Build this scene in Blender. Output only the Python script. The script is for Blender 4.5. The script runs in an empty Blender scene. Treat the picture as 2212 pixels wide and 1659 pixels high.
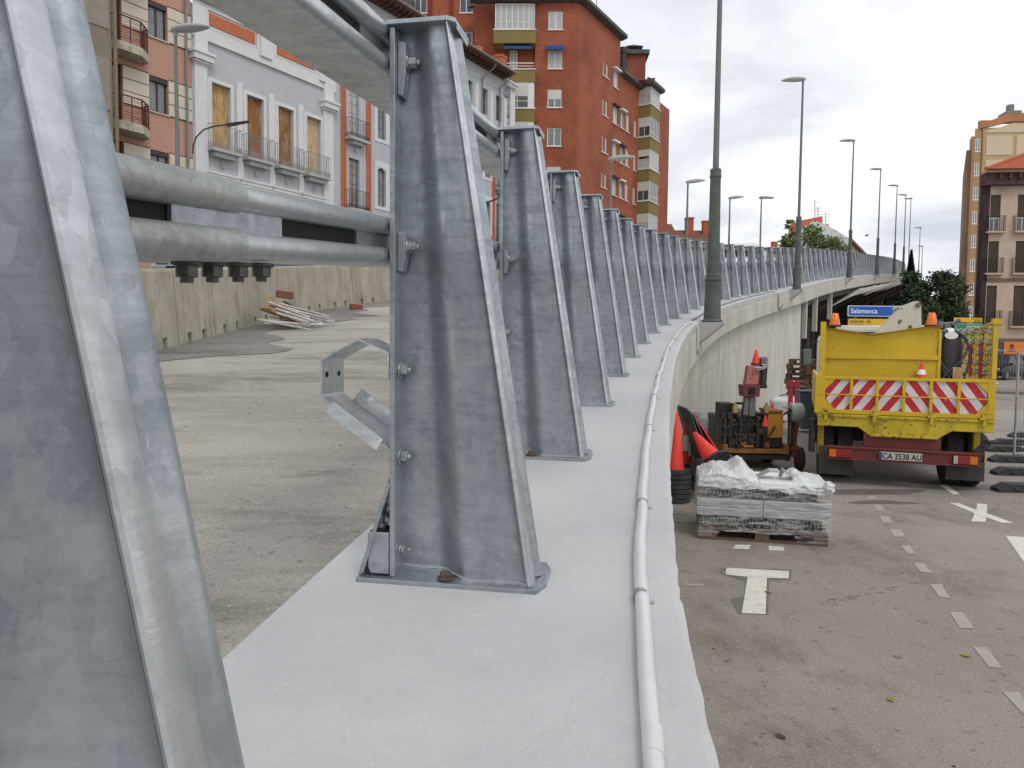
import bpy, bmesh, math, random
from mathutils import Vector, Matrix
random.seed(7)
S = bpy.context.scene
R = math.radians
# ---------------------------------------------------------------- camera
F = 1600/2212.0*36.0
CAMZ = 2.05
th = math.atan(89.5/1600.0); ro = math.atan(0.0094)
f_ = Vector((0, math.cos(th), -math.sin(th)))
r0 = Vector((1, 0, 0)); u0 = Vector((0, math.sin(th), math.cos(th)))
r_ = r0*math.cos(ro) + u0*math.sin(ro)
u_ = u0*math.cos(ro) - r0*math.sin(ro)
CP = Vector((0, 0, CAMZ))
cd = bpy.data.cameras.new('camera'); cam = bpy.data.objects.new('camera', cd)
S.collection.objects.link(cam); S.camera = cam
cd.lens = F; cd.sensor_width = 36; cd.clip_end = 3000; cd.clip_start = 0.05
m = Matrix.Identity(4)
for i, c in enumerate((r_, u_, -f_)):
    for j in range(3): m[j][i] = c[j]
m[0][3], m[1][3], m[2][3] = CP
cam.matrix_world = m

# measuring helpers: where a sight line meets a real surface
def ray(u, v): return f_ + r_*((u-1106)/1600) + u_*((829.5-v)/1600)
def onY(u, v, Y):
    d = ray(u, v); return CP + d*(Y/d.y)
def proj_u(p):
    d = p-CP; return 1106+1600*d.dot(r_)/d.dot(f_)
def onZ(u, v, z=0.0):
    d = ray(u, v); return CP + d*((z-CAMZ)/d.z)

# ---------------------------------------------------------------- world and sun
SUN_EL, SUN_AZ = R(50), R(150)
W = bpy.data.worlds.new('World'); S.world = W; W.use_nodes = True
nt = W.node_tree; N = nt.nodes; L = nt.links
for n in list(N): N.remove(n)
out = N.new('ShaderNodeOutputWorld'); bg = N.new('ShaderNodeBackground')
sky = N.new('ShaderNodeTexSky'); sky.sky_type = 'NISHITA'; sky.sun_disc = False
sky.sun_elevation = SUN_EL; sky.sun_rotation = SUN_AZ
bg.inputs['Strength'].default_value = 0.1
tc = N.new('ShaderNodeTexCoord'); sep = N.new('ShaderNodeSeparateXYZ')
L.new(tc.outputs['Generated'], sep.inputs[0])
# cloud layer: project the direction on a high plane, so the bands flatten towards the horizon
mx = N.new('ShaderNodeMath'); mx.operation = 'MAXIMUM'; mx.inputs[1].default_value = 0.0
L.new(sep.outputs['Z'], mx.inputs[0])
ad = N.new('ShaderNodeMath'); ad.operation = 'ADD'; ad.inputs[1].default_value = 0.22
L.new(mx.outputs[0], ad.inputs[0])
dx = N.new('ShaderNodeMath'); dx.operation = 'DIVIDE'; dy = N.new('ShaderNodeMath'); dy.operation = 'DIVIDE'
L.new(sep.outputs['X'], dx.inputs[0]); L.new(ad.outputs[0], dx.inputs[1])
L.new(sep.outputs['Y'], dy.inputs[0]); L.new(ad.outputs[0], dy.inputs[1])
cb = N.new('ShaderNodeCombineXYZ'); L.new(dx.outputs[0], cb.inputs[0]); L.new(dy.outputs[0], cb.inputs[1])
n1 = N.new('ShaderNodeTexNoise'); n1.inputs['Scale'].default_value = 1.5; n1.inputs['Detail'].default_value = 7
n1.inputs['Roughness'].default_value = 0.55; n1.inputs['Distortion'].default_value = 0.5
L.new(cb.outputs[0], n1.inputs['Vector'])
rp = N.new('ShaderNodeValToRGB'); e = rp.color_ramp.elements
e[0].position = 0.33; e[0].color = (7.0, 7.5, 8.3, 1)
e[1].position = 0.60; e[1].color = (11.6, 11.5, 11.3, 1)
e2 = rp.color_ramp.elements.new(0.46); e2.color = (9.5, 9.7, 10.1, 1)
L.new(n1.outputs['Fac'], rp.inputs[0])
mix = N.new('ShaderNodeMix'); mix.data_type = 'RGBA'; mix.inputs['Factor'].default_value = 0.93
L.new(sky.outputs[0], mix.inputs[6]); L.new(rp.outputs[0], mix.inputs[7])
L.new(mix.outputs[2], bg.inputs['Color']); L.new(bg.outputs[0], out.inputs[0])
sd = bpy.data.lights.new('sun', 'SUN'); sun = bpy.data.objects.new('sun', sd); S.collection.objects.link(sun)
sd.energy = 0.9; sd.angle = R(18); sd.color = (1, 0.96, 0.9)
# sun azimuth: rotation 150 deg from +Y clockwise -> behind the camera to the right
sdir = Vector((math.sin(SUN_AZ)*math.cos(SUN_EL), math.cos(SUN_AZ)*math.cos(SUN_EL), math.sin(SUN_EL)))
sun.rotation_euler = (-sdir).to_track_quat('-Z', 'Y').to_euler()
S.view_settings.view_transform = 'Standard'; S.view_settings.look = 'None'
S.view_settings.exposure = 0.0; S.view_settings.gamma = 1.0
S.render.engine = 'CYCLES'
S.cycles.max_bounces = 6

# ---------------------------------------------------------------- materials
MATS = {}
def mat(name, col=None, rough=0.7, metal=0.0, vary=0.12, scale=3.0, bump=0.0, bscale=60.0, stretch=(1, 1, 1),
        col2=None, speck=0.0, speck_scale=180, speckcol=(0.03, 0.03, 0.03), spec=0.5, rvary=0.0, trans=0.0, alpha=1.0, obj=False, dirt=0.0, dirtcol=(0.10,0.085,0.065), dscale=1.2):
    if name in MATS: return MATS[name]
    M = bpy.data.materials.new(name); M.use_nodes = True; MATS[name] = M
    t = M.node_tree; n = t.nodes; l = t.links; b = n['Principled BSDF']
    b.inputs['Roughness'].default_value = rough; b.inputs['Metallic'].default_value = metal
    b.inputs['Specular IOR Level'].default_value = spec
    if trans: b.inputs['Transmission Weight'].default_value = trans
    if alpha < 1: b.inputs['Alpha'].default_value = alpha
    if obj:
        g = n.new('ShaderNodeTexCoord'); src = g.outputs['Object']
    else:
        g = n.new('ShaderNodeNewGeometry'); src = g.outputs['Position']
    mp = n.new('ShaderNodeMapping'); mp.inputs['Scale'].default_value = stretch; l.new(src, mp.inputs[0])
    ns = n.new('ShaderNodeTexNoise'); ns.inputs['Scale'].default_value = scale; ns.inputs['Detail'].default_value = 6
    ns.inputs['Roughness'].default_value = 0.65; l.new(mp.outputs[0], ns.inputs['Vector'])
    mr = n.new('ShaderNodeMapRange'); mr.inputs[1].default_value = 0.3; mr.inputs[2].default_value = 0.7; l.new(ns.outputs['Fac'], mr.inputs[0])
    mxx = n.new('ShaderNodeMix'); mxx.data_type = 'RGBA'; l.new(mr.outputs[0], mxx.inputs[0])
    a = [c*(1-vary) for c in col]; c2 = col2 or [min(1, c*(1+vary)) for c in col]
    mxx.inputs[6].default_value = (*a, 1); mxx.inputs[7].default_value = (*c2, 1)
    cur = mxx.outputs[2]
    if dirt:
        dn = n.new('ShaderNodeTexNoise'); dn.inputs['Scale'].default_value = dscale; dn.inputs['Detail'].default_value = 8
        dn.inputs['Roughness'].default_value = 0.7; l.new(mp.outputs[0], dn.inputs['Vector'])
        dr = n.new('ShaderNodeMapRange'); dr.inputs[1].default_value = 0.52; dr.inputs[2].default_value = 0.72
        dr.inputs[4].default_value = dirt; l.new(dn.outputs['Fac'], dr.inputs[0])
        m3 = n.new('ShaderNodeMix'); m3.data_type = 'RGBA'; l.new(dr.outputs[0], m3.inputs[0]); l.new(cur, m3.inputs[6])
        m3.inputs[7].default_value = (*dirtcol, 1); cur = m3.outputs[2]
    if speck:
        vo = n.new('ShaderNodeTexNoise'); vo.inputs['Scale'].default_value = speck_scale; vo.inputs['Detail'].default_value = 2
        l.new(src, vo.inputs['Vector'])
        m2 = n.new('ShaderNodeMapRange'); m2.inputs[1].default_value = 0.56; m2.inputs[2].default_value = 0.72; m2.inputs[4].default_value = speck
        l.new(vo.outputs['Fac'], m2.inputs[0])
        mm = n.new('ShaderNodeMix'); mm.data_type = 'RGBA'; l.new(m2.outputs[0], mm.inputs[0]); l.new(cur, mm.inputs[6])
        mm.inputs[7].default_value = (*speckcol, 1); cur = mm.outputs[2]
    l.new(cur, b.inputs['Base Color'])
    if rvary:
        m4 = n.new('ShaderNodeMapRange'); m4.inputs[3].default_value = rough-rvary; m4.inputs[4].default_value = rough+rvary
        l.new(ns.outputs['Fac'], m4.inputs[0]); l.new(m4.outputs[0], b.inputs['Roughness'])
    if bump:
        bn = n.new('ShaderNodeTexNoise'); bn.inputs['Scale'].default_value = bscale; bn.inputs['Detail'].default_value = 4; l.new(mp.outputs[0], bn.inputs['Vector'])
        bp = n.new('ShaderNodeBump'); bp.inputs['Strength'].default_value = bump; bp.inputs['Distance'].default_value = 0.01
        l.new(bn.outputs['Fac'], bp.inputs['Height']); l.new(bp.outputs[0], b.inputs['Normal'])
    return M

class NT:                         # small node-tree shorthand
    def __init__(s, name, rough=.9, metal=0.0):
        M = bpy.data.materials.new(name); M.use_nodes = True; MATS[name] = M; s.M = M; s.t = M.node_tree; s.b = s.t.nodes['Principled BSDF']
        s.b.inputs['Roughness'].default_value = rough; s.b.inputs['Metallic'].default_value = metal
        s.pos = s.t.nodes.new('ShaderNodeNewGeometry').outputs['Position']
    def l(s, a, b): s.t.links.new(a, b)
    def noise(s, scale, detail=5, rough=.6, stretch=None, src=None, dist=0.0, rot=None):
        src = src or s.pos
        if stretch:
            m = s.t.nodes.new('ShaderNodeMapping'); m.inputs['Scale'].default_value = stretch
            if rot: m.inputs['Rotation'].default_value = rot
            s.l(src, m.inputs[0]); src = m.outputs[0]
        n = s.t.nodes.new('ShaderNodeTexNoise'); n.inputs['Scale'].default_value = scale; n.inputs['Detail'].default_value = detail; n.inputs['Roughness'].default_value = rough; n.inputs['Distortion'].default_value = dist
        s.l(src, n.inputs['Vector']); return n.outputs['Fac']
    def ramp(s, x, a, b, lo=0.0, hi=1.0):
        m = s.t.nodes.new('ShaderNodeMapRange'); m.inputs[1].default_value = a; m.inputs[2].default_value = b; m.inputs[3].default_value = lo; m.inputs[4].default_value = hi; s.l(x, m.inputs[0]); return m.outputs[0]
    def mix(s, f, a, b, mode='MIX'):
        m = s.t.nodes.new('ShaderNodeMix'); m.data_type = 'RGBA'; m.blend_type = mode
        if isinstance(f, float): m.inputs[0].default_value = f
        else: s.l(f, m.inputs[0])
        for i, c in ((6, a), (7, b)):
            if isinstance(c, tuple): m.inputs[i].default_value = (*c, 1)
            else: s.l(c, m.inputs[i])
        return m.outputs[2]
    def math(s, op, a, b=0.0):
        m = s.t.nodes.new('ShaderNodeMath'); m.operation = op
        for i, c in ((0, a), (1, b)):
            if isinstance(c, (int, float)): m.inputs[i].default_value = c
            else: s.l(c, m.inputs[i])
        return m.outputs[0]
    def bump(s, h, st, d=.01):
        m = s.t.nodes.new('ShaderNodeBump'); m.inputs['Strength'].default_value = st; m.inputs['Distance'].default_value = d; s.l(h, m.inputs['Height']); s.l(m.outputs[0], s.b.inputs['Normal'])
    def voro(s, scale, feature='F1', stretch=None):
        src = s.pos
        if stretch: m = s.t.nodes.new('ShaderNodeMapping'); m.inputs['Scale'].default_value = stretch; s.l(src, m.inputs[0]); src = m.outputs[0]
        n = s.t.nodes.new('ShaderNodeTexVoronoi'); n.feature = feature; n.inputs['Scale'].default_value = scale; s.l(src, n.inputs['Vector']); return n
def galv(name, base=(0.56, 0.60, 0.63), dark=(0.33, 0.37, 0.41), rough=0.42, metal=0.75, bloom=.45):
    k = NT(name, rough, metal)
    big = k.noise(3.0, 9, .68, dist=.8); hor = k.noise(1.0, 8, .7, (5, 5, 42)); drip = k.noise(1.0, 7, .65, (22, 22, 2.5))
    sp = k.voro(62, stretch=(1, 1, .7)); sc = k.t.nodes.new('ShaderNodeSeparateColor'); k.l(sp.outputs['Color'], sc.inputs[0]); fine = k.noise(260, 3, .6)
    v = k.math('MULTIPLY_ADD', big, .45); v = k.math('ADD', k.math('MULTIPLY', big, .42), k.math('MULTIPLY', hor, .34)); v = k.math('ADD', v, k.math('MULTIPLY', drip, .16))
    v = k.math('ADD', v, k.math('MULTIPLY', sc.outputs[0], .085)); v = k.math('ADD', v, k.math('MULTIPLY', fine, .07))
    c = k.mix(k.ramp(v, .43, .64), dark, base)
    c = k.mix(k.ramp(k.noise(1.7, 10, .75), .55, .66, 0, bloom), c, (.68, .70, .71))
    c = k.mix(k.ramp(k.noise(9, 8, .8, (1, 1, .5)), .66, .72, 0, .55), c, (.16, .165, .17))          # grey stains
    c = k.mix(k.ramp(k.noise(1.0, 4, .6, (130, 130, 9), rot=(.5, .3, 0)), .70, .74, 0, .5), c, (.72, .74, .75))   # scratches
    k.l(c, k.b.inputs['Base Color']); k.l(k.ramp(v, .40, .64, rough+.14, rough-.1), k.b.inputs['Roughness'])
    k.bump(v, .32, .004); return k.M
def ground(name, base, light, dark, grain=.5, gs=(60, 17), stretch=(1, 1, 1), crack=0.0, patches=()):
    k = NT(name, .93)
    c = k.mix(k.ramp(k.noise(.35, 8, .65, stretch), .40, .62), base, light)
    c = k.mix(k.ramp(k.noise(.9, 9, .72, stretch), .50, .68, 0, .85), c, dark)
    c = k.mix(k.ramp(k.noise(4.5, 9, .75, stretch), .52, .66, 0, .45), c, light)
    c = k.mix(k.ramp(k.noise(gs[1], 4, .7), .60, .68, 0, grain), c, tuple(x*.45 for x in dark))
    c = k.mix(k.ramp(k.noise(gs[0], 3, .7), .56, .66, 0, grain), c, tuple(min(1, x*1.5) for x in light))
    c = k.mix(k.ramp(k.noise(gs[0]*1.7, 2, .7), .56, .66, 0, grain), c, tuple(x*.5 for x in dark))
    if crack:
        w = k.voro(.42, 'DISTANCE_TO_EDGE', (1, 1, 1)); d = k.noise(2.2, 6, .7); e = k.math('ADD', w.outputs['Distance'], k.math('MULTIPLY', k.math('SUBTRACT', d, .5), .16))
        e = k.math('ABSOLUTE', e); f = k.ramp(e, .0, .004, crack, 0.0); f = k.math('MULTIPLY', f, k.ramp(k.noise(.5, 3, .5), .48, .6)); c = k.mix(f, c, tuple(x*.35 for x in dark))
    k.l(c, k.b.inputs['Base Color']); k.bump(k.noise(gs[0], 5, .75), .7, .012); return k.M

def brick(name, c1, c2, mortar, w=0.25, h=0.065, ms=0.012, rough=0.85, dirt=0.35, dirtcol=(0.12, 0.05, 0.03)):
    M = bpy.data.materials.new(name); M.use_nodes = True; MATS[name] = M
    t = M.node_tree; n = t.nodes; l = t.links; b = n['Principled BSDF']; b.inputs['Roughness'].default_value = rough
    g = n.new('ShaderNodeTexCoord'); sp = n.new('ShaderNodeSeparateXYZ'); l.new(g.outputs['Object'], sp.inputs[0])
    a = n.new('ShaderNodeMath'); a.operation = 'ADD'; l.new(sp.outputs[0], a.inputs[0]); l.new(sp.outputs[1], a.inputs[1])
    c = n.new('ShaderNodeCombineXYZ'); l.new(a.outputs[0], c.inputs[0]); l.new(sp.outputs[2], c.inputs[1])
    br = n.new('ShaderNodeTexBrick'); l.new(c.outputs[0], br.inputs['Vector'])
    br.inputs['Color1'].default_value = (*c1, 1); br.inputs['Color2'].default_value = (*c2, 1); br.inputs['Mortar'].default_value = (*mortar, 1)
    br.inputs['Scale'].default_value = 1; br.inputs['Brick Width'].default_value = w; br.inputs['Row Height'].default_value = h; br.inputs['Mortar Size'].default_value = ms
    br.inputs['Mortar Smooth'].default_value = 0.3
    ns = n.new('ShaderNodeTexNoise'); ns.inputs['Scale'].default_value = 0.35; ns.inputs['Detail'].default_value = 7; l.new(g.outputs['Object'], ns.inputs['Vector'])
    mr = n.new('ShaderNodeMapRange'); mr.inputs[1].default_value = 0.42; mr.inputs[2].default_value = 0.7; mr.inputs[4].default_value = dirt; l.new(ns.outputs['Fac'], mr.inputs[0])
    mx = n.new('ShaderNodeMix'); mx.data_type = 'RGBA'; l.new(mr.outputs[0], mx.inputs[0]); l.new(br.outputs['Color'], mx.inputs[6]); mx.inputs[7].default_value = (*dirtcol, 1)
    l.new(mx.outputs[2], b.inputs['Base Color'])
    return M

GALV = galv('galvanised_steel', base=(0.45, 0.49, 0.52), dark=(0.26, 0.295, 0.33))
GALVD = galv('galvanised_steel_dull', base=(0.46, 0.47, 0.46), dark=(0.27, 0.28, 0.275), rough=0.5, metal=0.6)
GALVR = galv('galvanised_rail', base=(0.62, 0.65, 0.66), dark=(0.40, 0.43, 0.45), rough=0.38, metal=0.75)
GALVE = galv('galvanised_bright', base=(0.68, 0.71, 0.73), dark=(0.42, 0.45, 0.47), rough=0.35, metal=0.8)
NUT = mat('dark_zinc_nut', (0.11, 0.11, 0.105), 0.5, 0.7, vary=0.4, scale=40)
NUTR = mat('rusty_bolt', (0.13, 0.10, 0.08), 0.7, 0.4, vary=0.4, scale=60)
BOLT = mat('zinc_bolt', (0.42, 0.43, 0.43), 0.4, 0.8, vary=0.35, scale=60)
k = NT('painted_concrete', .85); c = k.mix(k.ramp(k.noise(1.2, 8, .7), .4, .62), (.46, .46, .475), (.525, .525, .535))
c = k.mix(k.ramp(k.noise(38, 5, .75), .56, .66, 0, .45), c, (.43, .43, .44)); c = k.mix(k.ramp(k.noise(130, 3, .7), .58, .66, 0, .4), c, (.66, .66, .66))
c = k.mix(k.ramp(k.noise(7, 8, .8, (1.6, .6, 1)), .68, .74, 0, .6), c, (.30, .29, .27)); c = k.mix(k.ramp(k.noise(2.5, 9, .8), .58, .72, 0, .35), c, (.40, .395, .385))
k.l(c, k.b.inputs['Base Color']); k.bump(k.math('ADD', k.noise(48, 6, .7), k.math('MULTIPLY', k.noise(9, 3, .5), .6)), .35, .006); PLINTH = k.M
CONC = mat('raw_concrete', (0.50, 0.48, 0.42), 0.9, vary=0.16, scale=1.2, bump=0.4, bscale=25, stretch=(1, 1, 0.35), dirt=0.55, dirtcol=(0.22, 0.20, 0.165), dscale=1.3)
ROUGHC = mat('broken_concrete', (0.52, 0.52, 0.50), 0.95, vary=0.3, scale=18, bump=1.0, bscale=30, dirt=0.5, dirtcol=(0.30, 0.30, 0.28), dscale=9)
k = NT('barrier_concrete', .92); c = k.mix(k.ramp(k.noise(1.3, 8, .7), .38, .64), (.30, .28, .215), (.43, .405, .325))
c = k.mix(k.ramp(k.noise(1.0, 8, .72, (7, 7, .9)), .50, .70, 0, .8), c, (.19, .17, .115)); c = k.mix(k.ramp(k.noise(26, 6, .75), .60, .70, 0, .5), c, (.14, .125, .09)); c = k.mix(k.ramp(k.noise(60, 3, .7), .58, .66, 0, .3), c, (.50, .47, .38))
k.l(c, k.b.inputs['Base Color']); k.bump(k.noise(30, 6, .7), .5, .01); BARC = k.M
ROADL = ground('dusty_concrete_road', (.295, .275, .24), (.44, .415, .365), (.14, .122, .10), .42, (70, 24), (.55, 1.5, 1))
ROADR = ground('old_asphalt', (.265, .236, .205), (.33, .298, .26), (.155, .127, .105), .6, (52, 8), (1, .7, 1), crack=.8)
PAINT = mat('worn_road_paint', (0.66, 0.64, 0.57), 0.8, vary=0.10, scale=4, dirt=0.75, dirtcol=(0.36, 0.34, 0.30), dscale=14, speck=0.4, speck_scale=30, speckcol=(0.4, 0.38, 0.33))
PAINTW = mat('faded_road_paint', (0.365, 0.34, 0.305), 0.9, vary=0.12, scale=6, dirt=1.0, dirtcol=(0.26, 0.238, 0.208), dscale=7)
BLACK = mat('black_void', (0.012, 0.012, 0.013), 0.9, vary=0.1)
RUBBER = mat('black_rubber', (0.035, 0.036, 0.038), 0.75, vary=0.35, scale=9)
TYRE = mat('tyre_rubber', (0.028, 0.027, 0.026), 0.85, vary=0.3, scale=8, dirt=0.4, dirtcol=(0.10, 0.09, 0.075), dscale=5)
ORANGE = mat('cone_orange', (0.80, 0.055, 0.035), 0.5, vary=0.15, scale=5, dirt=0.35, dirtcol=(0.35, 0.05, 0.04), dscale=6)
WHITEP = mat('white_plastic', (0.75, 0.75, 0.74), 0.45, vary=0.06, scale=6, dirt=0.25, dirtcol=(0.45, 0.44, 0.42), dscale=6)
YEL = mat('chipped_yellow_paint', (0.60, 0.40, 0.012), 0.45, vary=0.12, scale=1.5, obj=True, dirt=0.35, dirtcol=(0.40, 0.28, 0.015), dscale=2.2, speck=0.9, speck_scale=24, speckcol=(0.12, 0.08, 0.02))
YELD = mat('dirty_yellow_paint', (0.50, 0.37, 0.015), 0.55, vary=0.2, scale=3, obj=True, dirt=1.0, dirtcol=(0.07, 0.045, 0.02), dscale=4.5, speck=0.9, speck_scale=20, speckcol=(0.05, 0.035, 0.02))
for M_ in (YEL, YELD):
    for nd in M_.node_tree.nodes:
        if nd.type == 'MAP_RANGE' and abs(nd.inputs[1].default_value-0.56) < 1e-4:
            nd.inputs[1].default_value = 0.70 if M_ is YEL else 0.62; nd.inputs[2].default_value = 0.72 if M_ is YEL else 0.66
MAROON = mat('maroon_frame_paint', (0.14, 0.022, 0.02), 0.55, vary=0.25, scale=5, dirt=0.6, dirtcol=(0.05, 0.03, 0.025), dscale=4)
PINK = mat('faded_red_paint', (0.47, 0.16, 0.145), 0.6, vary=0.1, scale=6, dirt=0.4, dirtcol=(0.22, 0.08, 0.07), dscale=9)
DARKM = mat('greasy_machine_metal', (0.035, 0.032, 0.030), 0.5, 0.3, vary=0.5, scale=9, dirt=0.5, dirtcol=(0.14, 0.075, 0.035), dscale=7)
GREYM = mat('grey_worn_steel', (0.17, 0.17, 0.17), 0.45, 0.5, vary=0.3, scale=8)
RUST = mat('rusty_orange_frame', (0.24, 0.10, 0.025), 0.7, vary=0.3, scale=8, dirt=0.6, dirtcol=(0.06, 0.03, 0.018), dscale=6)
OCHRE = mat('ochre_machine_paint', (0.50, 0.22, 0.02), 0.55, vary=0.15, scale=5, dirt=0.4, dirtcol=(0.13, 0.07, 0.02), dscale=6)
LAMPG = mat('weathered_green_iron', (0.085, 0.105, 0.092), 0.6, 0.2, vary=0.3, scale=6, dirt=0.6, dirtcol=(0.035, 0.075, 0.058), dscale=4)
POLEG = mat('grey_lamp_pole', (0.15, 0.16, 0.155), 0.5, 0.4, vary=0.12, scale=5)
LHEAD = mat('lamp_head_grey', (0.30, 0.33, 0.32), 0.5, vary=0.1)
LGLASS = mat('lamp_glass', (0.52, 0.53, 0.53), 0.25, vary=0.05)
GLASS = mat('window_glass', (0.055, 0.065, 0.075), 0.06, vary=0.3, scale=0.9, spec=0.8)
GLASSB = mat('pale_window_glass', (0.16, 0.19, 0.20), 0.08, vary=0.35, scale=1.2, spec=0.8)
CURT = mat('net_curtain', (0.42, 0.43, 0.43), 0.5, vary=0.2, scale=6, stretch=(3, 3, 0.4))
WFRAME = mat('white_window_frame', (0.72, 0.71, 0.68), 0.5, vary=0.05)
BRFRAME = mat('dark_brown_frame', (0.045, 0.028, 0.022), 0.5, vary=0.2)
BLIND = mat('roller_blind', (0.58, 0.56, 0.52), 0.7, vary=0.06, scale=2)
WROUGHT = mat('wrought_iron', (0.04, 0.038, 0.036), 0.6, 0.3, vary=0.2)
WROUGHTG = mat('grey_painted_iron', (0.30, 0.30, 0.29), 0.6, 0.2, vary=0.35, scale=3)
WHITEW = mat('white_render', (0.66, 0.66, 0.67), 0.9, vary=0.06, scale=1.2, dirt=0.35, dirtcol=(0.48, 0.47, 0.45), dscale=0.9, obj=True)
GREYW = mat('pale_grey_render', (0.47, 0.48, 0.50), 0.9, vary=0.07, scale=0.8, dirt=0.3, dirtcol=(0.38, 0.38, 0.385), dscale=0.7, obj=True)
GREYB = mat('blue_grey_render', (0.46, 0.475, 0.51), 0.9, vary=0.05, scale=0.6, obj=True)
STONEB = mat('cream_stone_band', (0.60, 0.54, 0.44), 0.85, vary=0.07, scale=1.5, obj=True)
BRICKS = brick('salmon_brick', (0.50, 0.235, 0.16), (0.42, 0.19, 0.13), (0.52, 0.38, 0.30), dirt=0.12)
BRICKR = brick('red_tower_brick', (0.40, 0.100, 0.040), (0.27, 0.055, 0.022), (0.30, 0.13, 0.075), h=0.085, ms=0.012, dirt=0.7, dirtcol=(0.17, 0.036, 0.02))
BRICKO = brick('orange_brick_strip', (0.56, 0.14, 0.045), (0.46, 0.10, 0.03), (0.42, 0.22, 0.13), w=0.3, h=0.09, ms=0.014, dirt=0.1)
BRICKT = brick('tan_brick', (0.40, 0.21, 0.10), (0.34, 0.17, 0.08), (0.40, 0.27, 0.17), h=0.09, dirt=0.2)
OLIVE = mat('olive_render', (0.215, 0.17, 0.052), 0.85, vary=0.08, scale=0.8, dirt=0.3, dirtcol=(0.15, 0.125, 0.05), dscale=1.5, obj=True)
SLATE = mat('dark_slate_eave', (0.085, 0.085, 0.075), 0.8, vary=0.3, scale=1.5, dirt=0.6, dirtcol=(0.05, 0.05, 0.045), dscale=3)
BALCW = mat('cream_wall_panel', (0.60, 0.50, 0.35), 0.9, vary=0.05, obj=True)
TANW = mat('tan_wall_grid', (0.47, 0.36, 0.20), 0.9, vary=0.05, obj=True)
OLDW = mat('old_pink_beige_render', (0.52, 0.40, 0.31), 0.92, vary=0.12, scale=0.8, dirt=0.55, dirtcol=(0.30, 0.22, 0.17), dscale=0.7, obj=True)
TILE = mat('terracotta_roof', (0.44, 0.10, 0.045), 0.85, vary=0.3, scale=4, dirt=0.3, dirtcol=(0.18, 0.07, 0.04), dscale=4)
TILEB = mat('mossy_brown_roof', (0.17, 0.075, 0.04), 0.9, vary=0.25, scale=3, dirt=0.6, dirtcol=(0.11, 0.09, 0.045), dscale=2, obj=True)
GREENW = mat('green_gable', (0.22, 0.36, 0.16), 0.9, vary=0.08)
SHUT = mat('rusty_wood_shutter', (0.26, 0.115, 0.04), 0.8, vary=0.35, scale=2.2, stretch=(3, 3, 0.8), dirt=0.8, dirtcol=(0.55, 0.40, 0.22), dscale=1.4, obj=True)
SHUTW = mat('weathered_pale_shutter', (0.55, 0.42, 0.24), 0.8, vary=0.2, scale=3, stretch=(3, 3, 0.8), dirt=0.6, dirtcol=(0.28, 0.12, 0.045), dscale=1.6, obj=True)
SHUTD = mat('dark_brown_shutter', (0.075, 0.055, 0.042), 0.8, vary=0.2, scale=3)
DOWNP = mat('grey_downpipe', (0.22, 0.215, 0.21), 0.6, vary=0.1)
LEAFD = mat('dark_leaves', (0.020, 0.045, 0.015), 0.6, vary=0.55, scale=1.5, col2=(0.055, 0.10, 0.028))
LEAFG = mat('fresh_leaves', (0.11, 0.18, 0.05), 0.6, vary=0.4, scale=1.5, col2=(0.22, 0.30, 0.10))
LEAFC = mat('conifer_leaves', (0.010, 0.022, 0.014), 0.7, vary=0.4, scale=3)
BARK = mat('bark', (0.09, 0.07, 0.05), 0.9, vary=0.3, scale=6)
BLUE = mat('sign_blue', (0.008, 0.09, 0.42), 0.4, vary=0.03)
SYEL = mat('sign_yellow', (0.72, 0.42, 0.012), 0.4, vary=0.03)
SGRN = mat('sign_green', (0.01, 0.22, 0.13), 0.4, vary=0.03)
SWHT = mat('sign_white', (0.78, 0.78, 0.78), 0.4, vary=0.03)
SBLK = mat('sign_black', (0.015, 0.015, 0.015), 0.5, vary=0.03)
SRED = mat('sign_red', (0.55, 0.012, 0.03), 0.4, vary=0.05)
WOOD = mat('weathered_pallet_wood', (0.13, 0.075, 0.05), 0.85, vary=0.35, scale=8, stretch=(1, 1, 4))
WOODL = mat('light_timber', (0.44, 0.27, 0.12), 0.85, vary=0.25, scale=9)
FILM = None
def film():
    M = bpy.data.materials.new('stretch_film'); M.use_nodes = True
    t = M.node_tree; n = t.nodes; l = t.links; b = n['Principled BSDF']
    b.inputs['Roughness'].default_value = 0.25; b.inputs['Base Color'].default_value = (0.85, 0.87, 0.88, 1)
    g = n.new('ShaderNodeTexCoord'); mp = n.new('ShaderNodeMapping'); mp.inputs['Scale'].default_value = (4, 4, 26); mp.inputs['Rotation'].default_value = (0, 0.18, 0)
    l.new(g.outputs['Object'], mp.inputs[0])
    s = n.new('ShaderNodeTexNoise'); s.inputs['Scale'].default_value = 1.2; s.inputs['Detail'].default_value = 8; s.inputs['Distortion'].default_value = 0.8; l.new(mp.outputs[0], s.inputs['Vector'])
    r = n.new('ShaderNodeMapRange'); r.inputs[1].default_value = 0.42; r.inputs[2].default_value = 0.68; r.inputs[3].default_value = 0.03; r.inputs[4].default_value = 0.42
    l.new(s.outputs['Fac'], r.inputs[0]); l.new(r.outputs[0], b.inputs['Alpha'])
    bp = n.new('ShaderNodeBump'); bp.inputs['Strength'].default_value = 0.5; bp.inputs['Distance'].default_value = 0.02; l.new(s.outputs['Fac'], bp.inputs['Height']); l.new(bp.outputs[0], b.inputs['Normal'])
    return M
FILM = film()
PLAST = mat('white_polythene', (0.74, 0.765, 0.775), 0.3, vary=0.12, scale=9, bump=1.0, bscale=20, obj=True, alpha=.82, stretch=(1, 1, 2.5))
BAGW = mat('white_woven_bag', (0.68, 0.69, 0.70), 0.6, vary=0.08, scale=7, bump=0.6, bscale=12)

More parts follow.
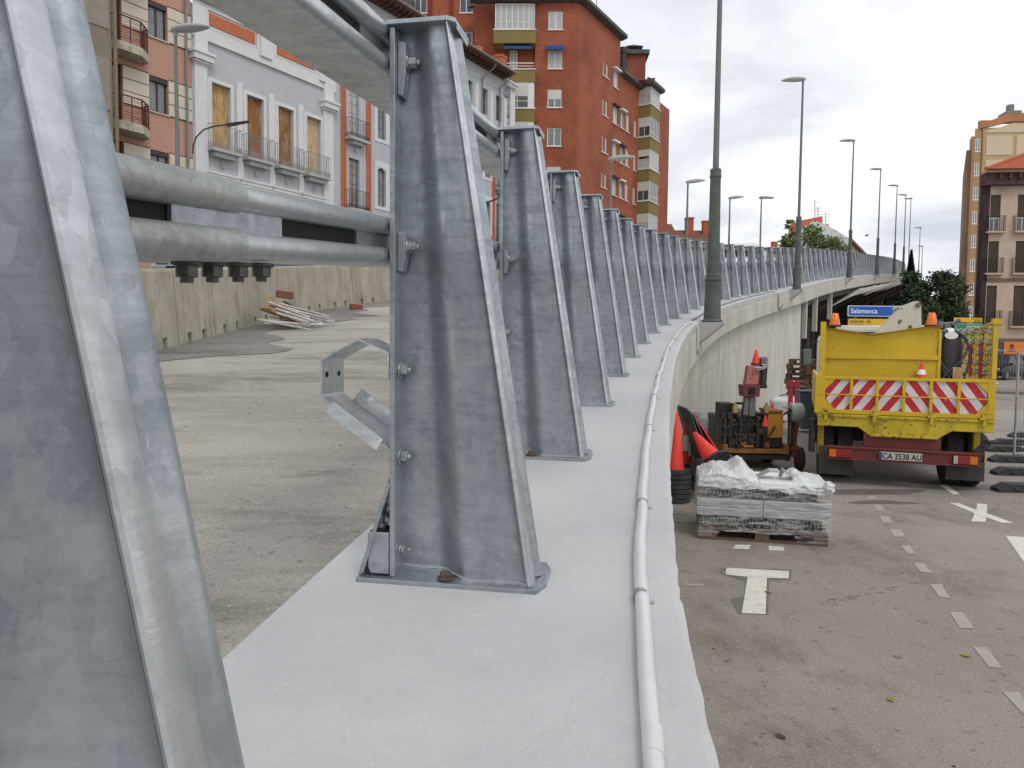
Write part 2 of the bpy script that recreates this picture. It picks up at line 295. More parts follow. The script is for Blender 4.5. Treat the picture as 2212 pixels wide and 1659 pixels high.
# ---------------------------------------------------------------- mesh helpers
class MB:
    def __init__(s): s.v = []; s.f = []; s.mi = []; s.uv = {}; s.cur = 0
    def add(s, vs, fs, M=None):
        b = len(s.v)
        for p in vs:
            p = Vector(p); s.v.append(tuple(M @ p) if M is not None else tuple(p))
        for q in fs: s.f.append(tuple(i+b for i in q)); s.mi.append(s.cur)
        return b
    def box(s, x0, x1, y0, y1, z0, z1, M=None):
        vs = [(x, y, z) for z in (z0, z1) for y in (y0, y1) for x in (x0, x1)]
        s.add(vs, [(0, 2, 3, 1), (4, 5, 7, 6), (0, 1, 5, 4), (2, 6, 7, 3), (0, 4, 6, 2), (1, 3, 7, 5)], M); return s
    def prism(s, poly, a, b, axis='y', M=None):
        n = len(poly); vs = []
        for k in (a, b):
            for (p, q) in poly:
                vs.append({'y': (p, k, q), 'x': (k, p, q), 'z': (p, q, k)}[axis])
        fs = [tuple(range(n)), tuple(range(2*n-1, n-1, -1))]
        for i in range(n):
            j = (i+1) % n; fs.append((i, i+n, j+n, j))
        s.add(vs, fs, M); return s
    def tube(s, pts, r, n=8, M=None, cap=True, up=None):
        pts = [Vector(p) for p in pts]; rs = r if isinstance(r, (list, tuple)) else [r]*len(pts)
        vs = []; fs = []; ref = None
        for i, p in enumerate(pts):
            if i == 0: d = pts[1]-p
            elif i == len(pts)-1: d = p-pts[i-1]
            else: d = (pts[i+1]-p).normalized()+(p-pts[i-1]).normalized()
            d.normalize()
            if ref is None:
                ref = Vector((0, 0, 1)) if abs(d.z) < 0.9 else Vector((1, 0, 0))
            a = d.cross(ref)
            if a.length < 1e-4: a = d.orthogonal()
            a.normalize(); b2 = a.cross(d).normalized(); ref = b2
            for k in range(n):
                t = 2*math.pi*(k+0.5)/n; vs.append(p+(a*math.cos(t)+b2*math.sin(t))*rs[i])
        for i in range(len(pts)-1):
            for k in range(n):
                k2 = (k+1) % n; fs.append((i*n+k, i*n+k2, (i+1)*n+k2, (i+1)*n+k))
        if cap: fs.append(tuple(range(n-1, -1, -1))); fs.append(tuple((len(pts)-1)*n+k for k in range(n)))
        s.add(vs, fs, M); return s
    def bar(s, p, q, w, h=None, M=None):      # square bar from p to q
        h = h or w; p = Vector(p); q = Vector(q); d = (q-p).normalized()
        a = d.cross(Vector((0, 0, 1)))
        if a.length < 1e-3: a = Vector((1, 0, 0))
        a.normalize(); b2 = a.cross(d).normalized(); vs = []
        for c in (p, q):
            for (i, j) in ((-1, -1), (1, -1), (1, 1), (-1, 1)): vs.append(c+a*(i*w/2)+b2*(j*h/2))
        s.add(vs, [(3, 2, 1, 0), (4, 5, 6, 7), (0, 1, 5, 4), (1, 2, 6, 5), (2, 3, 7, 6), (3, 0, 4, 7)], M); return s
    def lathe(s, prof, n=16, M=None, c=(0, 0, 0)):
        vs = []; fs = []
        for (r, z) in prof:
            for k in range(n):
                t = 2*math.pi*k/n; vs.append((c[0]+r*math.cos(t), c[1]+r*math.sin(t), c[2]+z))
        for i in range(len(prof)-1):
            for k in range(n):
                k2 = (k+1) % n; fs.append((i*n+k, i*n+k2, (i+1)*n+k2, (i+1)*n+k))
        fs.append(tuple(range(n-1, -1, -1))); fs.append(tuple((len(prof)-1)*n+k for k in range(n)))
        s.add(vs, fs, M); return s
    def wall(s, x0, x1, z0, z1, opens, y=0.0, depth=0.2, M=None):   # wall face at y (seen from -y) with real openings
        xs = sorted(set([x0, x1]+[c for o in opens for c in o[:2] if x0 < c < x1]))
        zs = sorted(set([z0, z1]+[c for o in opens for c in o[2:4] if z0 < c < z1]))
        for i in range(len(xs)-1):
            for j in range(len(zs)-1):
                cx = (xs[i]+xs[i+1])/2; cz = (zs[j]+zs[j+1])/2
                if any(o[0] < cx < o[1] and o[2] < cz < o[3] for o in opens): continue
                s.add([(xs[i], y, zs[j]), (xs[i+1], y, zs[j]), (xs[i+1], y, zs[j+1]), (xs[i], y, zs[j+1])], [(0, 1, 2, 3)], M)
        for o in opens:
            a, b, c, d = o[:4]; Y = y+depth
            s.add([(a, y, c), (b, y, c), (b, y, d), (a, y, d), (a, Y, c), (b, Y, c), (b, Y, d), (a, Y, d)],
                  [(0, 4, 5, 1), (1, 5, 6, 2), (2, 6, 7, 3), (3, 7, 4, 0), (4, 7, 6, 5)], M)
        return s
    def build(s, name, mats, parent=None, smooth=False, bevel=0.0, sharp=35):
        me = bpy.data.meshes.new(name); me.from_pydata(s.v, [], s.f)
        mats = mats if isinstance(mats, (list, tuple)) else [mats]
        for mm in mats: me.materials.append(mm)
        if len(mats) > 1: me.polygons.foreach_set('material_index', s.mi)
        bm = bmesh.new(); bm.from_mesh(me); bmesh.ops.recalc_face_normals(bm, faces=bm.faces)
        if bevel:
            eds = [e_ for e_ in bm.edges if len(e_.link_faces) == 2 and e_.calc_face_angle(0) > R(40)]
            bmesh.ops.bevel(bm, geom=eds, offset=bevel, segments=2, profile=0.5, affect='EDGES', clamp_overlap=True)
        bm.to_mesh(me); bm.free()
        if smooth:
            me.polygons.foreach_set('use_smooth', [True]*len(me.polygons)); me.set_sharp_from_angle(angle=R(sharp))
        me.update()
        o = bpy.data.objects.new(name, me); S.collection.objects.link(o)
        if parent is not None: o.parent = parent
        return o
def empty(name, loc=(0, 0, 0), rz=0.0):
    o = bpy.data.objects.new(name, None); S.collection.objects.link(o); o.location = loc; o.rotation_euler = (0, 0, rz); o.empty_display_size = 0.2
    return o
def tag(o, label=None, cat=None, group=None, kind=None):
    if label: o['label'] = label
    if cat: o['category'] = cat
    if group: o['group'] = group
    if kind: o['kind'] = kind
    return o
KIDS = {}
def copy_tree(o, loc=None, rz=None, parent=None):
    c = o.copy(); S.collection.objects.link(c); c.parent = parent
    if loc is not None: c.location = loc
    if rz is not None: c.rotation_euler = (0, 0, rz)
    for ch in list(o.children):
        copy_tree(ch, None, None, c)
    return c
def hexn(mb, c, axis, r, h, n=6, M=None):      # hex head/nut centred c, along axis
    a = Vector(axis).normalized(); c = Vector(c); mb.tube([c, c+a*h], r, n, M); return mb
def text(txt, name, size, m, parent, loc, rot, ext=0.002, offset=0.0, align='LEFT', sx=1.0):
    cu = bpy.data.curves.new(name, 'FONT'); cu.body = txt; cu.size = size; cu.extrude = ext; cu.offset = offset; cu.align_x = align; cu.align_y = 'BOTTOM_BASELINE'
    o = bpy.data.objects.new(name, cu); S.collection.objects.link(o)
    bpy.context.view_layer.update()
    me = bpy.data.meshes.new_from_object(o.evaluated_get(bpy.context.evaluated_depsgraph_get()))
    bpy.data.objects.remove(o); me.name = name; me.materials.clear(); me.materials.append(m)
    o = bpy.data.objects.new(name, me); S.collection.objects.link(o); o.parent = parent; o.location = loc; o.rotation_euler = rot; o.scale = (sx, 1, 1)
    return o

# ---------------------------------------------------------------- viaduct alignment
PTS = [(-8, -1.30), (-3, -0.78), (0.5, -0.185), (3.26, .324), (6.07, .937), (8.85, 1.64), (11.5, 2.45), (15.4, 3.9), (19.4, 5.75), (23.5, 7.95), (27.5, 10.3), (32.2, 12.95), (38.6, 16.75), (52, 25.0), (65, 33.2), (76, 40.0), (95, 51.6), (120, 66.8)]
ZPT = [(-8, .49), (0, 1.24), (7.44, 1.93), (11.5, 2.36), (15.7, 2.82), (24, 3.77), (32.6, 4.85), (39, 5.6), (52, 7.0), (65, 8.3), (76, 9.2), (95, 10.6), (120, 12.0)]
def interp(T, y):
    n = len(T)
    i = 0
    while i < n-2 and y > T[i+1][0]: i += 1
    x0, a = T[i]; x1, b = T[i+1]
    def sl(k):
        if k <= 0: return (T[1][1]-T[0][1])/(T[1][0]-T[0][0])
        if k >= n-1: return (T[-1][1]-T[-2][1])/(T[-1][0]-T[-2][0])
        return (T[k+1][1]-T[k-1][1])/(T[k+1][0]-T[k-1][0])
    h = x1-x0; t = (y-x0)/h; m0 = sl(i)*h; m1 = sl(i+1)*h
    return (2*t**3-3*t*t+1)*a+(t**3-2*t*t+t)*m0+(-2*t**3+3*t*t)*b+(t**3-t*t)*m1
def CX(y): return interp(PTS, y)
def CZ(y): return interp(ZPT, y)
def TAN(y):
    d = Vector((CX(y+.3)-CX(y-.3), .6, 0)); return d.normalized()
def nsh(y): return .052*min(1.0, max(0.0, (1.95-y)/1.0))
def at(y, e=0.0, dz=0.0):           # point at offset e right of the post line, dz above the plinth top
    t = TAN(y); nrm = Vector((t.y, -t.x, 0))
    return Vector((CX(y), y, CZ(y)+dz))+nrm*e
def ribbon(mb, ys, prof, closed=True, jit=None):   # sweep a cross-section (e, dz) along the line
    n = len(prof); b = []
    vs = []
    for k, y in enumerate(ys):
        for j, (e_, dz) in enumerate(prof):
            if jit: 
                je, jz = jit(k, j, y); vs.append(at(y, e_+je, dz+jz))
            else: vs.append(at(y, e_, dz))
    fs = []
    rng = range(n) if closed else range(n-1)
    for k in range(len(ys)-1):
        for j in rng:
            j2 = (j+1) % n; fs.append((k*n+j, k*n+j2, (k+1)*n+j2, (k+1)*n+j))
    if closed: fs.append(tuple(range(n))); fs.append(tuple((len(ys)-1)*n+j for j in range(n-1, -1, -1)))
    mb.add(vs, fs); return mb
def frange(a, b, d):
    r = []; x = a
    while x < b-1e-6: r.append(x); x += d
    r.append(b); return r
# ================================================================ ground, deck, wall
g = MB(); g.add([(-500, -60, 0), (700, -60, 0), (700, 1200, 0), (-500, 1200, 0)], [(0, 1, 2, 3)])
tag(g.build('ground', ROADR), kind='structure')
YS = frange(-6, 12, .3)[:-1]+frange(12, 112, 1.0)
RD = -0.12
# road on the viaduct and its ramp
BARL = [(-4.15, -8), (-4.18, 3), (-4.2, 7.9), (-4.24, 9.07), (-4.27, 10.26), (-4.3, 11.57), (-4.32, 13.0), (-4.28, 14.5), (-4.13, 16), (-3.85, 17.3), (-3.45, 18.8), (-2.9, 20.4)]
def barx(y):
    if y >= 20.4: return -2.9+(CX(y)-CX(20.4))*0.93
    for (a, b) in zip(BARL, BARL[1:]):
        if y <= b[1]: return a[0]+(b[0]-a[0])*(y-a[1])/(b[1]-a[1])
    return -4.1
d = MB(); vs = []; fs = []; ncol = 9
for y in YS:
    p0 = at(y, -0.6, RD); xb = barx(y)-0.5
    for c in range(ncol):
        x = p0.x+(xb-p0.x)*c/(ncol-1); vs.append((x, y, CZ(y)+RD))
for k in range(len(YS)-1):
    for c in range(ncol-1):
        a = k*ncol+c; fs.append((a, a+1, a+ncol+1, a+ncol))
d.add(vs, fs); tag(d.build('road', ROADL), kind='structure')
PATCHM = ground('dark_patch_asphalt', (.175, .157, .14), (.25, .23, .205), (.09, .078, .068), .6, (55, 9), (.6, 1.4, 1))
d = MB(); pr_ = random.Random(12); vs = []; fs = []
ypt = [7.2+.25*k for k in range(52)]
for k, y in enumerate(ypt):
    w_ = 1.0+.35*math.sin(k*.29)+.18*math.sin(k*1.1+1)+pr_.uniform(-.08, .08); w_ *= min(1, k/5, (51-k)/6)
    xb = barx(y)+.15; vs += [(xb, y, CZ(y)+RD+.006), (xb+max(.02, w_), y-.12, CZ(y-.12)+RD+.006)]
for k in range(51): fs.append((2*k, 2*k+1, 2*k+3, 2*k+2))
d.add(vs, fs); tag(d.build('asphalt_patch', PATCHM), kind='structure')
# street beyond the barriers, 0.4 m higher, running to the house fronts
d = MB(); vs = []; fs = []
YS2 = frange(-20, 120, 2.0)
for y in YS2:
    zz = (1.24+0.0937*y)+RD+0.36 if y < 20 else CZ(y)+RD+0.36
    for x in (barx(y)-0.45, -34+0.6*y-2.0): vs.append((x, y, zz))
for x in (0, 1):
    pass
for k in range(len(YS2)-1): fs.append((2*k, 2*k+1, 2*k+3, 2*k+2))
n0 = len(vs)
for y in YS2:
    zz = (1.24+0.0937*y)+RD+0.36 if y < 20 else CZ(y)+RD+0.36
    vs.append((barx(y)-0.45, y, zz)); vs.append((barx(y)-0.45, y, -0.2))
for k in range(len(YS2)-1): fs.append((n0+2*k, n0+2*k+1, n0+2*k+3, n0+2*k+2))
d.add(vs, fs); tag(d.build('street', mat('street_asphalt', (0.10, 0.10, 0.10), 0.9)), kind='structure')

vi = empty('viaduct', (1.2, 8, 0))
tag(vi, 'curving concrete ramp and viaduct wall with a pale painted plinth along its edge', 'viaduct')
def under(o, parent):                 # parent keeping world coordinates
    o.parent = parent; o.matrix_parent_inverse = Matrix.Translation(parent.location).inverted(); return o
rj = random.Random(3)
def jit(k, j, y):
    if j == 4: return (nsh(y), 0)
    if j == 2: return (nsh(y)+rj.uniform(-.002, .002), 0)
    if j == 3: return (nsh(y)+rj.uniform(-.0025, .003), rj.uniform(-.006, .004))
    return (0, 0)
# painted plinth top; its outer edge is chipped
YSF = frange(-4, 14, .045)[:-1]+frange(14, 112, .5)
pl = MB(); ribbon(pl, YSF, [(-.60, -.13), (-.60, 0), (.352, 0), (.372, -.020), (.364, -.14), (-.2, -.14)], jit=jit)
under(pl.build('plinth', PLINTH), vi)
fa = MB()
def jf(k, j, y):
    if j in (1, 2, 3, 4): return (nsh(y)+rj.uniform(-.003, .003), rj.uniform(-.003, .003))
    return (0, 0)
YSG = frange(-4, 14, .09)[:-1]+frange(14, 112, .5)
ribbon(fa, YSG, [(-.9, -.143), (.366, -.143), (.374, -.22), (.376, -.60), (.34, -.64), (.10, -.64), (-.9, -.64)], jit=jf)
under(fa.build('fascia', CONC), vi)
WALL_END = 29.0
wl = MB(); ysw = frange(-4, 14, .5)[:-1]+frange(14, WALL_END, .5); vs = []; fs = []
prof = lambda y: [at(y, .17, -.60), at(y, .17, 0), at(y, .19, 0), at(y, -.5, 0), at(y, -.5, -.60)]
for y in ysw:
    a = at(y, .09); b = at(y, -.6)
    vs += [(a.x, a.y, a.z-.60), (a.x, a.y, -0.05), (b.x, b.y, -0.05), (b.x, b.y, b.z-.60)]
for k in range(len(ysw)-1):
    for j in range(4): fs.append((4*k+j, 4*k+(j+1) % 4, 4*k+4+(j+1) % 4, 4*k+4+j))
fs.append((0, 1, 2, 3)); q = 4*(len(ysw)-1); fs.append((q+3, q+2, q+1, q))
# board-marked concrete: boards along the wall come from a UV of running length and height
M = bpy.data.materials.new('board_marked_concrete'); M.use_nodes = True; t = M.node_tree; n = t.nodes; l = t.links; b = n['Principled BSDF']; b.inputs['Roughness'].default_value = .9
uvn = n.new('ShaderNodeUVMap'); uvn.uv_map = 'run'
br = n.new('ShaderNodeTexBrick'); br.offset = 0; br.inputs['Scale'].default_value = 1; br.inputs['Brick Width'].default_value = 0.23; br.inputs['Row Height'].default_value = 1.35; br.inputs['Mortar Size'].default_value = 0.006
br.inputs['Color1'].default_value = (0.66, 0.64, 0.585, 1); br.inputs['Color2'].default_value = (0.55, 0.53, 0.475, 1); br.inputs['Mortar'].default_value = (0.40, 0.375, 0.32, 1); br.inputs['Mortar Smooth'].default_value = .6
l.new(uvn.outputs[0], br.inputs['Vector'])
mp = n.new('ShaderNodeMapping'); mp.inputs['Scale'].default_value = (5.5, .35, 1); l.new(uvn.outputs[0], mp.inputs[0])
ns = n.new('ShaderNodeTexNoise'); ns.inputs['Scale'].default_value = 1.6; ns.inputs['Detail'].default_value = 8; l.new(mp.outputs[0], ns.inputs['Vector'])
mr = n.new('ShaderNodeMapRange'); mr.inputs[1].default_value = .42; mr.inputs[2].default_value = .78; mr.inputs[4].default_value = .85; l.new(ns.outputs['Fac'], mr.inputs[0])
mx = n.new('ShaderNodeMix'); mx.data_type = 'RGBA'; l.new(mr.outputs[0], mx.inputs[0]); l.new(br.outputs['Color'], mx.inputs[6]); mx.inputs[7].default_value = (.33, .305, .25, 1)
n2 = n.new('ShaderNodeTexNoise'); n2.inputs['Scale'].default_value = .9; n2.inputs['Detail'].default_value = 5; l.new(uvn.outputs[0], n2.inputs['Vector'])
m2 = n.new('ShaderNodeMapRange'); m2.inputs[1].default_value = .5; m2.inputs[2].default_value = .7; m2.inputs[4].default_value = .45; l.new(n2.outputs['Fac'], m2.inputs[0])
mx2 = n.new('ShaderNodeMix'); mx2.data_type = 'RGBA'; l.new(m2.outputs[0], mx2.inputs[0]); l.new(mx.outputs[2], mx2.inputs[6]); mx2.inputs[7].default_value = (.60, .58, .52, 1)
l.new(mx2.outputs[2], b.inputs['Base Color'])
bp = n.new('ShaderNodeBump'); bp.inputs['Strength'].default_value = .5; bp.inputs['Distance'].default_value = .01; l.new(br.outputs['Fac'], bp.inputs['Height']); bp.invert = True; l.new(bp.outputs[0], b.inputs['Normal'])
WALLM = M
def run_uv(me):
    uvl = me.uv_layers.new(name='run')
    s_ = {}; acc = 0; last = None
    tab = []
    for y in frange(-6, 114, .5):
        p = Vector((CX(y), y))
        if last is not None: acc += (p-last).length
        last = p; tab.append((y, acc))
    for lp in me.loops:
        v = me.vertices[lp.vertex_index].co; i = min(len(tab)-2, max(0, int((v.y+6)/.5))); a = tab[i]; bb = tab[i+1]
        uvl.data[lp.index].uv = (a[1]+(bb[1]-a[1])*(v.y-a[0])/(bb[0]-a[0]), v.z-CZ(v.y))
wl.add(vs, fs); o = wl.build('wall', WALLM); run_uv(o.data); under(o, vi)
# bridge part beyond the abutment: slab, cross beams, columns, far retaining wall
UND = mat('shade_dark_concrete', (0.085, 0.078, 0.07), .95, vary=.2, scale=.8, dirt=.6, dirtcol=(.04, .035, .03), dscale=.7)  # concrete below the deck: the shade there is put into this dark colour
sl = MB(); ys = frange(WALL_END-.4, 112, 1.5)
ribbon(sl, ys, [(.05, -.645), (.05, -.95), (-10.6, -1.05), (-10.6, -.645)])
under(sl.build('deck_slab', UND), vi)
ab = MB()
a = at(WALL_END, .085); tt = TAN(WALL_END); nn = Vector((tt.y, -tt.x, 0))
def wallbox(p, q, th, z0, z1, mb):
    p = Vector(p); q = Vector(q); dd = (q-p).normalized(); nn_ = Vector((dd.y, -dd.x, 0))*th
    vs_ = [(*c.xy, z) for z in (z0, z1) for c in (p, q, q+nn_, p+nn_)]
    mb.add(vs_, [(0, 1, 2, 3), (4, 5, 6, 7), (0, 1, 5, 4), (1, 2, 6, 5), (2, 3, 7, 6), (3, 0, 4, 7)])
wallbox(a-tt*.02, a-nn*11-tt*.02, .4, 0, CZ(WALL_END)-.97, ab)
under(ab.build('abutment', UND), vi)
fw = MB()
for k, y in enumerate(frange(WALL_END+.4, 112, 6)[:-1]):
    p = at(y, -10.2); q = at(y+6, -10.2); wallbox(p, q, .4, 0, min(CZ(y), CZ(y+6))-1.0, fw)
under(fw.build('rear_wall', UND), vi)
wallbox(at(108, .3), at(108, -10.5), .5, 0, CZ(108)-1.0, MB()) 
c_ = MB(); wallbox(at(108, .3), at(108, -10.5), .5, 0, CZ(108)-1.0, c_); under(c_.build('added_end_wall', UND), vi)  # closing wall added to keep bright sky from showing under the deck
for y in (30.6, 34.5, 39.5, 45.5, 52, 60, 70, 82, 96):
    c_ = MB(); t_ = TAN(y); n_ = Vector((t_.y, -t_.x, 0)); z = CZ(y)-.97
    p = at(y, -.35); q = at(y, -10.2)
    # haunched cross beam sloping down towards its column
    poly = [(0, 0), (-1.2, 0), (-10, 0), (-10, -.9), (-4.2, -.95), (-3.0, -1.5), (-2.3, -1.5), (0, -.35)]
    Mx = Matrix(((n_.x, t_.x, 0, p.x), (n_.y, t_.y, 0, p.y), (0, 0, 1, z), (0, 0, 0, 1)))
    c_.prism(poly, -.25, .25, 'y', Mx); c_.box(-3.2, -2.3, -.45, .45, -z, -1.5, Mx)
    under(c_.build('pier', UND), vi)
for y, h in ((29.7, 1.5), (32.3, 1.5), (36.2, 1.3)):
    c_ = MB(); p = at(y, .12); t_ = TAN(y); n_ = Vector((t_.y, -t_.x, 0)); Mx = Matrix(((n_.x, t_.x, 0, p.x), (n_.y, t_.y, 0, p.y), (0, 0, 1, p.z-.66), (0, 0, 0, 1)))
    c_.box(-.10, .08, -.16, .16, -h, 0, Mx)
    under(c_.build('hanger_block', CONC), vi)

# ================================================================ posts
SL = 0.0937
HP = 1.45
def lerp(a, b, t): return a+(b-a)*t
# web outline in plan at the base (x = e from the outer base corner, y = along the road, away from the viewer)
def webplan(t):
    wo = lerp(0.0, -0.232, t)                # outer edge leans inwards
    fl = -0.372
    f1 = lerp(-0.272, -0.340, t); f2 = lerp(-0.180, -0.282, t)
    dp = lerp(.070, .042, t)
    P = [(fl, dp), ((fl+f1)/2, dp)]
    for k in range(9):
        q = k/8; P.append((lerp(f1-.004, f2+.012, q), dp*(1-(3*q*q-2*q**3))))
    er = lerp(1, .42, t)
    return P+[(lerp(f2+.012, wo-.050*er, .5), -.0005), (wo-.050*er, 0), (wo-.038*er, -.0012), (wo-.029*er, -.004), (wo-.022*er, -.0085), (wo-.0175*er, -.0135), (wo-.015*er, -.0175)]
def post_parts(full=True):
    P = {}
    w = MB(); lev = [0, .2, .4, .6, .8, 1.0]; n = len(webplan(0)); vs = []; fs = []
    th_ = .007
    for t in lev:
        pl_ = webplan(t)
        for (x, y) in pl_: vs.append((x, y, (SL*y if t == 0 else HP*t)+(.012 if t == 0 else 0)))
        for (x, y) in pl_: vs.append((x-(.006 if False else 0), y+th_, (SL*y+.012 if t == 0 else HP*t)))
    st = 2*n
    for i in range(len(lev)-1):
        for j in range(n-1):
            a = i*st+j; fs.append((a, a+1, a+st+1, a+st)); a += n; fs.append((a+st, a+st+1, a+1, a))
        for j in (0, n-1):
            a = i*st+j; fs.append((a, a+st, a+st+n, a+n))
    for i in (0, len(lev)-1):
        for j in range(n-1):
            a = i*st+j; fs.append((a, a+n, a+n+1, a+1))
    w.add(vs, fs); P['web'] = (w, GALV, True)
    # outer flange: a folded edge strip, then a second sheet set back from it
    o1 = MB(); o1s = MB()
    def strip(dx, y0, y1, thk):
        o1 = o1s
        a = [(0+dx, y0), (0+dx, y1)]
        v_ = []
        for t in (0, 1):
            wo = lerp(0, -.232, t)
            for (x, y) in ((wo+dx, y0), (wo+dx+thk, y0), (wo+dx+thk, y1), (wo+dx, y1)): v_.append((x, y, HP*t if t else SL*y+.012))
        o1.add(v_, [(0, 1, 2, 3), (4, 5, 6, 7), (0, 1, 5, 4), (1, 2, 6, 5), (2, 3, 7, 6), (3, 0, 4, 7)])
    v_ = []; f2_ = []
    for t in (0, 1):
        wo = lerp(0, -.232, t); er = lerp(1, .42, t)
        R1 = [(-.0155*er, -.0172), (-.011*er, -.0205), (-.0055*er, -.0195), (-.0015, -.014), (0, -.006), (0, .030), (-.006, .030), (-.006, -.004), (-.0075, -.012)]
        n2 = len(R1)
        for (x, y) in R1: v_.append((wo+x, y, HP*t if t else SL*max(0, y)+.012))
    for k in range(n2): f2_.append((k, (k+1) % n2, n2+(k+1) % n2, n2+k))
    f2_.append(tuple(range(n2))); f2_.append(tuple(range(2*n2-1, n2-1, -1)))
    o1s.add(v_, f2_)
    v_ = []; f2_ = []
    for t in (0, 1):
        wo = lerp(0, -.232, t)
        R2 = [(-.010, .0305), (-.004, .0305), (-.0035, .036), (-.0015, .043), (.003, .049), (.0085, .054), (.011, .059), (.0115, .066), (.010, .078), (-.010, .078)]
        n2 = len(R2)
        for (x, y) in R2: v_.append((wo+x, y, HP*t if t else SL*.09+.012))
    for k in range(n2): f2_.append((k, (k+1) % n2, n2+(k+1) % n2, n2+k))
    f2_.append(tuple(range(n2))); f2_.append(tuple(range(2*n2-1, n2-1, -1)))
    o1.add(v_, f2_)
    P['outer_flange'] = (o1s, GALVE, True); P['flange_backing'] = (o1, GALV, True)  # brighter zinc on the outer fold: its sky reflection put into the colour
    f = MB()
    f.box(-.386, -.372, -.012, .128, .012, HP-.012); P['road_flange'] = (f, GALV, False)
    cp = MB()
    cp.prism([(-.392, -.022), (-.232, -.024), (-.214, -.008), (-.212, .125), (-.392, .125)], HP-.010, HP+.002, 'z')
    cp.box(-.2155, -.2125, .006, .12, HP-.022, HP-.0105)
    P['cap_plate'] = (cp, GALV, False)
    b = MB(); pts = [(-.475, -.028), (.010, -.030), (.030, .022), (.030, .115), (.012, .16), (-.44, .16), (-.475, .12)]
    vs = [(x, y, SL*y) for x, y in pts]+[(x, y, SL*y+.012) for x, y in pts]; n_ = len(pts)
    b.add(vs, [tuple(range(n_)), tuple(range(2*n_-1, n_-1, -1))]+[(i, (i+1) % n_, n_+(i+1) % n_, n_+i) for i in range(n_)])
    P['base_plate'] = (b, GALV, False)
    return P
POSTP = post_parts()
proto = {}
def make_post():
    root = empty('barrier_post')
    for k, (mb, mt, sm) in POSTP.items(): mb.build(k, mt, root, smooth=sm, bevel=0 if k in ('web', 'flange_backing', 'outer_flange') else .0018, sharp=62 if k == 'web' else 30)
    # weld bead along the foot
    wb = MB(); pl_ = webplan(0)
    pts = [(x, y-.003, SL*y+.015+random.uniform(-.001, .001)) for (x, y) in pl_[:17]]
    wb.tube(pts, .0055, 6); wb.build('weld', GALVE, root, smooth=True)
    # clamp plates (tapered washers) with bolts for the two rails
    for z, hh in ((1.36, .115), (.885, .085)):
        c = MB(); yb = .030
        c.prism([(-.371, z-hh*.75), (-.358, z-hh*.78), (-.350, z-hh*.3), (-.350, z+hh*.4), (-.371, z+hh*.45)], yb-.022, yb+.012, 'y')
        cl = c.build('clamp_plate', GALV, root, bevel=.002)
        c = MB(); hexn(c, (-.350, yb-.004, z), (1, 0, 0), .0195, .005, 16); hexn(c, (-.345, yb-.004, z), (1, 0, 0), .0155, .02); hexn(c, (-.325, yb-.004, z), (1, 0, 0), .008, .008, 10)
        if z > 1: hexn(c, (-.385, yb-.004, z), (1, 0, 0), .0075, .06, 10)
        c.build('bolt', BOLT, root, bevel=.0015)
    for z in (.560, .327, .075):
        c = MB(); r = .0165 if z > .1 else .010
        hexn(c, (-.3715, .032, z), (1, 0, 0), r*1.35, .004, 16); hexn(c, (-.3675, .032, z), (1, 0, 0), r, .018 if z > .1 else .009); hexn(c, (-.35, .032, z), (1, 0, 0), r*.5, .008, 10)
        if z > .1: hexn(c, (-.386, .032, z), (-1, 0, 0), r*1.2, .012, 14)
        c.build('bolt', BOLT, root, bevel=.0015)
    c = MB(); c.lathe([(.020, 0), (.024, .002), (.024, .005), (.017, .007)], 18, None, (-.235, .002, .012)); hexn(c, (-.235, .002, .018), (0, 0, 1), .0165, .013)
    c.build('anchor_bolt', NUTR, root, bevel=.0015)
    return root
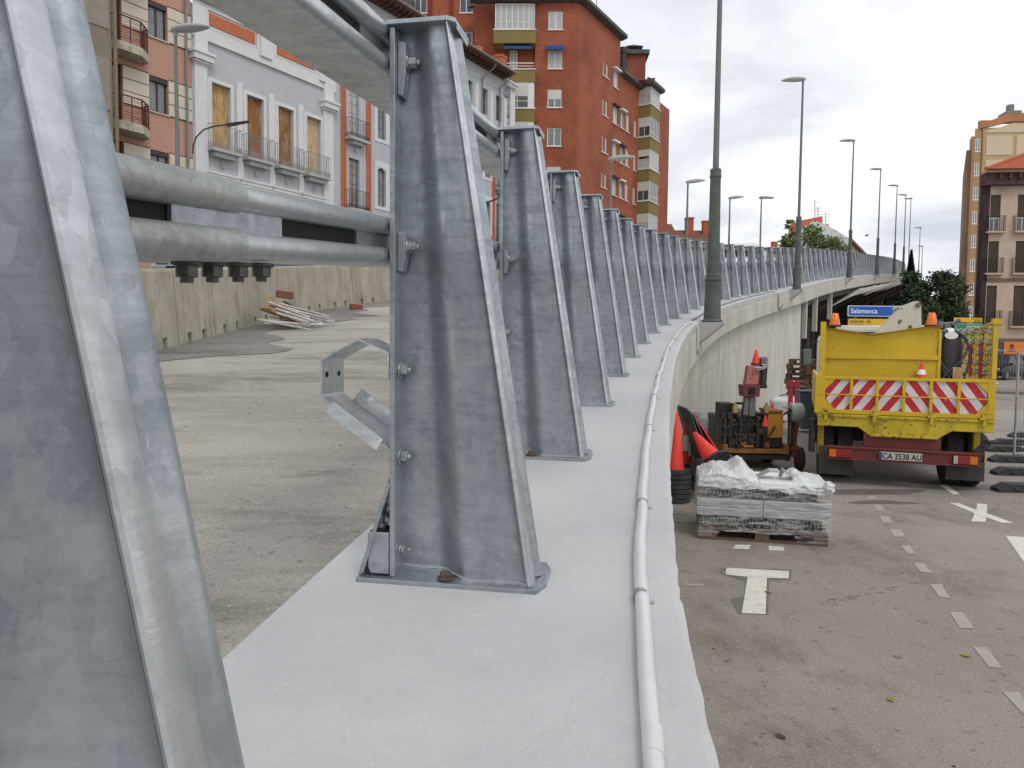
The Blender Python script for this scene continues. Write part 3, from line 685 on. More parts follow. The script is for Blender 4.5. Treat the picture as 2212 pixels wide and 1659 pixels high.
def make_full(root):
    # hexagonal strap bracket on the road side
    outer = [(-.393, .605), (-.480, .645), (-.588, .590), (-.588, .487), (-.400, .352), (-.393, .288)]
    th_ = .006; c = MB(); y0, y1 = .005, .150
    def off(pp, d_):
        r = []
        for i, p in enumerate(pp):
            a = Vector(pp[max(0, i-1)]); b = Vector(pp[min(len(pp)-1, i+1)]); t_ = (b-a).normalized(); n_ = Vector((t_.y, -t_.x)); r.append((p[0]+n_.x*d_, p[1]+n_.y*d_))
        return r
    outer = [(-.393, .535), (-.393, .607), (-.480, .645), (-.582, .592), (-.588, .582), (-.588, .492), (-.582, .480), (-.400, .352), (-.393, .340), (-.393, .288)]
    inner = off(outer, -th_)
    n = len(outer); vs = []; 
    for y in (y0, y1):
        for p in outer: vs.append((p[0], y, p[1]))
        for p in inner: vs.append((p[0], y, p[1]))
    fs = []
    for i in range(n-1):
        fs += [(i, i+1, 2*n+i+1, 2*n+i), (n+i, 3*n+i, 3*n+i+1, n+i+1), (i, n+i, n+i+1, i+1), (2*n+i, 2*n+i+1, 3*n+i+1, 3*n+i)]
    fs += [(0, 2*n, 3*n, n), (n-1, 2*n-1, 4*n-1, 3*n-1)]
    c.add(vs, fs)
    br_ = c.build('spacer_bracket', GALVE, root, smooth=True, sharp=20)
    for y in (.035, .115):
        h = MB(); hexn(h, (-.5895, y, .545), (1, 0, 0), .008, .009, 14); h.build('bolt_hole', BLACK, br_)
    # side wings folded off the diagonal
    for y, s_ in ((.004, -1), (.151, 1)):
        wv = MB(); a = Vector((-.560, y, .460)); b2 = Vector((-.418, y, .362)); up = Vector((.028, s_*.004, .040))
        dn = Vector((-.008, s_*.004, -.014)) if s_ < 0 else Vector((0, 0, 0))
        wv.add([a+dn, b2+dn, b2+up*(0.4 if s_ < 0 else 1), a+up*(0.4 if s_ < 0 else 1)]+[p+Vector((0, s_*.005, 0)) for p in (a+dn, b2+dn, b2+up*(0.4 if s_ < 0 else 1), a+up*(0.4 if s_ < 0 else 1))],
               [(0, 1, 2, 3), (4, 5, 6, 7), (0, 1, 5, 4), (1, 2, 6, 5), (2, 3, 7, 6), (3, 0, 4, 7)])
        wv.build('bracket_wing', GALVE, br_)
    # foot strut on the base plate with its box
    s = MB()
    s.add([(-.472, -.016, .014), (-.472, .13, .026), (-.392, .13, .29), (-.392, -.008, .27), (-.464, -.016, .014), (-.464, .13, .026), (-.387, .13, .28), (-.387, -.008, .26)],
          [(0, 1, 2, 3), (4, 5, 6, 7), (0, 1, 5, 4), (1, 2, 6, 5), (2, 3, 7, 6), (3, 0, 4, 7)])
    s.bar((-.462, -.012, .02), (-.389, -.006, .26), .012, .008)
    s.build('foot_strut', GALV, root)
    s = MB(); s.prism([(-.447, .13), (-.447, .035), (-.440, .018), (-.388, .018), (-.388, .13)], -.012, .07, 'y')
    fb = s.build('foot_box', GALV, root, bevel=.003)
    s = MB(); s.box(-.443, -.392, -.006, .062, .1295, .1315); s.build('box_mouth', BLACK, fb)
    for (x, y, z) in ((-.425, .03, .135), (-.405, .06, .155)):
        s = MB(); hexn(s, (x, y, z), (.2, 0, 1), .016, .012, 14); hexn(s, (x, y, z+.012), (.2, 0, 1), .009, .02); s.build('bolt', BOLT, fb)
    s = MB(); hexn(s, (-.452, .02, .03), (0, 0, 1), .013, .014); s.build('bolt', BOLT, root)
def make_far():
    root = empty('barrier_post')
    for k, (mb, mt, sm) in POSTP.items(): 
        o = bpy.data.objects.new(k, bpy.data.meshes[k]); S.collection.objects.link(o); o.parent = root
    for z, hh in ((1.36, .115), (.885, .085)):
        o = bpy.data.objects.new('clamp_plate', bpy.data.meshes['clamp_plate' if z > 1 else 'clamp_plate.001']); S.collection.objects.link(o); o.parent = root
        o = bpy.data.objects.new('bolt', bpy.data.meshes['bolt' if z > 1 else 'bolt.001']); S.collection.objects.link(o); o.parent = root
    return root
# arc-length stations
POS = []
y = 1.88; POS.append(y)
def step(y, L_):
    t = TAN(y); ym = y+L_*t.y*.5; t = TAN(ym); return y+L_*t.y
pm = step(1.88, -1.38); yy = 1.88
for i in range(61):
    yy = step(yy, 1.38 if i < 11 else 1.425); POS.append(yy)
STN = [pm]+POS
pfull = make_post(); make_full(pfull)
pfar = make_far()
LEAN = {0: 'tapered galvanised post filling the left edge of the picture, nearest of the row',
        1: 'whole tapered galvanised post in the foreground with a bolted hexagonal bracket on its road side',
        2: 'second whole tapered galvanised post, right behind the one with the hexagonal bracket',
        3: 'tapered galvanised post third in the row counted from the bracketed foreground one',
        4: 'tapered galvanised post fourth in the row counted from the bracketed foreground one',
        5: 'tapered galvanised post fifth in the row counted from the bracketed foreground one',
        6: 'tapered galvanised post sixth in the row counted from the bracketed foreground one',
        7: 'tapered galvanised post seventh in the row counted from the bracketed foreground one',
        8: 'tapered galvanised post eighth in the row counted from the bracketed foreground one',
        9: 'tapered galvanised post ninth in the row counted from the bracketed foreground one',
        10: 'tapered galvanised post tenth in the row counted from the bracketed foreground one',
        11: 'tapered galvanised post eleventh in the row counted from the bracketed foreground one',
        12: 'twelfth tapered galvanised post just left of the near lamp post, partly behind it',
        13: 'tapered galvanised post hidden for the most part behind the near lamp post'}
ORD = ['first', 'second', 'third', 'fourth', 'fifth', 'sixth', 'seventh', 'eighth', 'ninth', 'tenth', 'eleventh', 'twelfth', 'thirteenth', 'fourteenth', 'fifteenth', 'sixteenth', 'seventeenth', 'eighteenth', 'nineteenth', 'twentieth']
LAMPPX = [(1538, 11.9), (1721, 24), (1834, 37.5), (1894, 49), (1931, 60), (1950, 69)]
LNAME = ['near lamp post at the edge of the plinth', 'second lamp post standing on the viaduct edge', 'third lamp post standing on the viaduct edge', 'fourth lamp post standing on the viaduct edge', 'fifth lamp post standing on the viaduct edge', 'last lamp post beside the dark tree']
cnt = {}
for i, y in enumerate(STN):
    t = TAN(y); rz = math.atan2(-t.x, t.y); p = at(y)
    if i == 0: o = pfull
    elif i <= 12: o = copy_tree(pfull); o.scale = (1, 1, 1)
    elif i == 13: o = pfar
    else: o = copy_tree(pfar)
    o.location = p; o.rotation_euler = (0, 0, rz)
    if i == 0: o.scale = (1, .70, 1); o.location = (-.132, .50, CZ(.5)); o.rotation_euler = (0, -0.0284, 0.02)
    if i in LEAN: lab = LEAN[i]
    else:
        u_px = 1106+1600*p.x/p.y
        k = sum(1 for (ul, yl) in LAMPPX if u_px > ul)-1
        k = max(0, k); c = cnt.get(k, 0); cnt[k] = c+1
        w = ORD[c] if c < 20 else 'far'
        lab = 'small galvanised post on the viaduct, '+w+' to the right of the '+('near', 'second', 'third', 'fourth', 'fifth', 'last')[k]+' lamp post'
    tag(o, lab, 'barrier post', 'tapered posts of the viaduct barrier')
LASTY = STN[-1]
# ================================================================ rails
def rail_y(u, e=-.42):
    best = min(((abs(proj_u(at(k/200, e, .9))-u), k/200) for k in range(100, 700)))
    return best[1]
def rail(name, z0, label, e0=-.392, splice_y=None, near=True):
    root = empty(name, at(1.2, e0, z0)); tag(root, label, 'guard rail')
    ys = frange(-3, 8, .25)[:-1]+frange(8, 40, .6)[:-1]+frange(40, LASTY+.6, 1.5)
    def tubeprof(za, g=0.0, dp=.19, hh=.047):
        r = .021; pr = []
        for (cx, cz, a0) in ((-r, r, -90), (-r, hh-r, 0), (-dp+r, hh-r, 90), (-dp+r, r, 180)):
            for k in range(5):
                a = R(a0+k*22.5); pr.append((e0+cx+(r+g)*math.cos(a), za+cz+(r+g)*math.sin(a)))
        return pr
    for nm, za in (('lower_tube', z0), ('upper_tube', z0+.081)):
        m_ = MB(); ribbon(m_, ys, tubeprof(za)); under(m_.build(nm, GALVR, smooth=True, sharp=50), root)
    # joint sleeve over both tubes
    if splice_y:
        for nm, za in (('lower_sleeve', z0), ('upper_sleeve', z0+.081)):
            m_ = MB(); ribbon(m_, frange(splice_y-1.05, splice_y, .15), tubeprof(za, .0045)); under(m_.build(nm, GALVD, smooth=True, sharp=50), root)
    # inner web between the tubes: black fill painting the gap's shade, with spacer plates at every post
    m_ = MB(); ribbon(m_, ys, [(e0-.030, z0+.043), (e0-.030, z0+.085), (e0-.16, z0+.085), (e0-.16, z0+.043)]); under(m_.build('gap_shade', BLACK), root)
    for i, y in enumerate(STN[:40]):
        m_ = MB(); a, b = (y-.13, y+.13)
        if i == 1 and z0 < 1: a = rail_y(768)
        if i == 0: continue
        ribbon(m_, [a, b], [(e0-.024, z0+.0465), (e0-.024, z0+.0815), (e0-.030, z0+.0815), (e0-.030, z0+.0465)]); under(m_.build('spacer_plate', GALV), root)
    return root
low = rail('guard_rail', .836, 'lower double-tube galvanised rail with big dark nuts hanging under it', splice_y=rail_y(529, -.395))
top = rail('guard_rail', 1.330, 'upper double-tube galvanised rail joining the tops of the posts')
# the plate seen in the gap of the lower rail next to the joint
m_ = MB(); ribbon(m_, [rail_y(360), rail_y(480), rail_y(600)], [(-.412, .836+.0465), (-.412, .836+.0815), (-.419, .836+.0815), (-.419, .836+.0465)]); under(m_.build('splice_plate', GALV), low)
for (u, v) in ((321, 573), (387, 573), (450, 577), (508, 580)):
    # nuts under the sleeve: sight line meets the rail's underside
    d_ = ray(u, v); best = None
    for k in range(60, 200):
        y = k/100; p = CP+d_*(y/d_.y); q = at(y, -.392)
        tq = TAN(y); e_ = (p-q).dot(Vector((tq.y, -tq.x, 0)))-.392
        if best is None or abs(e_+.455) < abs(best[1]+.455): best = (y, e_)
    y = best[0]; p = at(y, -.45, .836-.0045)
    c = MB(); c.lathe([(.0235, -.006), (.0235, 0)], 18, None, p); c.tube([p+Vector((0, 0, -.006)), p+Vector((0, 0, -.0075))], .021, 6)
    c.tube([p+Vector((0, 0, -.006)), p+Vector((0, 0, -.025))], .0185, 6); c.lathe([(.010, -.034), (.0108, -.0325), (.0100, -.031), (.0108, -.0295), (.0100, -.028), (.0108, -.024)], 14, None, p)
    under(c.build('nut', NUT, bevel=.0012), low)

# ================================================================ conduit along the plinth
cd_ = empty('conduit', at(1.88, .27)); tag(cd_, 'pale grey conduit pipe clipped along the outer edge of the plinth', 'pipe')
YL1 = 11.75
ys = frange(-3, 11.55, .25); rr = random.Random(5)
pts = [at(y, .268+nsh(y)*.85+rr.uniform(-.003, .003)*(1 if y < 5 else 2.4), .016) for y in ys]
pts += [at(11.62, .30, .016), at(11.66, .36, -.01), at(11.68, .395, -.10), at(11.72, .40, -.42), at(11.85, .40, -.5)]
c = MB(); c.tube(pts, .0178, 12); under(c.build('pipe', mat('pvc_pipe', (.62, .63, .64), .3, vary=.05, scale=5), smooth=True), cd_)
for y in (1.27, 2.12, 3.45, 5.2, 7.2, 9.3):
    c = MB(); c.tube([at(y-.035, .268+nsh(y)*.85, .016), at(y+.035, .268+nsh(y)*.85, .016)], .0192, 12); under(c.build('coupling', mat('pvc_pipe'), smooth=True), cd_)
for y in (.95, 1.85, 2.6, 3.9, 4.9, 5.8, 6.9, 8, 9.0, 10.1, 10.9):
    c = MB(); c.tube([at(y-.008, .268+nsh(y)*.85, .016), at(y+.008, .268+nsh(y)*.85, .016)], .0202, 12); c.prism([(0, 0), (.016, 0), (.016, .004), (0, .004)], -.008, .008, 'y', Matrix.Translation(at(y, .285+nsh(y)*.85)))
    under(c.build('pipe_clip', BOLT), cd_)
cb_ = MB(); pts = [at(y, .27+.01*math.sin(y*3), .014) for y in frange(12.1, 23.4, .6)]+[at(23.5, .34, .0), at(23.55, .40, -.12), at(23.6, .40, -.5), at(23.9, .40, -.6), at(24.2, .41, -.45)]
cb_.tube(pts, .016, 8); tag(cb_.build('cable', mat('grey_cable', (.16, .16, .165), .5), smooth=True), 'thin dark cable running along the plinth edge between the first two lamp posts', 'cable')

# ================================================================ lamps on the viaduct
def make_lamp(H=7.0, head='oval', flip=1):
    root = empty('street_lamp')
    c = MB(); c.lathe([(.165, 0), (.17, .012), (.165, .03), (.14, .05)], 20); c.build('base_flange', LAMPG, root, smooth=True)
    c = MB(); c.lathe([(.138, .05), (.135, .12), (.118, .60), (.115, .66)], 20); c.build('base_column', LAMPG, root, smooth=True)
    c = MB(); c.lathe([(.118, .65), (.128, .665), (.128, .70), (.120, .71), (.122, .76), (.098, .78)], 20); c.build('collar', LAMPG, root, smooth=True)
    c = MB(); c.lathe([(.098, .78), (.094, 1.2), (.083, 2.33)], 18); c.build('lower_pole', LAMPG, root, smooth=True)
    c = MB(); c.lathe([(.086, 2.30), (.093, 2.32), (.092, 2.34), (.086, 2.36), (.088, 2.44), (.06, 2.46)], 18); c.build('collar', LAMPG, root, smooth=True)
    c = MB(); c.lathe([(.048, 2.45), (.032, H-.12)], 14); c.build('upper_pole', POLEG, root, smooth=True)
    add_head(root, H, head, flip)
    return root
def add_head(root, H, head='oval', flip=1):
    if head == 'oval':
        c = MB(); c.lathe([(.034, H-.16), (.045, H-.14), (.045, H-.04)], 12); c.build('neck', LHEAD, root, smooth=True)
        # elongated shell along -x*flip
        for nm, mt, up in (('head_shell', LHEAD, 1), ('head_lens', LGLASS, -1)):
            c = MB(); vs = []; fs = []; nx, nz = 12, 8; L_ = .78
            for i in range(nx+1):
                s_ = i/nx; x = .08-s_*(L_+.0); w = .17*math.sin(math.pi*min(1, max(0.0, s_*.94+.05)))**.55; 
                cz = H-.02+.06*s_
                hgt = (.085 if up > 0 else .075*(1.15-s_*.8))
                for k in range(nz+1):
                    a = math.pi*k/nz; vs.append((flip*x, w*math.cos(a), cz+up*hgt*math.sin(a)*(math.sin(math.pi*min(1, s_*.94+.05))**.5)))
            for i in range(nx):
                for k in range(nz): q_ = i*(nz+1)+k; fs.append((q_, q_+1, q_+nz+2, q_+nz+1))
            fs.append(tuple(range(nz+1))); fs.append(tuple(nx*(nz+1)+k for k in range(nz, -1, -1)))
            c.add(vs, fs); c.build(nm, mt, root, smooth=True, sharp=70)
    else:
        c = MB(); c.prism([(-.1, 0), (.7, .03), (.7, .06), (.1, .12), (-.1, .10)] if flip < 0 else [(.1, 0), (-.7, .03), (-.7, .06), (-.1, .12), (.1, .10)], -.15, .15, 'y', Matrix.Translation((0, 0, H-.1))); c.build('head_shell', LHEAD, root, bevel=.01)
        c = MB(); c.box(-.62 if flip > 0 else .05, -.05 if flip > 0 else .62, -.11, .11, H-.105, H-.09); c.build('head_lens', LGLASS, root)
LLAB = ['tall near lamp post, dark green base at the plinth edge, top out of the picture',
        'second lamp post on the viaduct edge, with an oval head over the posts',
        'third lamp post on the viaduct edge, rising over the white gable house',
        'fourth lamp post on the viaduct edge, above the leaning grey slabs',
        'fifth lamp post on the viaduct edge, second from the dark pointed conifer',
        'farthest lamp post on the viaduct edge, low oval head beside the conifer']
lp = make_lamp()
for i, (u, Y) in enumerate(((1538, 11.9), (1721, 24), (1834, 37.5), (1894, 49), (1931, 60), (1950.5, 69))):
    o = lp if i == 0 else copy_tree(lp)
    Y = min((abs(proj_u(at(Y+k/50, .56, -.03))-u), Y+k/50) for k in range(-150, 151))[1]
    p = at(Y, .56, -.03); t = TAN(Y)
    o.location = p; o.rotation_euler = (0, 0, math.atan2(-t.x, t.y))
    tag(o, LLAB[i], 'street lamp', 'lamp posts on the viaduct edge')
    # steel/concrete corbel under it: part of the viaduct
    n_ = Vector((t.y, -t.x, 0)); Mx = Matrix(((n_.x, t.x, 0, p.x), (n_.y, t.y, 0, p.y), (0, 0, 1, p.z), (0, 0, 0, 1)))
    c = MB(); c.prism([(-.20, -.003), (.19, -.003), (.19, -.03), (-.20, -.36)], -.16, .16, 'y', Mx); under(c.build('corbel', mat('corbel_concrete', (.42, .42, .41), .85, vary=.1, scale=4), bevel=.004), vi)
# lamps on the far side of the deck and in the street behind
def make_plain(H, head, flip):
    root = empty('street_lamp'); c = MB(); c.lathe([(.085, 0), (.075, .9), (.06, .95), (.032, H-.1)], 12); c.build('pole', POLEG, root, smooth=True); add_head(root, H, head, flip); return root
def px_lamp(u, v, Y, zb, head, label, flip=-1, rz=0.0):
    p = onY(u, v, Y); H = p.z-zb; o = make_plain(H, head, flip); o.location = (p.x, Y, zb); o.rotation_euler = (0, 0, rz)
    tag(o, label, 'street lamp', 'lamps on the far side of the viaduct'); return o
px_lamp(1486, 392, 30, CZ(30)-.1, 'oval', 'slim lamp post rising over the mossy brown roofs beside the red brick tower block')
px_lamp(1577, 427, 37, CZ(37)-.1, 'oval', 'slim lamp post against the sky just right of the near lamp post')
px_lamp(1645, 425, 42, CZ(42)-.1, 'flat', 'slim lamp post with a flat head standing alone against the sky')
px_lamp(1320, 342, 22.5, CZ(22.5)-.1, 'oval', 'lamp post in front of the red brick tower block')
px_lamp(379, 62, 15.5, CZ(15.5)+.2, 'oval', 'lamp post with a big grey oval head in front of the salmon brick building')
px_lamp(1968, 428, 80, 9.4, 'flat', 'flat-headed lamp post behind the pointed conifer', 1)
px_lamp(1988, 491, 92, 10, 'flat', 'small distant flat-headed lamp just right of the pointed conifer', 1)
px_lamp(1993, 532, 105, 10.5, 'oval', 'smallest distant lamp, low over the dark tree', 1)
# curved wall lamps on the left-hand houses
def wall_lamp(pts_px, Y, label):
    ps = [onY(u, v, Y) for (u, v) in pts_px]
    root = empty('wall_lamp', ps[0]); tag(root, label, 'street lamp')
    c = MB(); c.tube([p-ps[0] for p in ps], .03, 8); c.build('arm', BRFRAME, root, smooth=True)
    a = ps[-1]-ps[0]; d_ = (ps[-1]-ps[-2]).normalized(); b2 = a+d_*.95
    c = MB(); c.add([a+Vector((0, -.13, .03)), a+Vector((0, .13, .03)), b2+Vector((0, .13, -.0)), b2+Vector((0, -.13, 0)), a+Vector((0, -.13, -.08)), a+Vector((0, .13, -.08)), b2+Vector((0, .1, -.03)), b2+Vector((0, -.1, -.03))],
                [(0, 1, 2, 3), (4, 5, 6, 7), (0, 1, 5, 4), (1, 2, 6, 5), (2, 3, 7, 6), (3, 0, 4, 7)]); c.build('lamp_head', BRFRAME, root, bevel=.01)
wall_lamp([(417, 332), (417, 315), (424, 296), (440, 280), (462, 273), (490, 269)], 31.5, 'thin curved-arm lamp in front of the grey and white palace')
wall_lamp([(1028, 446), (1036, 443), (1044, 440)], 45, 'thin-armed lamp glimpsed between the two foreground posts')

# ================================================================ concrete barriers
seams = [(x, y) for (x, y) in BARL if y >= 3]
seams = [(-4.17, 0.4), (-4.17, 1.7)]+[(-4.18, 3.0), (-4.18, 4.2), (-4.19, 5.45), (-4.2, 6.7)]+[s_ for s_ in seams if s_[1] > 7]
y = 20.4
while y < 33: y += 1.35; seams.append((barx(y), y))
BLAB = {}
for i in range(len(seams)-1):
    (x0, y0), (x1, y1) = seams[i], seams[i+1]
    p = Vector((x0, y0, CZ(y0)+RD)); q = Vector((x1, y1, CZ(y1)+RD)); L_ = (q-p).length-.03
    dd = (q-p).normalized(); rzz = math.atan2(dd.y, dd.x)
    root = MB(); H_ = .93
    # local frame: x along, y towards the houses, z up; sloped with the road
    xa = dd; za = Vector((0, 0, 1)); ya = za.cross(xa).normalized(); Mx = Matrix(((xa.x, ya.x, 0, 0), (xa.y, ya.y, 0, 0), (xa.z, ya.z, 1, 0), (0, 0, 0, 1)))
    n1_, n2_ = L_*.28, L_*.68; nw = .06; nh = .13
    def prof_(x):     # outline (y, z) of section
        return [(-.17, .0), (-.17, .02), (-.105, .90), (-.09, .93), (.09, .93), (.105, .90), (.17, 0)]
    secs = [(0, 0), (n1_-nw, 0), (n1_-nw, 1), (n1_+nw, 1), (n1_+nw, 0), (n2_-nw, 0), (n2_-nw, 1), (n2_+nw, 1), (n2_+nw, 0), (L_, 0)]
    vs = []; fs = []
    for (x, k) in secs:
        for j, (yy_, zz_) in enumerate(prof_(x)):
            if k and j in (0, 1, 6): zz_ = nh; yy_ = -.16 if j < 2 else .16
            vs.append((x, yy_, zz_))
    n_ = 7
    for a_ in range(len(secs)-1):
        for j in range(n_): fs.append((a_*n_+j, a_*n_+(j+1) % n_, (a_+1)*n_+(j+1) % n_, (a_+1)*n_+j))
    fs.append(tuple(range(n_))); fs.append(tuple((len(secs)-1)*n_+j for j in range(n_-1, -1, -1)))
    root.add(vs, fs, Mx)
    o = root.build('concrete_barrier', BARC, None); o.location = p
    if i < 6: pos = 'concrete barrier block hidden behind the nearest post, %s of that end' % ORD[i]
    elif i < 16: pos = 'beige concrete barrier block, %s from the left among those seen under the lower rail' % ORD[i-6]
    else: pos = 'distant beige concrete barrier block behind the posts, %s beyond the bracketed one' % ORD[min(i-16, 19)]
    tag(o, pos, 'concrete barrier', 'beige concrete barrier blocks along the road')

# ---- heap of rods and laths at the barriers, each piece on its own
hr = random.Random(11)
hc = onZ(566, 700, CZ(12.4)+RD); hc = Vector((-4.0, 12.0, CZ(12.0)+RD))
HM = [('metal_tube', mat('dull_white_tube', (.48, .47, .44), .5, .2, vary=.3, scale=8), 'long grey white metal tube in the heap by the barriers', 'tube', 'tubes in the heap', 20, .019),
      ('timber_lath', WOODL, 'ochre painted lath in the heap by the barriers', 'lath', 'laths in the heap', 12, .022),
      ('rusty_bar', mat('rusty_bar', (.12, .055, .03), .8, vary=.3, scale=9), 'rusty brown bar in the heap by the barriers', 'bar', 'rusty bars in the heap', 5, .022)]
for (nm, mt, lab, cat, grp, cnt_, rad) in HM:
    for k in range(cnt_):
        ln = hr.uniform(.5, 1.0) if nm != 'timber_lath' else hr.uniform(.25, .6)
        ang = hr.uniform(-.35, .35)+(0.05 if nm == 'metal_tube' else .15); x0 = hc.x+hr.uniform(0, .32)+(0.12 if nm == 'metal_tube' else 0); y0 = hc.y+hr.uniform(-.45, .45)-(.5 if nm == 'metal_tube' else .2)
        xm = x0+math.cos(ang)*ln*.5; ym = y0+math.sin(ang)*ln*.5
        hgt = max(.03, .44*(1-abs(xm-hc.x-.35)/.95))*hr.uniform(.1, 1)
        tilt = hr.uniform(-.03, .16)
        a = Vector((x0, y0, CZ(y0)+RD+.03+hgt+tilt*.6)); b2 = Vector((x0+math.cos(ang)*ln, y0+math.sin(ang)*ln, 0)); b2.z = CZ(b2.y)+RD+.025+max(0, hgt-tilt)*.5
        c = MB(); mid = (a+b2)/2
        if nm == 'metal_tube': c.tube([a-mid, b2-mid], rad*hr.uniform(.6, 1.2), 8)
        else: c.bar(a-mid, b2-mid, rad*2, rad*hr.uniform(1, 2))
        o = c.build(nm, mt, None, smooth=(nm == 'metal_tube')); o.location = mid; tag(o, lab, cat, grp)
for (u, v, s_, lab) in ((585, 652, .13, 'rusty brown brick lying on top of the heap of rods'), (769, 683, .13, 'single brown brick lying alone on the road near the barriers')):
    if v < 660: p = Vector((hc.x+.30, hc.y+.05, CZ(12.0)+RD+.44))
    else: p = Vector((-3.35, 15.9, CZ(15.9)+RD))
    c = MB(); c.box(-s_, s_, -s_*.5, s_*.5, 0, s_*.85)
    o = c.build('brick', mat('loose_brick', (.20, .075, .04), .9, vary=.25, scale=14), None, bevel=.008); o.location = p; o.rotation_euler = (0, 0.1, .5); tag(o, lab, 'brick')
# small chips and pebbles on the ramp and the lower road
def chips(name, n, fx, mt, lab, s0=.006, s1=.02):
    c = MB(); r_2 = random.Random(len(name))
    for k in range(n):
        p = fx(r_2); s_ = r_2.uniform(s0, s1)
        vs = [(p.x+s_*math.cos(a)*r_2.uniform(.6, 1.2), p.y+s_*math.sin(a)*r_2.uniform(.6, 1.2), p.z-.001) for a in (0, 1.3, 2.5, 3.8, 5.0)]
        vs.append((p.x, p.y, p.z+s_*.6)); c.add(vs, [(0, 1, 5), (1, 2, 5), (2, 3, 5), (3, 4, 5), (4, 0, 5)])
    tag(c.build(name, mt), lab, 'gravel', kind='stuff')
def fx1(r): y = r.uniform(2, 16); x = r.uniform(-3.9, CX(y)-.75); return Vector((x, y, CZ(y)+RD))
chips('road_grit', 200, fx1, mat('dark_grit', (.09, .075, .06), .9, vary=.4, scale=20), 'scattered dark grit on the dusty ramp road', .003, .011)
def fx2(r): y = r.uniform(3, 30); x = r.uniform(CX(y)+.6, CX(y)+9); return Vector((x, y, 0))
chips('asphalt_grit', 500, fx2, mat('brown_grit', (.07, .055, .04), .9, vary=.4, scale=20), 'scattered grit and crumbs on the lower asphalt', .006, 0.014)
for (u, v, mtc, lab) in ((1514+900*.0, 1, 0, ''),):
    pass
for (u, v, col, lab) in ((2085, 1418, (.30, .27, .02), 'yellow green fallen leaf nearest the faded lane dashes'), (1924, 1513, (.28, .21, .03), 'ochre fallen leaf on open asphalt'), (1658, 1281, (.25, .12, .03), 'small orange leaf behind the pallet'), (1686, 1593, (.13, .05, .03), 'dark red brown leaf near the plinth edge'), (1464, 1128, (.30, .27, .03), 'yellow leaf beside the stacked cones')):
    p = onZ(u, v); c = MB(); n_ = 10
    vs = [(.030*math.cos(2*math.pi*k/n_), .018*math.sin(2*math.pi*k/n_), .004+.008*abs(math.sin(4*math.pi*k/n_))) for k in range(n_)]+[(0, 0, .002)]
    c.add(vs, [(k, (k+1) % n_, n_) for k in range(n_)]+[]); c.tube([(.03, 0, .006), (.05, .004, .01)], .0015, 5)
    o = c.build('fallen_leaf', mat('leaf_'+lab[:12], col, .7), None); o.location = p; o.rotation_euler = (0, 0, u); tag(o, lab, 'leaf', 'fallen leaves')
# ================================================================ buildings
class Facade:                      # local frame: x along the street front, y into the house, z up
    def __init__(s, ox, oy, ang, oz=0.0):
        s.o = Vector((ox, oy, oz)); s.a = ang; s.x = Vector((math.cos(ang), math.sin(ang), 0)); s.n = Vector((-math.sin(ang), math.cos(ang), 0))
    def tz(s, u, v, y=0.0):        # sight line -> (x, z) on the plane y
        d = ray(u, v); q = s.o+s.n*y; k = (q-CP).dot(s.n)/d.dot(s.n); p = CP+d*k-s.o
        return p.dot(s.x), p.z
    def t(s, u, v=400, y=0.0): return s.tz(u, v, y)[0]
    def z(s, u, v, y=0.0): return s.tz(u, v, y)[1]
    def root(s, name, label, cat, x0=0.0):
        o = empty(name, s.o+s.x*x0, s.a); return tag(o, label, cat)
    def sub(s, x0): return Facade(s.o.x+s.x.x*x0, s.o.y+s.x.y*x0, s.a, s.o.z)
def frame_mb(a, b, c, d, y, w=.06, mull=1, trans=None, th=.05, M=None):
    m_ = MB()
    m_.box(a, a+w, y, y+th, c, d, M); m_.box(b-w, b, y, y+th, c, d, M); m_.box(a+w, b-w, y, y+th, c, c+w, M); m_.box(a+w, b-w, y, y+th, d-w, d, M)
    for k in range(mull):
        x = a+(b-a)*(k+1)/(mull+1); m_.box(x-w*.55, x+w*.55, y+.004, y+th-.004, c+w, d-w, M)
    if trans:
        for z in trans: m_.box(a+w, b-w, y+.008, y+th-.008, c+(d-c)*z-w*.35, c+(d-c)*z+w*.35, M)
    return m_
def window(parent, a, b, c, d, y=.12, fm=None, gm=None, mull=1, trans=None, blind=0.0, sill=.0, w=.06, M=None, curtain=None, blindm=None, name='window'):
    f = frame_mb(a, b, c, d, y, w, mull, trans, M=M).build(name, fm or WFRAME, parent)
    p = MB(); p.box(a+.01, b-.01, y+.022, y+.03, c+.01, d-.01, M); p.build('pane', gm or GLASS, f)
    if blind:
        p = MB(); p.box(a+w*.6, b-w*.6, y-.02, y-.005, d-(d-c)*blind, d, M); p.build('blind', blindm or BLIND, f)
    if curtain:
        p = MB(); p.box(a+w, b-w, y+.012, y+.020, c+w, d-w, M); p.build('curtain', CURT, f)
    if sill:
        p = MB(); p.box(a-.07, b+.07, -sill, y+.02, c-.07, c-.002, M); p.build('sill', WFRAME, f)
    return f
def railing(m_, pts, z0, h, step=.11, r=.009, n=5, M=None, scroll=0.0, posts=True):
    for (a, b) in zip(pts, pts[1:]):
        a = Vector(a); b = Vector(b); L_ = (b-a).length; k = max(1, int(L_/step))
        m_.bar((a.x, a.y, z0+h), (b.x, b.y, z0+h), .03, .02, M); m_.bar((a.x, a.y, z0+.05), (b.x, b.y, z0+.05), .02, .015, M)
        for i in range(k+1):
            p = a.lerp(b, i/k); m_.tube([(p.x, p.y, z0), (p.x, p.y, z0+h)], r, n, M)
        if scroll:
            m_.bar((a.x, a.y, z0+scroll), (b.x, b.y, z0+scroll), .02, .014, M)
            for i in range(k*2):
                p = a.lerp(b, i/(k*2)); q = a.lerp(b, (i+1)/(k*2)); s_ = i % 2
                m_.bar((p.x, p.y, z0+(.06 if s_ else scroll)), (q.x, q.y, z0+(scroll if s_ else .06)), .016, .012, M)

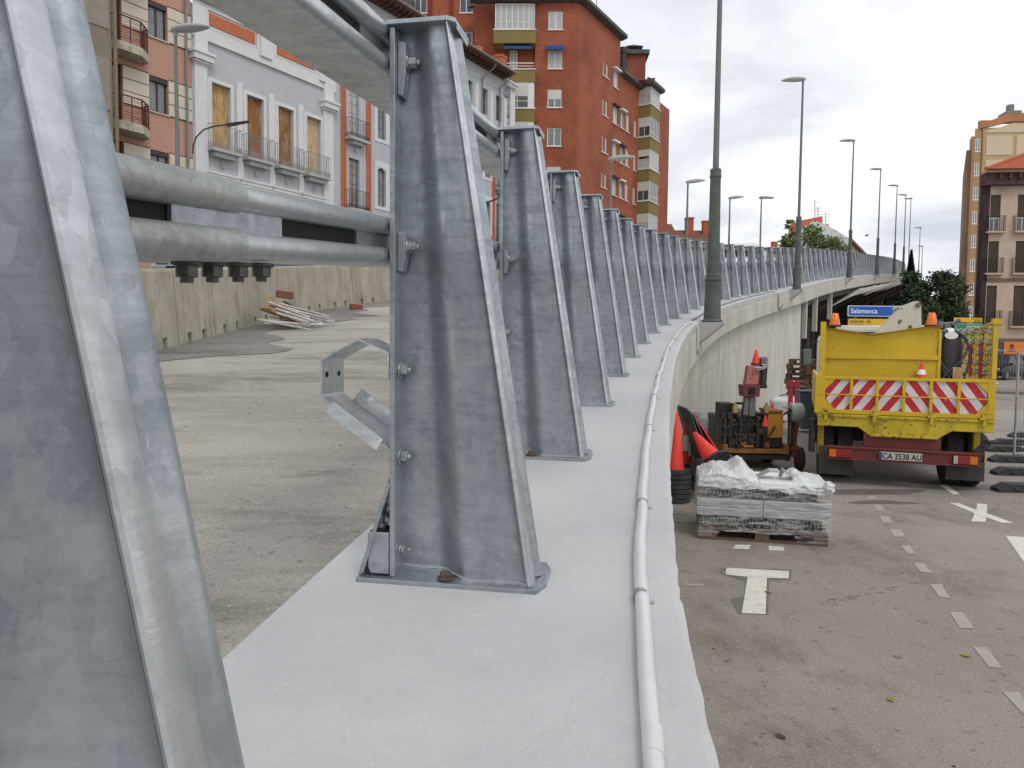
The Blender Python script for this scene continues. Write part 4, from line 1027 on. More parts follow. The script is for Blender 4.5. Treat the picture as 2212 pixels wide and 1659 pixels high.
ROW = Facade(-34.0, 0.0, math.atan2(1600, 959.0))
GZ = lambda t: 1.24+.0937*(t*ROW.x.y)+.2

# ---------------- salmon brick house with balconies (left)
x0 = ROW.t(60); x1 = ROW.t(416.5)
F1 = ROW.sub(x0); W1 = x1-x0
b1 = F1.root('apartment_building', 'salmon brick apartment house with cream stone bands and rusty balconies', 'building') if False else ROW.root('apartment_building', 'salmon brick apartment house with cream stone bands and rusty balconies', 'building', x0)
wt, wb = F1.z(345, 168), F1.z(345, 262)       # small window opening
sh = 0
storeys = []
zt = F1.z(328, 25)                 # bottom of the window row above
# bands: lower stone band between y=115..300 px at u=300
bt = F1.z(300, 149); bb = F1.z(300, 250)
FH = (F1.z(228, 152)-F1.z(228, 308))           # balcony to balcony
FH = 3.05
dz_ = F1.z(272, 290)-0.0
slab = F1.z(262, 272)              # top of the lower balcony slab
levels = [slab+FH*k for k in (-1, 0, 1, 2)]
dA, dB = F1.t(231), F1.t(268)      # balcony door
wA, wB = F1.t(326), F1.t(366)      # window
opens = []
for z in levels:
    opens += [(dA, dB, z+.02, z+2.45), (wA, wB, z+.95, z+2.42)]
dA2, dB2 = dA-4.4, dB-4.4
if dA2 > .3:
    for z in levels: opens.append((dA2, dB2, z+.02, z+2.45))
ztop = levels[-1]+FH
m_ = MB(); m_.wall(0, W1, 0, ztop, opens, 0, .25); m_.add([(0, 9, 0), (W1, 9, 0), (W1, 9, ztop), (0, 9, ztop), (0, 0, 0), (W1, 0, 0), (W1, 0, ztop), (0, 0, ztop)], [(0, 1, 2, 3), (1, 5, 6, 2), (0, 4, 7, 3), (3, 2, 6, 7)])
m_.build('wall', BRICKS, b1)
LEDGE = mat('dark_red_ledge', (.15, .035, .025), .8, vary=.2)
for z in levels:
    segs = [(.0, dA2-.02) if dA2 > .3 else None, (dB2+.02 if dA2 > .3 else 0, dA-.02), (dB+.02, wA-.02), (wB+.02, W1)]
    for sg in segs:
        if not sg or sg[1]-sg[0] < .1: continue
        zz = z+.93; 
        for k in range(3):
            m_ = MB(); m_.box(sg[0], sg[1], -.035, -.001, zz+k*.5+.03, zz+(k+1)*.5-.005); m_.build('stone_band', STONEB, b1, bevel=.006)
        m_ = MB()
        for k in range(4): m_.box(sg[0], sg[1], -.045 if k in (0, 3) else -.02, 0, zz+k*.5-.005, zz+k*.5+.03)
        m_.build('ledge', LEDGE, b1)
    window(b1, wA, wB, z+.95, z+2.42, .12, BRFRAME, GLASSB, 1, w=.09, curtain=None)
    m_ = MB(); m_.box(wA-.05, wB+.05, -.07, .1, z+.90, z+.948); m_.build('sill', STONEB, b1)
    m_ = MB(); m_.box(wA, wB, .02, .11, z+2.22, z+2.42); m_.build('blind_box', BRFRAME, b1)
    for (a, b) in ((dA, dB), (dA2, dB2)):
        if a < .3: continue
        f = window(b1, a, b, z+.02, z+2.45, .14, BRFRAME, GLASSB, 1, w=.10, name='balcony_door')
        bl = MB(); c0, c1 = a-.35, b+.95
        bl.prism([(c0, 0), (c0, -.35), (c0+.5, -.85), (c1-.6, -.85), (c1, -.35), (c1, 0)], z-.34, z, 'z')
        o = bl.build('balcony', mat('stained_balcony_concrete', (.46, .42, .32), .9, vary=.2, scale=3, dirt=.9, dirtcol=(.12, .11, .09), dscale=2.6, obj=True, stretch=(1, 1, .6)), b1, bevel=.02)
        rl = MB(); P_ = [(c0+.05, -.02, 0), (c0+.05, -.33, 0), (c0+.52, -.80, 0), (c1-.62, -.80, 0), (c1-.05, -.33, 0), (c1-.05, -.02, 0)]
        for (p, q) in zip(P_, P_[1:]):
            rl.bar((p[0], p[1], z+1.0), (q[0], q[1], z+1.0), .045, .045)
            for k in range(1, 9): rl.bar((p[0], p[1], z+.05+k*.105), (q[0], q[1], z+.05+k*.105+(0.05 if k % 2 else 0)), .014, .014)
            rl.bar((q[0], q[1], z), (q[0], q[1], z+1.0), .045, .045)
            mx_ = ((p[0]+q[0])/2, (p[1]+q[1])/2); rl.bar((mx_[0], mx_[1], z), (mx_[0], mx_[1], z+1.0), .03, .03)
        rl.build('railing', mat('rusty_red_railing', (.10, .025, .018), .7, vary=.4, scale=5), o)
dpx = F1.t(404)
m_ = MB(); m_.tube([(dpx, -.09, .5), (dpx, -.09, ztop-.2)], .055, 10)
for z in frange(5, ztop-1, 2.4): m_.tube([(dpx, -.09, z), (dpx, -.09, z+.1)], .068, 10)
m_.build('downpipe', DOWNP, b1, smooth=True)
# brownish rendered bay at its left with a steel pole in front
m_ = MB(); xb = F1.t(218); m_.box(xb-1.6, xb, -.9, -.001, 0, ztop); m_.build('bay', mat('brown_render', (.23, .19, .15), .9, vary=.12, obj=True), b1)
for z in levels:
    m_ = MB(); m_.box(xb-1.4, xb-.1, -.93, -.902, z+.2, z+2.1); m_.build('bay_panel', mat('pale_panel', (.27, .24, .20), .8), b1)
m_ = MB(); m_.tube([(xb+.12, -.95, 0), (xb+.12, -.95, ztop)], .07, 8); m_.build('bay_pole', mat('ochre_pole', (.22, .16, .09), .7), b1)

# ---------------- grey and white palace with four balconies
x0 = ROW.t(417.5); x1 = ROW.t(734)
F2 = ROW.sub(x0); W2 = x1-x0
b2 = ROW.root('palace', 'grey house front with white pilasters, four balconies and brick panels in a white parapet', 'building', x0)
doors = [(F2.t(457.5), F2.t(486.5)), (F2.t(533), F2.t(558)), (F2.t(600), F2.t(623)), (F2.t(661.5), F2.t(683))]
zf = F2.z(455, 322); zd = F2.z(458, 178)
shf = [(a, b, zf, zd) for (a, b) in [(d[0], d[1]+ .30) for d in doors]]
ztop = F2.z(454, 8); zpar = F2.z(457, 94)
lw = []
lz1 = F2.z(455, 375)-.0; lz0 = lz1-2.6
for d_ in doors: lw.append((d_[0]-.25, d_[1]+.65, lz0, lz1-.25))
m_ = MB(); m_.wall(0, W2, 0, ztop-.3, shf+lw, 0, .35); m_.add([(0, 9, 0), (W2, 9, 0), (W2, 9, ztop-.3), (0, 9, ztop-.3), (0, 0, 0), (W2, 0, 0), (W2, 0, ztop-.3), (0, 0, ztop-.3)], [(0, 1, 2, 3), (1, 5, 6, 2), (0, 4, 7, 3), (3, 2, 6, 7)])
m_.build('wall', GREYW, b2)
for k, (a, b, c, d) in enumerate(shf):
    f = MB(); w = .11
    for (p, q, r2, s2, pr) in ((a-w-.07, a, c, d+w+.07, .06), (b, b+w+.07, c, d+w+.07, .06), (a, b, d, d+w+.07, .06), (a-.045, a, c, d+.045, .10), (b, b+.045, c, d+.045, .10), (a, b, d, d+.045, .10)):
        f.box(p, q, -pr, -.001 if pr < .1 else -.061, r2, s2)
    f.build('window_surround', WHITEW, b2)
    s_ = MB(); s_.box(a+.001, b-.001, .16, .19, c, d-.001)
    for j in range(8 if k in (0, 3) else 3):
        if k in (0, 3):
            xx = a+(b-a)*(j+.5)/8; s_.box(xx-.012, xx+.012, .145, .16, c+.05, d-.15)
        else:
            xx = a+(b-a)*(j+.5)/3; s_.box(xx-(b-a)*.15, xx+(b-a)*.15, .15, .16, c+.1, d-.2)
    sho = s_.build('shutter', SHUTW if k == 3 else (SHUT if k else mat('peeling_shutter', (.50, .33, .14), .8, vary=.4, scale=2.5, stretch=(3, 3, .5), dirt=.9, dirtcol=(.20, .065, .02), dscale=2.0, obj=True)), b2)
    sl_ = MB(); sl_.prism([(a-.30, 0), (a-.30, -.50), (b+.30, -.50), (b+.30, 0)], c-.13, c-.005, 'z'); sl_.prism([(a-.12, 0), (a-.06, -.36), (b+.06, -.36), (b+.12, 0)], c-.34, c-.131, 'z')
    sl_.prism([(0, -.35), (-.12, -.70), (-.22, -.70), (-.22, -.76), (-.06, -.76), (.0, -.72)] , (a+b)/2-.02, (a+b)/2+.06, 'x', Matrix.Translation((0, 0, c)))
    bo = sl_.build('balcony', mat('grey_balcony_stone', (.43, .43, .42), .9, vary=.1, dirt=.4, dirtcol=(.25, .25, .24), dscale=2), b2)
    rl = MB(); railing(rl, [(a-.27, -.02, 0), (a-.27, -.47, 0), (b+.27, -.47, 0), (b+.27, -.02, 0)], c, 1.05, .12, .0085, 5, scroll=.24)
    rl.build('railing', WROUGHTG, bo)
    if k < 3:
        xx = (b+doors[k+1][0])/2+.08; pz = MB(); pz.box(xx-.17, xx+.17, -.05, -.001, 0, zd+.45); pz.build('pilaster', WHITEW, b2)
    a2, b2_, c2, d2 = lw[k]
    h_ = MB(); h_.box(a2-.12, b2_+.12, -.12, -.001, d2+.1, d2+.26); h_.box(a2-.18, b2_+.18, -.16, -.001, d2+.262, d2+.36); h_.build('lintel', WHITEW, b2)
    h_ = MB(); h_.box(a2+.001, b2_-.001, .08, .12, c2, d2-.001)
    for j in range(18): h_.box(a2+.02, b2_-.02, .066, .08, c2+.05+j*.13, c2+.14+j*.13)
    h_.build('shutter', WHITEW, b2)
# corner pilasters, parapet with brick panels and cornice
for (a, b) in ((F2.t(420), F2.t(447)), (F2.t(697), F2.t(717))):
    pz = MB(); pz.box(a, b, -.14, -.001, 0, F2.z(425, 137, -.1)); pz.box(a+.12, b-.12, -.155, -.141, 4.4, F2.z(425, 192, -.1)); zc = F2.z(425, 137, -.1)
    pz.box(a-.03, b+.03, -.18, -.001, zc-.001, zc+.001+.06); pz.box(a-.08, b+.10, -.26, -.001, zc+.062, zc+.16); pz.box(a-.16, b+.20, -.36, -.001, zc+.161, zc+.42); pz.box(a-.22, b+.28, -.42, -.001, zc+.421, zc+.55)
    pz.box(a, b, -.20, -.001, zc+.551, zc+1.5)
    pz.build('corner_pilaster', WHITEW, b2, bevel=.01)
P1a, P1b, P2a, P2b = F2.t(454.5), F2.t(551), F2.t(598.5), F2.t(677.5)
pt, pb = F2.z(455, 31), F2.z(455, 57)
za = zpar
m_ = MB(); m_.wall(.0, W2-.35, za, ztop, [(P1a-.16, P1b+.16, pb-.16, pt+.16), (P2a-.16, P2b+.16, pb-.16, pt+.16)], -.12, .05)
m_.add([(0, -.12, ztop), (W2-.35, -.12, ztop), (W2-.35, .3, ztop), (0, .3, ztop), (0, -.12, za), (W2-.35, -.12, za), (W2-.35, 0, za), (0, 0, za)], [(0, 1, 2, 3), (4, 5, 6, 7)])
m_.add([(W2-.35, -.12, za), (W2-.35, .3, za), (W2-.35, .3, ztop), (W2-.35, -.12, ztop)], [(0, 1, 2, 3)])
m_.build('parapet', WHITEW, b2)
for (a, b) in ((P1a, P1b), (P2a, P2b)):
    p = MB(); p.box(a, b, -.115, -.072, pb, pt); p.build('brick_panel', BRICKO, b2)
    p = MB(); 
    for (c, d, e_, g_) in ((a-.16, b+.16, pb-.16, pb-.10), (a-.16, b+.16, pt+.10, pt+.16), (a-.16, a-.10, pb-.1, pt+.1), (b+.10, b+.16, pb-.1, pt+.1)): p.box(c, d, -.135, -.121, e_, g_)
    p.build('panel_frame', WHITEW, b2)
m_ = MB(); m_.box(-.05, P1b+.9, -.34, -.121, ztop-.001, ztop+.10); m_.box(-.05, P1b+.85, -.26, -.121, ztop-.12, ztop-.002); m_.build('cornice', mat('grey_cornice', (.36, .35, .34), .9, vary=.15), b2)
m_ = MB(); a = F2.t(573); m_.box(a-.35, a+.35, -.22, -.1205, za+.3, ztop+.35); m_.build('parapet_pier', WHITEW, b2)
m_ = MB(); a = F2.t(693); m_.box(a-.2, a+.25, -.22, -.1205, za+.3, ztop-.2); m_.build('parapet_pier', WHITEW, b2)
m_ = MB(); m_.prism([(0, ztop-.3), (W2, ztop-.3), (W2*.5, ztop+1.5)], .6, 8, 'y'); m_.build('roof', TILE, b2)

# ---------------- blue-grey house with orange brick strips
x0 = ROW.t(734.5); x1 = ROW.t(1101)
F3 = ROW.sub(x0); W3 = x1-x0
b3 = ROW.root('apartment_building', 'blue-grey house front with orange brick strips, tall windows and a dark tiled eave', 'building', x0)
ze = F3.z(1084, 156); 
ops = []; per = 5.1; t0 = F3.t(736.5)
zA0, zA1 = F3.z(760, 300), F3.z(760, 190)          # upper balcony door
zB0, zB1 = F3.z(758, 452), F3.z(758, 346)          # lower balcony door
fh = zA0-zB0
lv = [zB0-fh, zB0, zA0, zA0+fh]
strips = []; bal = []; wins = []
for k in range(4):
    o_ = t0+k*per
    strips += [o_, o_+2.02]; bal.append(o_+.62); wins += [o_+2.95, o_+4.15]
wins = [w for w in wins if w+.75 < W3-.3]; bal = [w for w in bal if w+.85 < W3-.3]; strips = [w for w in strips if w+.5 < W3]
topw = [F3.t(u) for u in (982, 1013, 1046, 1076)]
topw = [topw[0]-1.85*k for k in range(9, 0, -1) if topw[0]-1.85*k > .5]+topw
lvl = lv[:3]
zt0 = F3.z(1045, 246); zt1 = F3.z(1045, 190)
for z in lvl:
    for w in wins: ops.append((w, w+.75, z+.55, z+(zA1-zA0)))
    for w in bal: ops.append((w, w+.85, z, z+(zA1-zA0)+.05))
for w in topw: ops.append((w-.38, w+.38, zt0, zt1))
m_ = MB(); m_.wall(0, W3, 0, ze-.5, ops, 0, .3); zz = ze-.5
m_.add([(0, 9, 0), (W3, 9, 0), (W3, 9, zz), (0, 9, zz), (0, 0, 0), (W3, 0, 0), (W3, 0, zz), (0, 0, zz)], [(0, 1, 2, 3), (1, 5, 6, 2), (0, 4, 7, 3), (3, 2, 6, 7)])
m_.build('wall', GREYB, b3)
for s_ in strips:
    for dx in (0, .21):
        m_ = MB(); m_.box(s_+dx, s_+dx+.17, -.06, -.001, 0, lv[2]+fh-.4); m_.build('brick_strip', BRICKO, b3)
WB = mat('brown_wood_frame', (.22, .12, .05), .7, vary=.2)
for j, z in enumerate(lvl):
    for i, w in enumerate(wins):
        z0_, z1_ = z+.55, z+(zA1-zA0)
        window(b3, w, w+.75, z0_, z1_, .14, WB, GLASSB if (i+j) % 3 else mat('blue_window', (.03, .12, .26), .3, vary=.5, scale=5), 1, (.3, .6), w=.05)
        s_ = MB()
        for (a, b, c, d) in ((w-.22, w, z0_-.2, z1_+.35), (w+.75, w+.97, z0_-.2, z1_+.35), (w, w+.75, z1_, z1_+.35), (w, w+.75, z0_-.2, z0_)): s_.box(a, b, -.035, -.001, c, d)
        s_.build('window_surround', WHITEW, b3)
        # segmental arch head
        if j < 2:
            s_ = MB(); n_ = 6; pa = [(w+.75*k/n_, z1_-.16+.15*math.sin(math.pi*k/n_)) for k in range(n_+1)]+[(w+.75, z1_), (w, z1_)]
            s_.prism(pa, -.002, .1, 'y'); s_.build('arch_head', WHITEW, b3)
    for i, w in enumerate(bal):
        z1_ = z+(zA1-zA0)+.05
        window(b3, w, w+.85, z, z1_, .14, WB if j != 2 else WROUGHTG, GLASSB if j != 2 else CURT, 1, (.35, .52, .7, .86), w=.05, name='balcony_door')
        sl_ = MB(); sl_.prism([(w-.35, 0), (w-.35, -.5), (w+1.2, -.5), (w+1.2, 0)], z-.15, z-.005, 'z'); sl_.prism([(w-.1, 0), (w, -.35), (w+.85, -.35), (w+.95, 0)], z-.34, z-.151, 'z')
        sl_.prism([(0, -.35), (-.12, -.62), (-.2, -.62), (-.2, -.68), (.0, -.66)], w+.42, w+.5, 'x', Matrix.Translation((0, 0, z)))
        bo = sl_.build('balcony', mat('grey_balcony_stone'), b3)
        rl = MB(); railing(rl, [(w-.32, -.02, 0), (w-.32, -.47, 0), (w+1.17, -.47, 0), (w+1.17, -.02, 0)], z, 1.0, .12, .008, 5, scroll=.2); rl.build('railing', WROUGHT, bo)
for w in topw:
    window(b3, w-.38, w+.38, zt0, zt1, .18, WROUGHTG, GLASS, 1, (.5,), w=.05)
    m_ = MB(); m_.box(w+.72, w+1.08, -.03, -.001, zt0-1, zt1+.1); m_.build('pilaster', WHITEW, b3)
m_ = MB(); m_.box(0, W3-.6, -.05, -.001, zt1+.45, zt1+.50); m_.build('string_course', WHITEW, b3)
we = F3.t(1086)
m_ = MB(); m_.prism([(-1.0, ze-.28), (-1.0, ze-.18), (.0, ze+.12), (4.5, ze+1.6), (9, ze-.2), (9, ze-.5), (0, ze-.5)], -.3, we, 'x'); m_.build('roof', TILEB, b3)
m_ = MB()
for k in range(int((we+.3)/.42)): m_.box(-.25+k*.42, -.15+k*.42, -.92, -.002, ze-.50, ze-.30)
m_.build('rafter_tails', mat('dark_wood_rafters', (.07, .035, .025), .9), b3)
m_ = MB(); m_.tube([(-.3, -1.05, ze-.16), (we, -1.05, ze-.16)], .07, 8); m_.build('gutter', DOWNP, b3, smooth=True)
for u in (967+.0, 1045, 1084):
    tt_ = F3.t(u) if u < 1080 else we-.25
    m_ = MB(); m_.tube([(tt_, -1.0, ze-.2), (tt_-.05, -.85, ze-.55), (tt_-.4, -.1, ze-1.25), (tt_-.4, -.08, 6)], .045, 8); m_.build('downpipe', DOWNP, b3, smooth=True)
# small white end house with a brick balustrade on its roof
x0 = ROW.t(1088); F4 = ROW.sub(x0)
b4 = ROW.root('house', 'narrow white end house with a corbelled cornice and a red brick balustrade on its roof', 'building', x0)
W4 = ROW.t(1102.5)-x0+.6; zc = F4.z(1095, 178); zr = F4.z(1090, 118)
m_ = MB(); m_.box(.01, W4, .0, 8, 0, zc); m_.build('wall', WHITEW, b4)
m_ = MB(); m_.box(-.2, W4+.1, -.3, .5, zc+.001, zc+.12); 
for k in range(6): m_.box(k*W4/6, k*W4/6+.12, -.25, -.001, zc-.3, zc)
m_.build('cornice', WHITEW, b4)
m_ = MB(); m_.box(-1.8, W4, .9, 7.5, zc+.121, zr-.9); m_.build('attic', WHITEW, b4)
m_ = MB(); m_.box(-1.8, W4, .85, 1.1, zr-.899, zr-.15); m_.box(W4-.7, W4+.02, .80, 1.5, zr-.899, zr+.35); m_.box(W4-.75, W4+.07, .75, 1.55, zr+.351, zr+.5); m_.box(-2.2, -1.75, .8, 1.4, zr-.9, zr+.1)
m_.build('brick_balustrade', BRICKO, b4)

# ================================================================ red brick tower block
YA = 58.0
cx_ = onY(1248, 300, YA).x
FA = Facade(cx_, YA, -0.03)         # front facing the camera, x runs to the right, corner at x = 0
FB = Facade(cx_, YA, ROW.a)         # long side along the street
bt_ = empty('tower_block', (cx_, YA, 0), 0); tag(bt_, 'tall red brick tower block with olive balcony fronts and dark slate eaves', 'building')
MA = Matrix.Rotation(FA.a, 4, 'Z'); MBm = Matrix.Rotation(FB.a, 4, 'Z')
zroof = FB.z(1265, 6)
storey = 2.92
# object-space brick: walls are their own children carrying the rotation
def wall_child(name, rot, x0, x1, z0, z1, ops, mt, y=0.0, depth=.16):
    m_ = MB(); m_.wall(x0, x1, z0, z1, ops, y, depth); o = m_.build(name, mt, bt_); o.rotation_euler = (0, 0, rot); return o
zw = [FA.z(1195, v) for v in (67, 147, 227, 306)]      # sill heights of the window column (px)
zs = [FA.z(1195, 64)-storey*k for k in range(8)]
wa, wb_ = FA.t(1180.5), FA.t(1211)
ops = [(wa, wb_, z, z+1.38) for z in zs]
xL = FA.t(1153)
wall_child('wall', FA.a, xL, 0, 0, zroof, ops, BRICKR)
for k, z in enumerate(zs):
    f = window(bt_, wa, wb_, z, z+1.38, .06, WFRAME, GLASSB, 1, blind=(0, .0, .55, 0, .45, 0, .3, 0)[k], sill=.08, w=.07, curtain=k in (0, 1))
    f.rotation_euler = (0, 0, FA.a)
    if k == 1:
        m_ = MB(); m_.add([(wa-.15, 0, z+1.75), (wb_+.15, 0, z+1.75), (wb_+.15, -.6, z+1.4), (wa-.15, -.6, z+1.4), (wa-.15, -.6, z+1.22), (wb_+.15, -.6, z+1.22)], [(0, 1, 2, 3), (3, 2, 5, 4)])
        o = m_.build('awning', mat('blue_awning', (.012, .07, .24), .8, vary=.1), bt_); o.rotation_euler = (0, 0, FA.a)
# stacked balconies left of that front
bx0, bx1 = FA.t(1065), FA.t(1154); bxn = FA.t(1101)
wall_child('wall', FA.a, FA.t(1021), xL, 0, zroof, [], BRICKR, .5)
for k in range(8):
    zf_ = FA.z(1130, 74)-storey*k
    z0_ = zf_-.95 if k else zf_-.95
    xl = bx0
    m_ = MB(); m_.box(xl, bx1, -.75, .5, z0_, zf_); o = m_.build('balcony', OLIVE, bt_, bevel=.01); o.rotation_euler = (0, 0, FA.a)
    m_ = MB(); m_.box(xl-.05, bx1+.05, -.8, .5, zf_+.001, zf_+.08); m_.build('ledge', WHITEW, o)
    hgt = storey-.95-.1
    if k == 0 or k >= 2:
        fr = MB(); nb_ = 5 if k == 0 else 2
        f_mt = WFRAME
        m2_ = frame_mb(xl+.1, bx1-.5, zf_+.08, zf_+hgt+.1, -.72, .06, nb_, (.28,)); fo = m2_.build('glazed_front', WFRAME, o)
        m2_ = MB(); m2_.box(xl+.12, bx1-.52, -.69, -.68, zf_+.1, zf_+hgt); m2_.build('pane', CURT if k == 0 else GLASS, fo)
        if k >= 2:
            m2_ = MB(); m2_.box(xl+.12, bx1-.52, -.735, -.725, zf_+.95, zf_+hgt+.1); m2_.build('blind', BLIND, fo)
        sd_ = MB(); sd_.box(bx1-.10, bx1-.06, -.6, .45, zf_+.08, zf_+hgt+.1); sd_.box(bx1-.5, bx1-.1, -.71, -.66, zf_+.08, zf_+hgt+.1); sd_.build('glazed_side', WFRAME if k else CURT, fo)
    else:
        m2_ = frame_mb(xl+1.2, bx1-1.4, zf_+.1, zf_+1.85, .40, .08, 1, (.5,)); fo = m2_.build('balcony_door', WFRAME, o)
        m2_ = MB(); m2_.box(xl+1.2, bx1-1.4, .43, .44, zf_+.1, zf_+1.85); m2_.build('pane', CURT, fo)
        m2_ = MB(); m2_.bar((xl+.1, -.7, zf_+.5), (bx1-.1, -.7, zf_+.5), .06, .06); m2_.bar((xl+.1, -.7, zf_+.28), (bx1-.1, -.7, zf_+.28), .04, .04); m2_.build('railing', WFRAME, o)
        m2_ = MB(); m2_.add([(xl+.8, .4, zf_+2.0), (bx1-.3, .4, zf_+2.0), (bx1-.3, -.9, zf_+1.7), (xl+.8, -.9, zf_+1.7), (bx1-.3, -.9, zf_+1.5), (xl+.8, -.9, zf_+1.5)], [(0, 1, 2, 3), (3, 2, 4, 5)]); m2_.build('awning', mat('blue_awning'), o)
# recessed wing to the left
yr = 1.6
rx0, rx1 = FA.t(850, 100, yr), FA.t(1021, 100, yr)
wx = [(FA.t(993, 60, yr), FA.t(1021, 60, yr))]
ops = []
zz1 = FA.z(1005, 27, yr)
for k in range(8):
    for (a, b) in ((wx[0][0], wx[0][1]-.02), (wx[0][0]-3.6, wx[0][1]-3.62)): ops.append((a, b, zz1-storey*k, zz1-storey*k+1.45))
o = wall_child('wall', FA.a, rx0-6, rx1+.2, 0, zroof+2.5, ops, BRICKR, yr)
for (a, b, c, d) in ops:
    f = window(bt_, a, b, c, d, yr+.06, WFRAME, GLASS, 1, sill=0, w=.06); f.rotation_euler = (0, 0, FA.a)
    m_ = MB(); m_.box(a-.05, b+.05, yr-.06, yr+.05, c-.09, c-.002); s_ = m_.build('sill', WFRAME, f)
for u in (930, 975):
    m_ = MB(); a = FA.t(u, 60, yr); m_.box(a-.12, a+.12, yr-.12, yr-.001, 0, zroof+2.4); o = m_.build('brick_rib', mat('dark_red_rib', (.20, .02, .015), .8), bt_); o.rotation_euler = (0, 0, FA.a)
m_ = MB(); m_.wall(rx0-9, FA.t(900, 20, yr+.5), 0, zroof-.6, [], yr-.4, .2); m_.box(rx0-9, FA.t(898, 20, yr), yr-1.6, yr-.401, FA.z(880, 36, yr), FA.z(880, 10, yr)); o = m_.build('grey_wing', SLATE, bt_); o.rotation_euler = (0, 0, FA.a)
# street side
Lb = [FB.t(u) for u in (1250, 1335, 1376, 1424, 1443)]
zst = FB.z(1337, 150)
rows = []
def rowz(k): return FB.z(1297, 286)-storey*k
# pairs of windows per storey
cols = [(FB.t(a_), FB.t(b_)) for (a_, b_) in ((1298, 1302), (1305, 1309.5), (1321.5, 1331), (1337.5, 1345), (1350, 1356.5), (1367, 1372))]
ops1 = []; ops2 = []
for k in range(-2, 8):
    z = FB.z(1301, 168)-3.0*k
    for i, (a, b) in enumerate(cols):
        zz0, zz1_ = (z, z+1.45) if i > 1 else (z+(.25 if k % 3 == 0 else .1), z+1.40)
        lim = zroof-.6 if b < Lb[1] else zst-.6
        if zz1_ < lim and zz0 > 6: (ops1 if b < Lb[1] else ops2).append((a, b, zz0, zz1_))
ops1 = [o_ for o_ in ops1 if o_[1] < Lb[1]-.1]; ops2 = [o_ for o_ in ops2 if o_[0] > Lb[1]+.05]
wall_child('wall', FB.a, 0, Lb[1], 0, zroof, ops1, BRICKR)
wall_child('wall', FB.a, Lb[1], Lb[4], 0, zst, ops2, BRICKR)
for i, (a, b, c, d) in enumerate(ops1+ops2):
    f = window(bt_, a, b, c, d, .05, WFRAME, CURT if i % 3 else GLASSB, 0 if b-a < .6 else 1, sill=.1, w=.07); f.rotation_euler = (0, 0, FB.a)
    if i % 3 != 1 and b-a > .6:
        m_ = MB(); m_.box(a-.15, b+.15, -.30, -.001, d-.02, d+.12); s_ = m_.build('window_hood', mat('brown_hood', (.10, .04, .03), .8) if i % 2 else WFRAME, f)
# end wall and roofs
m_ = MB(); m_.prism([(FA.x.x*rx0*0+FA.t(1021, 100, yr), yr), (0, 0), (FB.x.x*Lb[1], FB.x.y*Lb[1]), (FB.x.x*Lb[1]-10, FB.x.y*Lb[1]+6), (-14, 8)], zroof, zroof+.1, 'z'); m_.build('roof', SLATE, bt_)
m_ = MB(); q_ = Vector((FB.x.x*Lb[1], FB.x.y*Lb[1])); q4 = Vector((FB.x.x*Lb[4], FB.x.y*Lb[4])); q4b = q4+Vector((-12, 7)); q1b = q_+Vector((-12, 7))
m_.prism([tuple(q_), tuple(q4), tuple(q4b), tuple(q1b)], zst, zst+.1, 'z'); m_.prism([tuple(q4), tuple(q4b), tuple(q4b-Vector((.1, .1))), tuple(q4-Vector((.1, .1)))], 0, zst, 'z')
m_.prism([tuple(q_), tuple(q1b), tuple(q1b-Vector((.1, .1))), tuple(q_-Vector((.1, .1)))], zst, zroof, 'z'); m_.build('roof_slab', BRICKR, bt_)
eb = MB(); ea = FA.t(1065)
def eave(mb, pts, z, w=.55, h=.85):
    for (p, q) in zip(pts, pts[1:]):
        p = Vector((*p, 0)); q = Vector((*q, 0)); d_ = (q-p).normalized(); n_ = Vector((d_.y, -d_.x, 0))
        P2 = [p-d_*.3, q+d_*.3]; 
        vs_ = []
        for c in P2: vs_ += [(c+n_*w*.15+Vector((0, 0, z-.12))), (c+n_*w+Vector((0, 0, z))), (c+n_*w+Vector((0, 0, z+.28))), (c-n_*.25+Vector((0, 0, z+h))), (c-n_*.25+Vector((0, 0, z-.12)))]
        mb.add(vs_, [(0, 1, 2, 3, 4), (5, 6, 7, 8, 9)]+[(i, (i+1) % 5, 5+(i+1) % 5, 5+i) for i in range(5)])
A_ = lambda x, y=0: (FA.x.x*x+FA.n.x*y, FA.x.y*x+FA.n.y*y)
B_ = lambda x, y=0: (FB.x.x*x+FB.n.x*y, FB.x.y*x+FB.n.y*y)
eave(eb, [A_(bx0-1.5, -.6), A_(bx1, -.6)], zroof-.5, .6, 1.0)
eave(eb, [A_(xL-.3, 0), A_(0, 0), B_(Lb[1], 0)], zroof-.28, .55, .85)
o = eb.build('slate_eave', SLATE, bt_, bevel=.03)
eb = MB(); eave(eb, [B_(Lb[1]+.3, 0), B_(Lb[2]+.3, 0)], zst-.28, .5, .8); eb.build('slate_eave', SLATE, bt_, bevel=.03)
